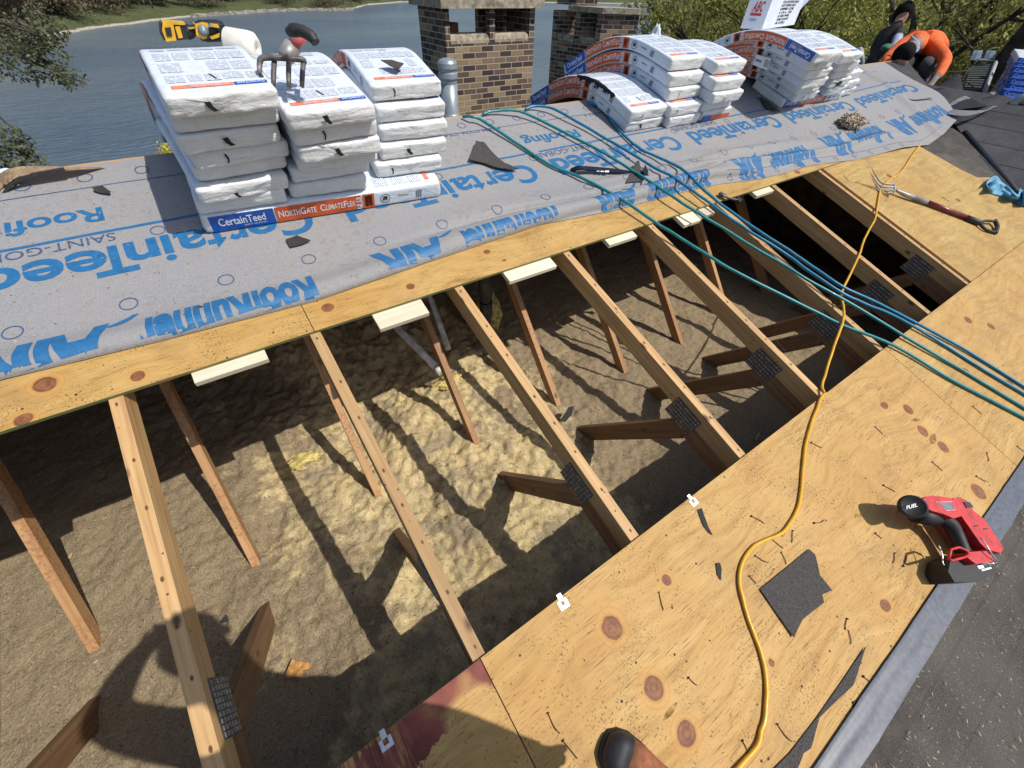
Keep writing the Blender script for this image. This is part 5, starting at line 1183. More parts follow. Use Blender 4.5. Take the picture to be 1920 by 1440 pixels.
box(bm, (0, .1005, H0+.0005), (.095, dy, H1_)); box(bm, (wx-.095, .1005, H0+.0005), (wx, dy*.77, H1_)); box(bm, (wx-.095, dy*.90, H0+.0005), (wx, dy, H1_)); box(bm, (.90, dy-.1, H0+.0005), (wx-.1, dy-.002, H1_))
brick_obj('brick_stack', bm, ch)
bm = bmesh.new(); box(bm, (-.09, -.10, H1_+.001), (wx+.08, dy+.08, H1_+.085)); bevel(bm, .012, 2); bm_obj('cap_slab', bm, M['cap'], ch)
for a, b in ((xs[0], xs[1]), (xs[2], xs[3])):
    bm = bmesh.new(); pts = [(0, -.02), (0, .03), (.02, .075), (.06, .098), (.12, .10), (.2, .10), (.2, -.02)]
    prism(bm, [(a+.004, q[0]+.004, H0+.001+max(0, q[1])) for q in pts], (b-a-.008, 0, 0)); bevel(bm, .012, 2)
    bm_obj('flue_sill', bm, M['cap'], ch)
bm = bmesh.new(); lathe(bm, [(.13, 0), (.13, .14), (.11, .14), (.11, .02)], Matrix.Translation((xs[0]+.2, .40, H0+.05)), 20); bm_obj('clay_flue', bm, M['clay'], ch)
p = atY(816, 3, 6.2); bm = bmesh.new(); lathe(bm, [(.0, 0), (.07, .0), (.095, .03), (.09, .07), (.05, .09), (.02, .10)], Matrix.Translation((p.x, 6.2, zt+.086)), 20)
M['orange_pl'] = plain('orange_plastic', (.80, .17, .02), .45); o = bm_obj('orange_cap', bm, M['orange_pl'], smooth=True); tag(o, 'small bright orange object on top of the large chimney cap', 'plastic cap')
# second chimney, turned
def P2Y(px, py, Y): return atY(px, py, Y)
a = P2Y(1122, 90, 7.5); b = P2Y(1188, 90, 7.15); c = P2Y(1033, 90, 8.7); ab = (b-a); ab.z = 0; ac = (c-a); ac.z = 0
zt2 = P2Y(1150, 27, 7.3).z; zs2 = P2Y(1100, 82, 7.8).z
ch2 = empty('chimney', (a.x, a.y, -3), 'second dark brick chimney with a stepped cap, right of the large one', 'chimney', 'brick chimneys behind the ridge')
ex, ey = ab.normalized(), ac.normalized(); lx, ly = ab.length, ac.length
def loc(x, y, z): return ex*x+ey*y+Vector((0, 0, z))
def obox(bm, lo, hi):
    vs = [bm.verts.new(loc(x, y, z)) for x in (lo[0], hi[0]) for y in (lo[1], hi[1]) for z in (lo[2], hi[2])]
    for q in ((0, 1, 3, 2), (4, 6, 7, 5), (0, 4, 5, 1), (2, 3, 7, 6), (0, 2, 6, 4), (1, 5, 7, 3)): bm.faces.new([vs[i] for i in q])
bm = bmesh.new(); T2, S2 = zt2+3, zs2+3
obox(bm, (0, 0, 0), (lx, ly, S2)); obox(bm, (0, 0, S2+.001), (lx, .12, T2)); obox(bm, (.0, ly*.42, S2+.001), (lx*.8, ly*.52, T2)); obox(bm, (0, ly-.12, S2+.001), (lx, ly, T2)); obox(bm, (lx-.1, .121, S2+.001), (lx, ly-.121, T2)); obox(bm, (.02, ly*.55, T2+.09), (lx*.6, ly-.05, T2+.40))
brick_obj('brick_stack', bm, ch2)
bm = bmesh.new(); obox(bm, (-.07, -.07, T2+.001), (lx+.07, ly*.62, T2+.085)); bevel(bm, .012, 2); bm_obj('cap_slab', bm, M['cap'], ch2)
bm = bmesh.new(); obox(bm, (-.07, ly*.50, T2+.401), (lx*.7, ly+.05, T2+.48)); bevel(bm, .012, 2); bm_obj('cap_slab', bm, M['cap'], ch2)
for y0, y1 in ((.14, ly*.41), (ly*.54, ly-.14)):
    bm = bmesh.new(); obox(bm, (.01, y0, S2+.0015), (.16, y1, S2+.10)); bevel(bm, .04, 3); bm_obj('flue_sill', bm, M['cap'], ch2)
# ------------------------------------------------------------------ plumbing vent and left edge odds and ends
M['ventgrey'] = plain('grey_painted_metal', (.30, .34, .37), .38, .35, .12, 12)
v = atY(845, 215, 2.62); bm = bmesh.new(); k = .001
r = empty('roof_vent', v, 'grey plumbing vent pipe with a ribbed cap in front of the large chimney', 'roof vent')
bm = bmesh.new(); lathe(bm, [(.085, -.02), (.066, .008), (.0605, .02), (.0605, .2149)], None, 28); bm_obj('pipe', bm, M['ventgrey'], r)
bm = bmesh.new(); lathe(bm, [(.0610, .215), (.0615, .216), (.0615, .2459), (.0600, .246), (.0690, .2465), (.0700, .252), (.0685, .282), (.0600, .290), (.0610, .2905), (.0610, .3075), (.0600, .308), (.0700, .309), (.0710, .315), (.0690, .345), (.058, .362), (.035, .372), (.0, .375)], None, 48, 0, False); bm_obj('cap', bm, M['ventgrey'], r); r.scale = (.88, .88, .80)
# old felt flap curling over the left end of the ridge
M['tanfelt'] = plain('tan_felt', (.52, .385, .25), .85, var=.25, scale=22, bump=.6, bdist=.006)
def flap():
    top = [(-60, 372), (0, 325), (26, 314), (60, 311), (150, 313), (215, 314)]; bot = [(-60, 480), (0, 358), (14, 345), (36, 331), (90, 322), (130, 320)]
    rows = []; bm = bmesh.new(); n = 40
    tp = smooth_path([Vector((*q, 0)) for q in top], 8); bp = smooth_path([Vector((*q, 0)) for q in bot], 8)
    for i in range(len(tp)):
        row = []
        for j in range(9):
            q = tp[i].lerp(bp[i], j/8); p = atY(q.x, q.y, 2.24-.06*j/8); p += Vector((0, -1, .2))*.012*math.sin(i*1.9)*(j/8); row.append(bm.verts.new(p))
        rows.append(row)
    for i in range(len(rows)-1):
        for j in range(8): f = bm.faces.new((rows[i][j], rows[i][j+1], rows[i+1][j+1], rows[i+1][j])); f.smooth = True
    bmesh.ops.solidify(bm, geom=bm.faces[:], thickness=.004)
    return bm_obj('felt_flap', bm, M['tanfelt'], smooth=True)
o = flap(); tag(o, 'tan crumpled felt curling over the left end of the ridge', 'felt flap')
bm = bmesh.new(); pts = [(-40, 430), (0, 366), (12, 352), (30, 338), (60, 326), (118, 316), (122, 321), (60, 333), (36, 340), (20, 352), (4, 372), (-40, 445)]
prism(bm, [atY(x, y, 2.165) for x, y in pts], (0, .02, 0)); o = bm_obj('tar_strip', bm, M['scrap']); tag(o, 'black ragged tar strip under the tan felt at the left end', 'tar strip')
p = atY(3, 312, 2.6); bm = bmesh.new(); lathe(bm, [(.0, 0), (.03, 0), (.034, .01), (.028, .022), (.012, .03), (0, .032)], None, 24); o = bm_obj('vent_hood', bm, M['white_pl'], smooth=True); o.location = p+Vector((0, 0, -.04)); tag(o, 'round white hood behind the tan felt at the left photo edge', 'vent hood')
# ridge board ends showing above the felt
bm = bmesh.new(); box(bm, (.53, 2.3835, .0), (8.5, 2.396, .0145)); o = bm_obj('ridge_board', bm, M['edge_wood']); o.matrix_basis = MROOF.copy(); tag(o, 'thin wooden ridge edge showing above the grey felt', 'ridge board')
# ------------------------------------------------------------------ hand tools
M['red_sh'] = plain('dark_red_shaft', (.20, .018, .02), .35, var=.25, scale=20, coat=.3); M['pink_sh'] = plain('faded_red_shaft', (.55, .13, .13), .5, var=.2, scale=20)
M['grip'] = plain('black_rubber', (.025, .025, .027), .6, var=.2, scale=40, bump=.1); M['forged'] = plain('forged_steel', (.15, .135, .13), .55, .35, .3, 30, .2)
M['ferrule'] = plain('steel_ferrule', (.36, .35, .34), .5, .45, .25, 12)
def tpart(name, root, mat, fn, smooth=False, bev=0):
    bm = bmesh.new(); fn(bm)
    if bev: bevel(bm, bev, 2)
    o = bm_obj(name, bm, mat, smooth=smooth); adopt(o, root); return o
def nest(child, part): child.parent = part; child.matrix_basis = Matrix(); return child
# fork lying on the side plywood
f = empty('digging_fork', at(1735, 378, .0127), 'four-tine digging fork with a red shaft and black D-handle on the side plywood', 'digging fork')
hd = [(1672, 366), (1678, 362), (1676, 354), (1672, 346)]
hb = [at(1652, 357, .05), at(1664, 361, .045), at(1678, 362, .05), at(1677, 348, .065)]
tips = [((1634, 314), .13), ((1632, 324), .10), ((1634, 333), .075), ((1640, 342), .05)]
def head(bm):
    roots = [at(1677, 346, .062), at(1677, 351, .056), at(1677, 357, .05), at(1675, 363, .045)]
    tube(bm, roots, .007, 8, 3)
    for (tp, n), rt in zip(tips, roots):
        e = at(*tp, n); m1 = rt.lerp(e, .35)-NRM*.035; m2 = rt.lerp(e, .7)-NRM*.022
        tube(bm, [rt, m1, m2, e], [.0058, .0056, .005, .004, .003, .0015], 8, 4)
tpart('fork_head', f, M['ferrule'], head)
tpart('ferrule', f, M['ferrule'], lambda bm: tube(bm, [at(1677, 355, .05), at(1685, 359, .045), at(1700, 366, .04), at(1737, 379, .035)], [.009, .011, .0165, .0185], 14))
tpart('shaft', f, M['red_sh'], lambda bm: tube(bm, [at(1737, 379, .035), at(1818, 410, .033)], .0175, 14))
def dh(bm):
    tube(bm, [at(1812, 408, .033), at(1832, 416, .034), at(1840, 419, .035)], [.0195, .02, .016], 12)
    tube(bm, [at(1838, 418, .035), at(1848, 414, .04), at(1866, 415, .04)], .0095, 10, 4); tube(bm, [at(1838, 420, .033), at(1848, 430, .028), at(1866, 436, .025)], .0105, 10, 4)
    tube(bm, [at(1865, 413, .041), at(1870, 425, .033), at(1866, 437, .024)], .0135, 10, 4)
tpart('handle', f, M['grip'], dh)
# fork on the second column
f = empty('digging_fork', at(545, 110, .56), 'digging fork with grey tines pointing down over the second column, faded red shaft', 'digging fork')
KN = .575
def head2(bm):
    bar = [at(487, 117, KN), at(492, 109, KN+.01), at(515, 108, KN+.015), at(545, 110, KN+.015), at(568, 112, KN+.01), at(570, 118, KN)]
    tube(bm, bar, .0090, 8, 4)
    for a, b, c in (((487, 116), (487, 132), (492, 150)), ((515, 109), (513, 135), (513, 160)), ((542, 111), (541, 138), (542, 163)), ((569, 116), (567, 140), (566, 163))):
        tube(bm, [at(*a, KN), at(*b, KN-.012), at(*c, KN-.035)], [.0088, .0088, .0085, .008, .007, .005], 8, 2)
tpart('fork_head', f, M['forged'], head2)
tpart('ferrule', f, M['ferrule'], lambda bm: tube(bm, [at(533, 113, KN+.005), at(537, 106, KN+.014), at(549, 87, KN+.035)], [.020, .0265, .0265], 20))
tpart('shaft', f, M['pink_sh'], lambda bm: tube(bm, [at(548, 89, KN+.034), at(567, 63, KN+.075)], .0195, 16))
def dh2(bm):
    a = at(543, 60, KN+.10); b = at(592, 80, KN+.10); tube(bm, [a, at(549, 57, KN+.11), at(565, 58, KN+.115), at(583, 68, KN+.11), b], [.014, .018, .017, .017, .014], 14, 4)
tpart('handle', f, M['grip'], dh2)
# pry bar
r = empty('pry_bar', at(1130, 322, .03), 'dark blue flat pry bar with a curved claw lying on the felt', 'pry bar'); M['navy'] = plain('navy_steel', (.020, .024, .055), .4, .5, .3, 30)
def bar(bm):
    c = [(1072, 324, .022), (1078, 317, .045), (1088, 315, .055), (1102, 316, .045), (1150, 320, .035), (1185, 325, .032), (1205, 327, .034), (1213, 325, .04)]
    P_ = smooth_path([at(*q) for q in c], 5); pv = None
    side = W(0, 1, 0)
    for i, p in enumerate(P_):
        t = (P_[min(i+1, len(P_)-1)]-P_[max(0, i-1)]).normalized(); b = NRM.cross(t).normalized(); nn = t.cross(b); w_ = .017+.006*(i < 4)+.004*(i > len(P_)-5)
        row = [bm.verts.new(p+b*w_+nn*.004), bm.verts.new(p-b*w_+nn*.004), bm.verts.new(p-b*w_-nn*.004), bm.verts.new(p+b*w_-nn*.004)]
        if pv:
            for k in range(4): bm.faces.new((pv[k], pv[(k+1) % 4], row[(k+1) % 4], row[k]))
        else: bm.faces.new(row[::-1])
        pv = row
    bm.faces.new(pv)
tpart('bar', r, M['navy'], bar, False)
tpart('sticker', r, M['w_ink'], lambda bm: [patch(bm, lambda x, y, a=a, b=b: at(a+(b-a)*x, 318.4+(a-1119)*.09+3.2*y, .0425), 0, 1, 0, 1, 0) for a, b in ((1119, 1124), (1126, 1132), (1134, 1142))], False)
tpart('claw', r, M['navy'], lambda bm: prism(bm, [at(x, y, .062) for x, y in ((1204, 321), (1210, 308), (1216, 322), (1209, 326))], -NRM*.012), False)
# grey hammer head / tear-off foot on the farthest block
r = empty('flat_bar', at(1370, 370, .02), 'short grey steel bar with a rounded end lying on the farthest pale block', 'flat bar')
tpart('bar', r, M['forged'], lambda bm: tube(bm, [at(1350, 362, .03), at(1358, 367, .032), at(1368, 372, .028), at(1388, 376, .022)], [.020, .024, .016, .014, .016, .014], 12, 3, sq=.45))
tpart('end_block', r, M['black'], lambda bm: prism(bm, [at(x, y, .034) for x, y in ((1381, 373), (1386, 369), (1393, 374), (1388, 379))], -NRM*.02), False, .002)
# ------------------------------------------------------------------ red nail gun on the deck edge
M['ng_red'] = plain('red_tool_plastic', (.56, .018, .02), .5, var=.2, scale=40, bump=.1); M['ng_black'] = plain('black_tool_rubber', (.014, .014, .015), .6, var=.2, scale=60, bump=.15); M['ng_grey'] = plain('grey_tool_badge', (.17, .20, .24), .35)
g_ = empty('nail_gun', at(1800, 1040, .0127), 'red and black cordless nail gun lying on the lower edge of the deck', 'nail gun')
def pp(px, n): return [at(x, y, n) for x, y in px]
def solid(px, n1, n0): return lambda bm: prism(bm, pp(px, n1), -NRM*(n1-n0))
tpart('body', g_, M['ng_red'], solid([(1728, 938), (1736, 931), (1748, 929), (1782, 933), (1796, 945), (1801, 962), (1802, 968), (1788, 972), (1770, 964), (1748, 958), (1736, 952)], .150, .06), False, .012)
mag = tpart('magazine', g_, M['ng_red'], solid([(1786, 934), (1800, 932), (1812, 938), (1826, 958), (1846, 974), (1878, 1021), (1881, 1030), (1876, 1037), (1850, 1030), (1838, 1018), (1806, 972), (1796, 958)], .125, .035), False, .008)
mot = tpart('motor_housing', g_, M['ng_black'], lambda bm: lathe(bm, [(0, -.09), (.020, -.09), (.034, -.07), (.041, -.03), (.042, -.008), (.0405, .006), (.036, .011), (.0325, .0085), (0, .0092)], axisM(at(1712, 950, .145), (CAM-at(1712, 950, .145)).normalized()+W(-.25, .1, .5)), 28))
mm = axisM(at(1712, 953, .165), (CAM-at(1712, 953, .165)).normalized()+W(-.25, .1, .5))
tp_ = tpart('badge', g_, M['w_ink'], lambda bm: (add_text(bm, 'FUEL', .017, lambda x, y: at(1700+x*560, 955-x*150-y*560, .160), 0, bold=.02, fit=.036)), False)
tpart('neck', g_, M['ng_black'], lambda bm: tube(bm, [at(1716, 962, .10), at(1738, 968, .10), at(1762, 968, .10), at(1776, 974, .10)], [.036, .034, .029, .024], 14))
tpart('grip', g_, M['ng_black'], lambda bm: tube(bm, [at(1760, 968, .112), at(1778, 980, .105), at(1790, 998, .096), at(1800, 1020, .09), at(1806, 1036, .086)], [.020, .0225, .0215, .021, .0225], 14, 3, sq=1.15))
tpart('trigger', g_, M['ng_red'], solid([(1785, 975), (1790, 978), (1795, 992), (1790, 990)], .105, .085), False, .003)
tpart('grey_panel', g_, M['ng_grey'], solid([(1760, 943), (1784, 942), (1788, 954), (1776, 955)], .1512, .1495), False)
tpart('panel_rim', g_, M['w_ink'], lambda bm: tube(bm, pp([(1755, 941.5), (1785, 940.5), (1791, 956), (1775, 957), (1755, 941.5)], .151), .0009, 6))
bat = tpart('battery', g_, M['ng_black'], solid([(1782, 1050), (1795, 1043), (1838, 1052), (1862, 1074), (1866, 1078), (1838, 1090), (1790, 1092), (1778, 1072)], .095, .016), False, .006)
blab = tpart('battery_label', g_, M['w_ink'], lambda bm: [prism(bm, pp(q, .0965), -NRM*.001) for q in ([(1832, 1061), (1843, 1059), (1846, 1065), (1836, 1067)], [(1840, 1068), (1858, 1063), (1860, 1066), (1842, 1071)])], False)
nest(blab, bat); nest(tp_, mot)
tpart('foot', g_, M['ng_red'], solid([(1818, 1035), (1850, 1033), (1866, 1052), (1830, 1058), (1815, 1046)], .125, .05), False, .005)
tpart('guard', g_, M['ng_red'], lambda bm: tube(bm, pp([(1779, 1048), (1783, 1030), (1798, 1026), (1812, 1032), (1818, 1040), (1808, 1045), (1785, 1051), (1779, 1048)], .128), .0045, 8))
for k in range(2): nest(tpart('vent_slot', g_, M['black'], solid([(1826+18*k, 985+5*k), (1835+18*k, 984+6*k), (1836+18*k, 986+6*k), (1827+18*k, 988+5*k)], .1262, .1235), False), mag)
nest(tpart('release_button', g_, M['black'], solid([(1807, 941), (1818, 941), (1826, 951), (1813, 952)], .128, .12), False, .002), mag)
tpart('wire_hook', g_, M['steel'], lambda bm: tube(bm, [at(1839, 1008, .14), at(1851, 1025, .145), at(1862, 1042, .14), at(1870, 1053, .13), at(1862, 1056, .12), at(1852, 1056, .12), at(1846, 1051, .12)], .0024, 6, 3))
tpart('wire_hook', g_, M['steel'], lambda bm: tube(bm, [at(1760, 1022, .09), at(1767, 1040, .085), at(1768, 1056, .08), at(1774, 1062, .08), at(1779, 1057, .08), at(1777, 1048, .085)], .0022, 6, 3))
# ------------------------------------------------------------------ yellow nailer, tape roll on the left stack
M['yel'] = plain('yellow_tool_plastic', (.72, .40, .012), .38, var=.1, scale=30, coat=.1)
YN = 2.30
yg = empty('cordless_nailer', atY(360, 78, YN), 'yellow and black cordless nailer lying on the leftmost column', 'cordless nailer')
def ys(px, y0, y1): return lambda bm: prism(bm, [atY(x, y, y0) for x, y in px], (0, y1-y0, 0))
ybat = tpart('battery', yg, M['yel'], ys([(305, 41), (322, 41), (325, 47), (331, 76), (312, 78), (304, 58)], YN-.06, YN+.05), False, .006)
tpart('battery_base', yg, M['black'], ys([(301, 44), (305, 42), (312, 76), (308, 76), (303, 66)], YN-.055, YN+.05), False, .004)
nest(tpart('battery_window', yg, M['black'], ys([(309, 52), (320, 51), (323, 68), (313, 69)], YN-.063, YN-.058), False), ybat)
tpart('battery_seat', yg, M['black'], ys([(325, 45), (346, 45), (352, 50), (352, 74), (331, 76)], YN-.05, YN+.045), False, .004)
tpart('badge', yg, M['yel'], ys([(328, 50), (337, 49), (343, 71), (335, 72)], YN-.053, YN-.048), False, .002)
tpart('cap', yg, M['yel'], ys([(304, 40), (347, 43), (347, 47), (325, 46), (304, 43)], YN-.055, YN+.045), False, .002)
tpart('grip', yg, M['black'], lambda bm: tube(bm, [atY(346, 62, YN), atY(362, 57, YN), atY(378, 57, YN)], [.024, .018, .021], 12, 3))
tpart('grip_stripe', yg, M['yel'], ys([(354, 53), (372, 49), (374, 51), (356, 55)], YN-.03, YN-.02), False)
tpart('body', yg, M['yel'], ys([(366, 46), (380, 42), (390, 44), (388, 72), (380, 74), (368, 66)], YN-.05, YN+.05), False, .008)
tpart('motor', yg, M['black'], lambda bm: lathe(bm, [(0, -.05), (.030, -.05), (.036, -.03), (.036, .03), (.030, .05), (0, .055)], axisM(atY(397, 58, YN), (1, .1, 0)), 20))
tpart('lens', yg, M['ng_grey'], lambda bm: lathe(bm, [(0, 0), (.019, 0), (.017, .009), (.010, .013), (0, .014)], axisM(atY(381, 57, YN-.05), (0, -1, .1)), 18))
tpart('body_panel', yg, M['yel'], ys([(394, 44), (408, 46), (412, 52), (402, 51)], YN-.062, YN-.04), False, .003)
tpart('body_panel', yg, M['yel'], ys([(394, 70), (408, 64), (412, 62), (411, 70), (398, 74)], YN-.062, YN-.04), False, .003)
tpart('nose', yg, M['black'], ys([(411, 46), (420, 50), (424, 62), (420, 70), (411, 74)], YN-.045, YN+.04), False, .006)
M['roll'] = plain('cream_roll', (.74, .71, .62), .7, var=.06, scale=30); 
p = atY(454, 86, 2.20); bm = bmesh.new()
lathe(bm, [(.040, -.05), (.052, -.054), (.0555, -.049), (.0560, .03), (.053, .05), (.04, .060), (.02, .063), (.012, .045), (.028, -.02), (.039, -.049)], axisM((0, 0, 0), (.80, -.55, -.12)), 32); o = bm_obj('tape_roll', bm, M['roll'], smooth=True); o.location = p; tag(o, 'cream white tape roll standing between the first two columns', 'tape roll')
# ------------------------------------------------------------------ white carton on the right pile
YB = 2.30
M['carton'] = plain('white_carton', (.66, .69, .76), .6, var=.05, scale=12); M['carton_red'] = plain('carton_red_print', (.55, .04, .035), .55); M['kraft'] = plain('kraft_inside', (.22, .09, .05), .8)
cb = empty('carton', atY(1430, 50, YB), 'opened white carton with red print standing on the right pile', 'carton')
A1, B1, C1, D1 = [atY(*q) for q in ((1388, 53, 2.35), (1429, 52, 2.22), (1488, 49, 2.45), (1398, -90, 2.35))]
def quad_slab(P0, P1, h0, h1, th, top_shift=(0, 0, 0)):
    ts = Vector(top_shift)
    def fn(bm): prism(bm, [P0+Vector((0, 0, h0)), P1+Vector((0, 0, h0)), P1+Vector((0, 0, h1))+ts, P0+Vector((0, 0, h1))+ts], th)
    return fn
nrmL = Vector((0, 0, 1)).cross(B1-A1).normalized(); nrmR = Vector((0, 0, 1)).cross(C1-B1).normalized()
for v_ in (A1, B1, C1): v_.z = A1.z
tpart('left_panel', cb, M['carton'], quad_slab(A1, B1, 0, .46, nrmL*.006, (.03, 0, 0)), False)
tpart('right_panel', cb, M['carton'], quad_slab(B1, C1, 0, .46, nrmR*.006, (.03, 0, 0)), False)
tpart('right_flap', cb, M['carton'], lambda bm: prism(bm, [C1+Vector((.002, .0, .10)), C1+Vector((.03, 0, .46)), C1+Vector((.16, -.10, .46)), C1+Vector((.075, -.05, .22))], nrmR*.005), False)
tpart('inside', cb, M['kraft'], quad_slab(B1.lerp(C1, .06)+nrmR*.012, B1.lerp(C1, .9)+nrmR*.012, .02, .30, nrmR*.004), False)
def cl(a, b, sh, h):    # writer on a panel
    n = Vector((0, 0, 1)).cross(b-a).normalized(); d = (b-a).normalized(); L = (b-a).length
    return lambda x, y: a+d*x+Vector((0, 0, y))+Vector(sh)*(y/h)-n*.0022
wl = cl(A1, B1, (.03, 0, 0), .46); wr = cl(B1, C1, (.03, 0, 0), .46)
LL = (B1-A1).length; LR = (C1-B1).length
lg = tpart('logo', cb, M['carton_red'], lambda bm: [patch(bm, lambda x, y: wl(LL*.24+x*LL*.50, .080+y*.016), 0, 1, 0, 1, 0)], False)
for q, (ch_, x_) in enumerate((('A', .26), ('B', .43), ('C', .60))): tpart('logo_letter', cb, M['carton_red'], lambda bm: add_text(bm, ch_, .085, lambda x, y: wl(LL*x_+x, .105+y), 0, bold=.03, fit=LL*.155, shear=.3), False)
for k, (s_, f_) in enumerate((('COIL ROOFING NAILS', .50), ('HOT DIPPED GALV', .44), ('DIPPED COIL', .42), ('1-1/4 x .120', .38), ('15 DEG WIRE', .34), ('7200 COUNT', .36), ('60 COILS', .28))):
    tpart('print_line', cb, M['w_dark'], lambda bm: add_text(bm, s_, .020, lambda x, y: wr(LR*.33+x, .155-k*.022+y), 0, bold=.03, fit=LR*f_), False)
tpart('print_line', cb, M['w_blue'], lambda bm: add_text(bm, 'SUPPLY', .022, lambda x, y: wl(LL*.30+x, .045+y), 0, fit=LL*.32), False)
for k in range(5): tpart('print_line', cb, M['w_dark'], lambda bm: patch(bm, lambda x, y: wl(LL*.30+x*LL*.6, .24+k*.016+y*.005), 0, 1, 0, 1, 0), False)
# ------------------------------------------------------------------ small soft things
M['cloth'] = plain('light_blue_cloth', (.30, .66, .92), .7, var=.15, scale=14, bump=.2, bdist=.004)
def cloth():
    bm = bmesh.new(); n, m = 34, 12; rows = []
    top = [(1849, 345), (1853, 337), (1868, 329), (1879, 341), (1893, 351), (1908, 364), (1914, 350), (1930, 345)]; bot = [(1849, 346), (1856, 360), (1872, 366), (1890, 371), (1903, 378), (1918, 385), (1926, 388), (1940, 392)]
    tp = smooth_path([Vector((*q, 0)) for q in top], 5); bp = smooth_path([Vector((*q, 0)) for q in bot], 5)
    for i in range(len(tp)):
        row = []
        for j in range(m+1):
            q = tp[i].lerp(bp[i], j/m); k = math.sin(j/m*math.pi)
            row.append(bm.verts.new(at(q.x, q.y, .022+.05*k*(.5+.5*math.sin(i*.55+j*.5))+.03*k*fbm(i*.2, j*.3, 2, 3)+.02*(1-j/m))))
        rows.append(row)
    for i in range(len(rows)-1):
        for j in range(m): f = bm.faces.new((rows[i][j], rows[i][j+1], rows[i+1][j+1], rows[i+1][j])); f.smooth = True
    bmesh.ops.solidify(bm, geom=bm.faces[:], thickness=.002)
    return bm_obj('crumpled_cloth', bm, M['cloth'], smooth=True)
tag(cloth(), 'crumpled light blue cloth at the right edge of the side plywood', 'cloth')
M['straw'] = plain('dry_tuft', (.55, .46, .33), .95, var=.4, scale=30); rn = random.Random(9)
bm = bmesh.new(); c0 = at(1589, 238, .02)
for k in range(170):
    a = rn.uniform(0, 6.28); q = rn.random()**.5*.085; b_ = c0+W(q*math.cos(a)*1.35, q*math.sin(a)*.8, 0)+NRM*rn.uniform(0, .055)
    pts = [b_+Vector((rn.gauss(0, .024), rn.gauss(0, .024), abs(rn.gauss(0, .022)))) for _ in range(4)]
    tube(bm, pts, rn.uniform(.0025, .007), 5, 3)
o = bm_obj('dry_tuft', bm, M['straw'], smooth=True); tag(o, 'dry brown tuft like a fallen nest on the felt', 'dry tuft')
# orange-free right end: loose dark membrane, ribbed panel, coil
M['dmem'] = plain('dark_membrane', (.045, .045, .055), .5, var=.25, scale=10, bump=.25, bdist=.006); M['lmem'] = plain('pale_membrane', (.36, .37, .39), .6, var=.12, scale=14)
def curl_sheet(name, rows, mat, label, cat, sub=6, th=.004):
    R_ = [smooth_path(r_, sub) for r_ in rows]; bm = bmesh.new(); V = []
    cols = list(zip(*R_)); 
    for cset in cols: V.append([bm.verts.new(p) for p in smooth_path(list(cset), 5)])
    for i in range(len(V)-1):
        for j in range(len(V[0])-1): f = bm.faces.new((V[i][j], V[i][j+1], V[i+1][j+1], V[i+1][j])); f.smooth = True
    bmesh.ops.solidify(bm, geom=bm.faces[:], thickness=th)
    o = bm_obj(name, bm, mat, smooth=True); return tag(o, label, cat)
curl_sheet('membrane_roll', [[atd(1700, 190, 4.55), atd(1745, 188, 4.6), atd(1790, 183, 4.75), atd(1806, 180, 4.85)], [atd(1712, 180, 4.5), atd(1750, 172, 4.5), atd(1790, 168, 4.65), atd(1806, 166, 4.8)], [atd(1735, 172, 4.8), atd(1760, 160, 4.8), atd(1785, 148, 4.9), atd(1800, 138, 5.0)], [atd(1760, 162, 5.0), atd(1775, 152, 5.0), atd(1790, 142, 5.05), atd(1800, 136, 5.1)]], M['dmem'], 'dark grey membrane sheet curling under the kneeling worker gloves', 'membrane sheet')
curl_sheet('membrane_sheet', [[atd(1772, 201, 4.25), atd(1800, 183, 4.4), atd(1830, 176, 4.5), atd(1866, 172, 4.6)], [atd(1775, 203, 4.2), atd(1803, 190, 4.33), atd(1832, 183, 4.42), atd(1866, 180, 4.5)]], M['lmem'], 'pale folded membrane edge on the gable, upper one', 'membrane sheet')
curl_sheet('membrane_sheet', [[atd(1773, 202, 4.22), atd(1805, 188, 4.35), atd(1850, 173, 4.55), atd(1866, 182, 4.5)], [atd(1785, 206, 4.15), atd(1815, 203, 4.2), atd(1845, 200, 4.25), atd(1864, 196, 4.3)]], M['dmem'], 'dark pointed membrane flap lying on the gable', 'membrane sheet')
curl_sheet('membrane_sheet', [[atd(1776, 203, 4.18), atd(1810, 207, 4.12), atd(1846, 206, 4.15), atd(1865, 198, 4.25), atd(1888, 198, 4.3), atd(1902, 212, 4.25)], [atd(1778, 214, 4.1), atd(1812, 217, 4.05), atd(1850, 208, 4.13), atd(1868, 200, 4.22), atd(1890, 200, 4.27), atd(1898, 213, 4.22)]], M['lmem'], 'pale membrane edge curling along the gable, lower one', 'membrane sheet')
r = empty('steel_coil', atd(1912, 200, 4.2), 'shiny grey coil of strapping at the right photo edge', 'coil')
tpart('coil', r, M['lmem'], lambda bm: lathe(bm, [(.035, -.03), (.095, -.03), (.10, -.02), (.10, .02), (.095, .03), (.035, .03), (.033, .0)], axisM(atd(1916, 198, 4.18), (CAM-atd(1916, 198, 4.18))+Vector((1.0, .5, .4))), 28))
r = empty('ribbed_panel', atd(1835, 183, 5.6), 'dark ribbed panel with a pale side rail standing beyond the gable', 'ribbed panel')
def rp(bm):
    a, b, c, d = atd(1803, 178, 5.6), atd(1842, 182, 5.5), atd(1862, 120, 6.1), atd(1820, 122, 6.15)
    nn = (b-a).cross(d-a).normalized()
    if nn.dot(CAM-a) < 0: nn = -nn
    prism(bm, [a, b, c, d], -nn*.05)
    for k in range(14):
        t = (k+.2)/14; t2 = (k+.75)/14; prism(bm, [a.lerp(d, t), b.lerp(c, t), b.lerp(c, t2), a.lerp(d, t2)], nn*.012)
M['dgreen'] = plain('dark_green_grey', (.045, .055, .052), .7, var=.2)
tpart('panel', r, M['dgreen'], rp, False)
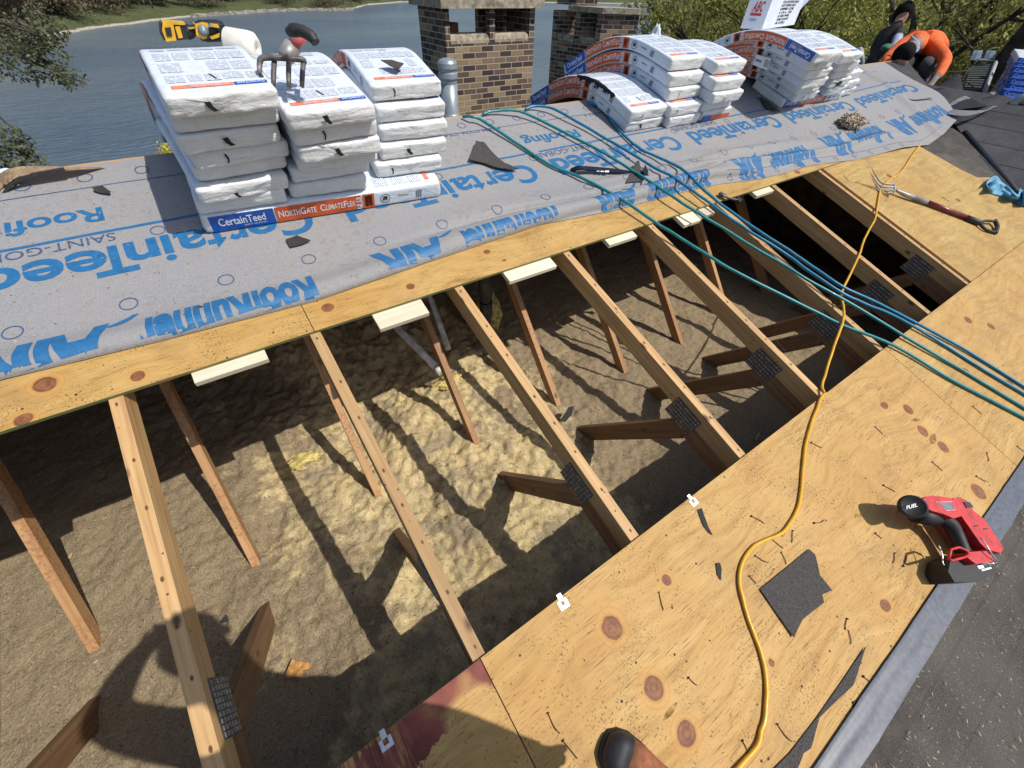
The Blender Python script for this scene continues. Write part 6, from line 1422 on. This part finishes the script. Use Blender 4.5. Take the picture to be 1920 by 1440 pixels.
tpart('side_rail', r, M['lmem'], lambda bm: tube(bm, [atd(1841, 184, 5.4), atd(1867, 117, 6.05)], .026, 4), False)
tpart('top_rail', r, M['steel'], lambda bm: tube(bm, [atd(1832, 113, 6.1), atd(1845, 112, 6.1), atd(1864, 114, 6.1)], .018, 6))
for x in (1834, 1859): tpart('bracket', r, M['steel'], lambda bm, x=x: prism(bm, [atd(x-6, 113, 6.1), atd(x+4, 112, 6.1), atd(x+9, 95, 6.15), atd(x+1, 96, 6.15)], (0, .06, 0)), False, .006)
p = atd(1912, 108, 5.6); bm = bmesh.new(); lathe(bm, [(.06, -.4), (.06, .02), (.07, .03), (.07, .055), (.03, .07), (0, .07)], Matrix.Translation(p), 20); o = bm_obj('roof_pipe', bm, M['white_pl'], smooth=True); tag(o, 'pale capped pipe standing behind the dark blue bundles', 'roof pipe')
p = atd(1612, 108, 4.9); bm = bmesh.new(); lathe(bm, [(.075, -.025), (.10, -.025), (.105, 0), (.10, .025), (.075, .025), (.07, 0)], axisM(p, (CAM-p).normalized()+Vector((1.2, 0, .2))), 28); o = bm_obj('cable_reel', bm, M['lmem'], smooth=True); tag(o, 'pale round reel seen edge-on behind the right pile', 'reel')
p = atd(1222, 72, 4.1); bm = bmesh.new()
rn = random.Random(4); bmesh.ops.create_icosphere(bm, subdivisions=4, radius=1)
for v_ in bm.verts:
    k = 1+.45*fbm(v_.co.x*2, v_.co.y*2, v_.co.z*2, 3); v_.co = Vector((v_.co.x*.09*k, v_.co.y*.06*k, (v_.co.z*.035*k)+.10*max(0, 1-abs(v_.co.x-.5)*5)*max(0, v_.co.z)))
o = bm_obj('plastic_wrap', bm, M['white_pl'], smooth=True); o.location = atd(1222, 73, 4.0); tag(o, 'crumpled white plastic sticking up behind the bent bundles', 'plastic wrap')
# ------------------------------------------------------------------ people
M['skin'] = plain('skin', (.33, .17, .105), .5, var=.1, scale=20); M['hair'] = plain('dark_hair', (.007, .006, .006), .85, var=.3, scale=60, bump=.4, spec=.15)
M['shirt_o'] = plain('orange_shirt', (.78, .135, .022), .8, var=.14, scale=16, bump=.5, bdist=.012); M['trs_g'] = plain('dark_grey_trousers', (.075, .07, .08), .85, var=.2, scale=18, bump=.4, bdist=.01)
M['trs_b'] = plain('black_trousers', (.018, .018, .022), .85, var=.2, scale=18, bump=.3, bdist=.01); M['glove'] = plain('grey_work_glove', (.20, .165, .15), .75, var=.3, scale=40, bump=.3)
M['boot'] = plain('brown_boot', (.17, .09, .06), .7, var=.25, scale=40, bump=.3); M['suede'] = plain('rust_suede', (.36, .135, .06), .85, var=.16, scale=70, bump=.35, bdist=.001); M['shirt_d'] = plain('black_brown_vest', (.022, .014, .013), .85, var=.3, scale=20, bump=.3); M['sleeve'] = plain('pale_blue_sleeve', (.36, .38, .50), .8, var=.15, scale=30)
M['sole'] = plain('black_sole', (.018, .018, .021), .62, var=.2, scale=40, bump=.1)
def skin_body(name, J, E_, mats, region, sub=2, parent=None, root='pelvis'):
    """J: joint -> (point, radius); E_: bones; region: joint -> material index. One continuous surface."""
    names = list(J); me = bpy.data.meshes.new(name); ix = {n: i for i, n in enumerate(names)}
    me.from_pydata([J[n][0] for n in names], [(ix[a], ix[b]) for a, b in E_], []); o = bpy.data.objects.new(name, me); sc.collection.objects.link(o)
    md = o.modifiers.new('s', 'SKIN'); md.branch_smoothing = .6; md.use_smooth_shade = True
    for n in names:
        r_ = J[n][1]; r_ = r_ if isinstance(r_, tuple) else (r_, r_); me.skin_vertices[0].data[ix[n]].radius = r_; me.skin_vertices[0].data[ix[n]].use_root = (n == root)
    o.modifiers.new('d', 'SUBSURF').levels = sub
    dg = C.evaluated_depsgraph_get(); m2 = bpy.data.meshes.new_from_object(o.evaluated_get(dg), depsgraph=dg); bpy.data.objects.remove(o); bpy.data.meshes.remove(me); m2.name = name
    seg = [(Vector(J[a][0]), Vector(J[b][0]), a, b) for a, b in E_]
    for p in m2.polygons:
        c = p.center; best = None
        for a, b, na, nb in seg:
            ab = b-a; t = max(0, min(1, (c-a).dot(ab)/max(1e-9, ab.length_squared))); d = (c-(a+ab*t)).length
            if best is None or d < best[0]: best = (d, nb if t > .5 else na)
        p.material_index = region.get(best[1], 0); p.use_smooth = True
    ob = link(name, m2, mats, None)
    if parent: adopt(ob, parent)
    return ob
def ball(bm, c, r, sub=3, f=None):
    g = bmesh.ops.create_icosphere(bm, subdivisions=sub, radius=1)
    for v in g['verts']:
        for f_ in v.link_faces: f_.smooth = True
    for v in g['verts']:
        k = f(v.co) if f else 1; v.co = Vector(c)+Vector((v.co.x*r[0]*k, v.co.y*r[1]*k, v.co.z*r[2]*k))
def fingers(J, E_, region, wrist, hand, spread, mi, tag_, r=.0085, ln=.075, curl=Vector((0, 0, -1))):
    d = (J[hand][0]-J[wrist][0]).normalized(); s = d.cross(spread).normalized()
    for i in range(4):
        b = J[hand][0]+d*.045+s*(.030-.020*i); L = ln*(.85, 1.0, .95, .75)[i]
        a1 = b+d*L*.4+curl*.006; a2 = a1+(d*.6+curl*.6).normalized()*L*.33; a3 = a2+(d*.2+curl*.9).normalized()*L*.27
        p = hand
        for k, q in enumerate((b, a1, a2, a3)): n = f'{tag_}f{i}{k}'; J[n] = (q, r*(1.15-.12*k)); E_.append((p, n)); region[n] = mi; p = n
    b = J[hand][0]-d*.005+s*.045; n1, n2 = tag_+'t0', tag_+'t1'; J[n1] = (b+d*.01, r*1.3); J[n2] = (b+d*.045+s*.012+curl*.015, r*1.05); E_ += [(hand, n1), (n1, n2)]; region[n1] = region[n2] = mi
# --- worker kneeling in orange
def D_(x, y, d): return atd(x, y, d)
d0 = 5.0
wk = empty('person', D_(1712, 172, 5.1), 'kneeling person in an orange shirt with a black cap bending over the dark membrane', 'person')
J = {'pelvis': (D_(1748, 108, 5.75), .145), 'waist': (D_(1750, 82, 5.60), .180), 'chest': (D_(1732, 77, 5.33), .200), 'neckb': (D_(1722, 80, 5.12), .11), 'neck': (D_(1712, 86, 5.0), .062), 'head': (D_(1700, 96, 4.92), .088), 'crown': (D_(1690, 104, 4.88), .078),
     'shL': (D_(1752, 88, 5.15), .092), 'elL': (D_(1774, 112, 5.0), .068), 'cuL': (D_(1760, 140, 4.92), .056), 'wrL': (D_(1754, 146, 4.9), .036), 'haL': (D_(1744, 160, 4.86), .036),
     'shR': (D_(1694, 84, 5.25), .092), 'elR': (D_(1661, 112, 5.2), .066), 'cuR': (D_(1660, 136, 5.05), .052), 'wrR': (D_(1672, 146, 5.0), .035), 'haR': (D_(1688, 160, 4.95), .034),
     'hipL': (D_(1760, 112, 5.7), .12), 'knL': (D_(1738, 118, 5.08), .082), 'anL': (D_(1733, 152, 5.22), .055), 'toL': (D_(1708, 168, 5.05), .042),
     'hipR': (D_(1730, 112, 5.75), .12), 'knR': (D_(1692, 122, 5.2), .085), 'anR': (D_(1672, 160, 5.55), .055), 'toR': (D_(1676, 172, 5.45), .045)}
E_ = [('pelvis', 'waist'), ('waist', 'chest'), ('chest', 'neckb'), ('neckb', 'neck'), ('neck', 'head'), ('head', 'crown'), ('chest', 'shL'), ('shL', 'elL'), ('elL', 'cuL'), ('cuL', 'wrL'), ('wrL', 'haL'), ('chest', 'shR'), ('shR', 'elR'), ('elR', 'cuR'), ('cuR', 'wrR'), ('wrR', 'haR'), ('pelvis', 'hipL'), ('hipL', 'knL'), ('knL', 'anL'), ('anL', 'toL'), ('pelvis', 'hipR'), ('hipR', 'knR'), ('knR', 'anR'), ('anR', 'toR')]
RG = {'pelvis': 1, 'hipL': 1, 'hipR': 2, 'knL': 1, 'anL': 1, 'toL': 4, 'knR': 2, 'anR': 2, 'toR': 4, 'neck': 3, 'head': 3, 'crown': 3, 'wrL': 5, 'haL': 5, 'wrR': 5, 'haR': 5}
J = {k: (Vector(v[0]), v[1]) for k, v in J.items()}
fingers(J, E_, RG, 'wrL', 'haL', Vector((0, 0, 1)), 5, 'L', .010, .085); fingers(J, E_, RG, 'wrR', 'haR', Vector((0, 0, 1)), 5, 'R', .010, .085)
skin_body('body', J, E_, [M['shirt_o'], M['trs_g'], M['trs_b'], M['skin'], M['boot'], M['glove']], RG, 2, wk)
hc = J['head'][0].lerp(J['crown'][0], .55)
def cap_(bm):
    ax = (J['crown'][0]-J['neck'][0]).normalized(); Mx = axisM(hc, ax)
    lathe(bm, [(.098, -.055), (.106, -.02), (.104, .03), (.088, .07), (.055, .092), (0, .10)], Mx, 28)
tpart('cap', wk, M['hair'], cap_, True)
tpart('neck_scarf', wk, plain('blue_scarf', (.16, .36, .58), .8, var=.2), lambda bm: tube(bm, [D_(1709, 68, 4.98), D_(1718, 78, 4.94), D_(1718, 92, 4.9), D_(1711, 102, 4.87)], [.018, .03, .03, .016], 8, 4, sq=.5), True)
tpart('face', wk, M['skin'], lambda bm: (ball(bm, hc-Vector((0, 0, .065))+(CAM-hc).normalized()*.02, (.070, .085, .075)), ball(bm, hc-Vector((0, 0, .10))+(CAM-hc).normalized()*.085, (.016, .02, .02), 2), ball(bm, hc+Vector((.06, -.02, -.05)), (.012, .02, .03), 2)), True)
# --- person standing behind
w2 = empty('person', D_(1640, 200, 6.6), 'person in a dark vest with pale blue sleeves behind the kneeling worker', 'person')
J = {'pelvis': (D_(1640, 118, 6.4), .15), 'waist': (D_(1652, 96, 6.4), .15), 'chest': (D_(1668, 68, 6.35), .17), 'neckb': (D_(1680, 50, 6.3), .10), 'neck': (D_(1685, 42, 6.3), .062), 'head': (D_(1692, 32, 6.28), .095), 'crown': (D_(1697, 22, 6.27), .095),
     'shL': (D_(1688, 58, 6.2), .07), 'elL': (D_(1679, 82, 6.05), .058), 'wrL': (D_(1668, 104, 5.95), .04), 'haL': (D_(1660, 112, 5.9), .036), 'shR': (D_(1655, 62, 6.5), .075), 'elR': (D_(1638, 92, 6.5), .055), 'wrR': (D_(1640, 116, 6.3), .038), 'haR': (D_(1648, 124, 6.2), .036),
     'hipL': (D_(1650, 124, 6.35), .12), 'knL': (D_(1650, 165, 6.2), .08), 'anL': (D_(1640, 215, 6.5), .05), 'toL': (D_(1652, 222, 6.3), .042), 'hipR': (D_(1630, 124, 6.5), .12), 'knR': (D_(1625, 168, 6.5), .08), 'anR': (D_(1618, 218, 6.8), .05), 'toR': (D_(1630, 224, 6.6), .042)}
RG = {'neck': 3, 'head': 3, 'crown': 3, 'elL': 2, 'wrL': 2, 'haL': 3, 'haR': 3, 'pelvis': 1, 'hipL': 1, 'hipR': 1, 'knL': 1, 'knR': 1, 'anL': 1, 'anR': 1, 'toL': 4, 'toR': 4}
E2 = [('pelvis', 'waist'), ('waist', 'chest'), ('chest', 'neckb'), ('neckb', 'neck'), ('neck', 'head'), ('head', 'crown'), ('chest', 'shL'), ('shL', 'elL'), ('elL', 'wrL'), ('wrL', 'haL'), ('chest', 'shR'), ('shR', 'elR'), ('elR', 'wrR'), ('wrR', 'haR'), ('pelvis', 'hipL'), ('hipL', 'knL'), ('knL', 'anL'), ('anL', 'toL'), ('pelvis', 'hipR'), ('hipR', 'knR'), ('knR', 'anR'), ('anR', 'toR')]
J = {k: (Vector(v[0]), v[1]) for k, v in J.items()}
fingers(J, E2, RG, 'wrL', 'haL', Vector((0, 0, 1)), 3, 'L'); fingers(J, E2, RG, 'wrR', 'haR', Vector((0, 0, 1)), 3, 'R')
skin_body('body', J, E2, [M['shirt_d'], M['trs_b'], M['sleeve'], M['skin'], M['boot']], RG, 2, w2)
tpart('hair', w2, M['hair'], lambda bm: ball(bm, J['head'][0].lerp(J['crown'][0], .7)+Vector((.02, .02, .0)), (.125, .125, .145), 3, lambda c: 1+.06*fbm(c.x*4, c.y*4, c.z*4, 3)), True)
tpart('tool_pouch', w2, plain('green_pouch', (.05, .16, .09), .8), lambda bm: ball(bm, D_(1664, 90, 6.0), (.11, .08, .05), 3), True)
# --- the photographer, whose boot and shadow are in the picture
ph = empty('person', W(1.35, -.62, .013), 'photographer standing on the lower deck, only the rust-brown boot toe in the picture', 'person')
def toe(tipx, tipy, hx, hy): return W(tipx, tipy, .0), W(hx, hy, .0)
F1, F2 = (1.395, -.335), (1.52, -.60)
def wz(u, v, h): p = W(u, v, .013); return p+Vector((0, 0, h))
def V3(x, y, z): return Vector((x, y, z))
J = {'pelvis': (V3(1.36, -.86, .62), .15), 'waist': (V3(1.31, -.80, .82), .15), 'chest': (V3(1.24, -.66, 1.04), .175), 'neckb': (V3(1.22, -.56, 1.22), .105), 'neck': (V3(1.22, -.51, 1.33), .062), 'head': (V3(1.22, -.46, 1.44), .098), 'crown': (V3(1.22, -.48, 1.54), .092),
     'shR': (V3(1.43, -.68, 1.10), .085), 'elR': (V3(1.56, -.78, .86), .056), 'wrR': (V3(1.52, -.68, .66), .036), 'haR': (V3(1.51, -.66, .58), .034),
     'shL': (V3(1.02, -.58, 1.12), .088), 'elL': (V3(.77, -.36, 1.17), .088), 'wrL': (V3(.945, -.305, 1.335), .050), 'haL': (V3(1.00, -.298, 1.375), .036),
     'hipR': (V3(1.47, -.86, .54), .115), 'knR': (wz(1.58, -.74, .46), .08), 'anR': (wz(1.53, -.62, .11), .055), 'hipL': (V3(1.25, -.88, .54), .115), 'knL': (wz(1.18, -.80, .46), .08), 'anL': (wz(1.17, -.80, .11), .055)}
E3 = [('pelvis', 'waist'), ('waist', 'chest'), ('chest', 'neckb'), ('neckb', 'neck'), ('neck', 'head'), ('head', 'crown'), ('chest', 'shL'), ('shL', 'elL'), ('elL', 'wrL'), ('wrL', 'haL'), ('chest', 'shR'), ('shR', 'elR'), ('elR', 'wrR'), ('wrR', 'haR'), ('pelvis', 'hipL'), ('hipL', 'knL'), ('knL', 'anL'), ('pelvis', 'hipR'), ('hipR', 'knR'), ('knR', 'anR')]
RG = {'neck': 2, 'head': 2, 'crown': 2, 'elR': 0, 'wrR': 2, 'haR': 2, 'wrL': 2, 'haL': 2, 'pelvis': 1, 'hipL': 1, 'hipR': 1, 'knL': 1, 'knR': 1, 'anL': 1, 'anR': 1}
J = {k: (Vector(v[0]), v[1]) for k, v in J.items()}
fingers(J, E3, RG, 'wrR', 'haR', Vector((0, 1, 0)), 2, 'R', curl=Vector((-.1, -.2, .6))); fingers(J, E3, RG, 'wrL', 'haL', Vector((0, -1, 0)), 2, 'L', curl=Vector((.1, -.2, .6)))
M['shirt_p'] = plain('dark_work_shirt', (.06, .07, .09), .85); M['jeans'] = plain('work_jeans', (.05, .07, .11), .85)
skin_body('body', J, E3, [M['shirt_p'], M['jeans'], M['skin']], RG, 2, ph)
tpart('cap', ph, M['hair'], lambda bm: lathe(bm, [(.110, -.02), (.112, .03), (.09, .075), (.05, .10), (0, .105)], axisM(J['crown'][0]-Vector((0, 0, .02)), (0, 0.1, 1)), 24), True)
tpart('nose', ph, M['skin'], lambda bm: ball(bm, J['head'][0]+Vector((-.02, .10, .0)), (.016, .022, .022), 2), True)
for s in (-1, 1):
    tpart('eye', ph, M['w_ink'], lambda bm: ball(bm, J['head'][0]+Vector((s*.034-.01, .085, .035)), (.013, .012, .012), 2), True); tpart('ear', ph, M['skin'], lambda bm: ball(bm, J['head'][0]+Vector((s*.098, .0, .015)), (.012, .02, .032), 2), True)
def boot(tip, heel):
    tp, hl = Vector((tip[0], tip[1], .0127)), Vector((heel[0], heel[1], .0127)); d = (tp-hl).normalized(); Lb = .30; s = Vector((d.y, -d.x, 0)); hl = tp-d*Lb
    outs = {}
    prof = [(.0, .030), (.03, .037), (.09, .036), (.15, .040), (.21, .050), (.25, .0515), (.28, .043), (.295, .027), (.30, .010)]
    ht = [(.0, .125), (.03, .135), (.09, .125), (.15, .098), (.21, .078), (.25, .068), (.28, .055), (.295, .045), (.30, .034)]
    def loft(bm, grow, z0, zf, cut0=0, cut1=.301, seg=20):
        rows = []
        for (a, wd), (_, h) in zip(prof, ht):
            if not (cut0 <= a <= cut1): continue
            row = []; z1 = zf(h)
            for k in range(seg+1):
                t = math.pi*k/seg; y = math.cos(t); z = math.sin(t); e = .55
                y = math.copysign(abs(y)**e, y); z = abs(z)**.8
                p = hl+d*(a+(grow*.8 if a > .29 else 0))+s*y*(wd+grow)+Vector((0, 0, z0+(z1-z0)*z)); row.append(bm.verts.new(W(*p)))
            rows.append(row)
        for i in range(len(rows)-1):
            for k in range(seg): f = bm.faces.new((rows[i][k], rows[i][k+1], rows[i+1][k+1], rows[i+1][k])); f.smooth = True
        bm.faces.new(rows[0]); bm.faces.new(rows[-1][::-1])
        for i in range(len(rows)-1): bm.faces.new((rows[i][0], rows[i+1][0], rows[i+1][seg], rows[i][seg]))
    b = tpart('boot', ph, M['suede'], lambda bm: loft(bm, 0, .018, lambda h: h, 0, .26), True)
    tpart('toe_cap', ph, M['sole'], lambda bm: loft(bm, .0015, .016, lambda h: h+.001, .245, .31), True)
    tpart('sole', ph, M['sole'], lambda bm: loft(bm, .006, .0005, lambda h: .019), True)
    tpart('boot_shaft', ph, M['suede'], lambda bm: tube(bm, [W(*(hl+d*.06+Vector((0, 0, .10)))), W(*(hl+d*.05+Vector((0, .0, .2))))], [.052, .058], 16), True)
boot(F1, F2); boot((1.06, -.56), (1.18, -.84))
def phone_(bm):
    z = RW[2]; up = -RW[1]; rt = RW[0]; c = CAM-Vector(z)*.020
    for q in ((-.075, -.036), (.075, .036)): pass
    prism(bm, [c+Vector(rt)*x+Vector(up)*y for x, y in ((-.078, -.037), (.078, -.037), (.078, .037), (-.078, .037))], -Vector(z)*.008)
tpart('phone', ph, M['black'], phone_, False, .002)
# ------------------------------------------------------------------ origins of single-mesh things at their base
for o in list(sc.objects):
    if o.type == 'MESH' and o.parent is None and o.get('kind') not in ('structure', 'stuff') and o.matrix_basis == Matrix() and o.name.split('.')[0] in ('shingle_bundle', 'felt_scrap', 'air_hose', 'extension_cord', 'black_cord', 'dry_tuft', 'shingle_scrap', 'wood_chip', 'wood_splinter', 'vent_pipe', 'duct_pipe', 'membrane_sheet', 'membrane_roll', 'roof_pipe', 'cable_reel', 'crumpled_cloth', 'orange_cap', 'delivery_tag', 'tar_strip', 'felt_flap', 'tape_roll'):
        vs = o.data.vertices; n = len(vs)
        c = Vector((sum(v.co.x for v in vs)/n, sum(v.co.y for v in vs)/n, min(v.co.z for v in vs)))
        o.data.transform(Matrix.Translation(-c)); o.location = c
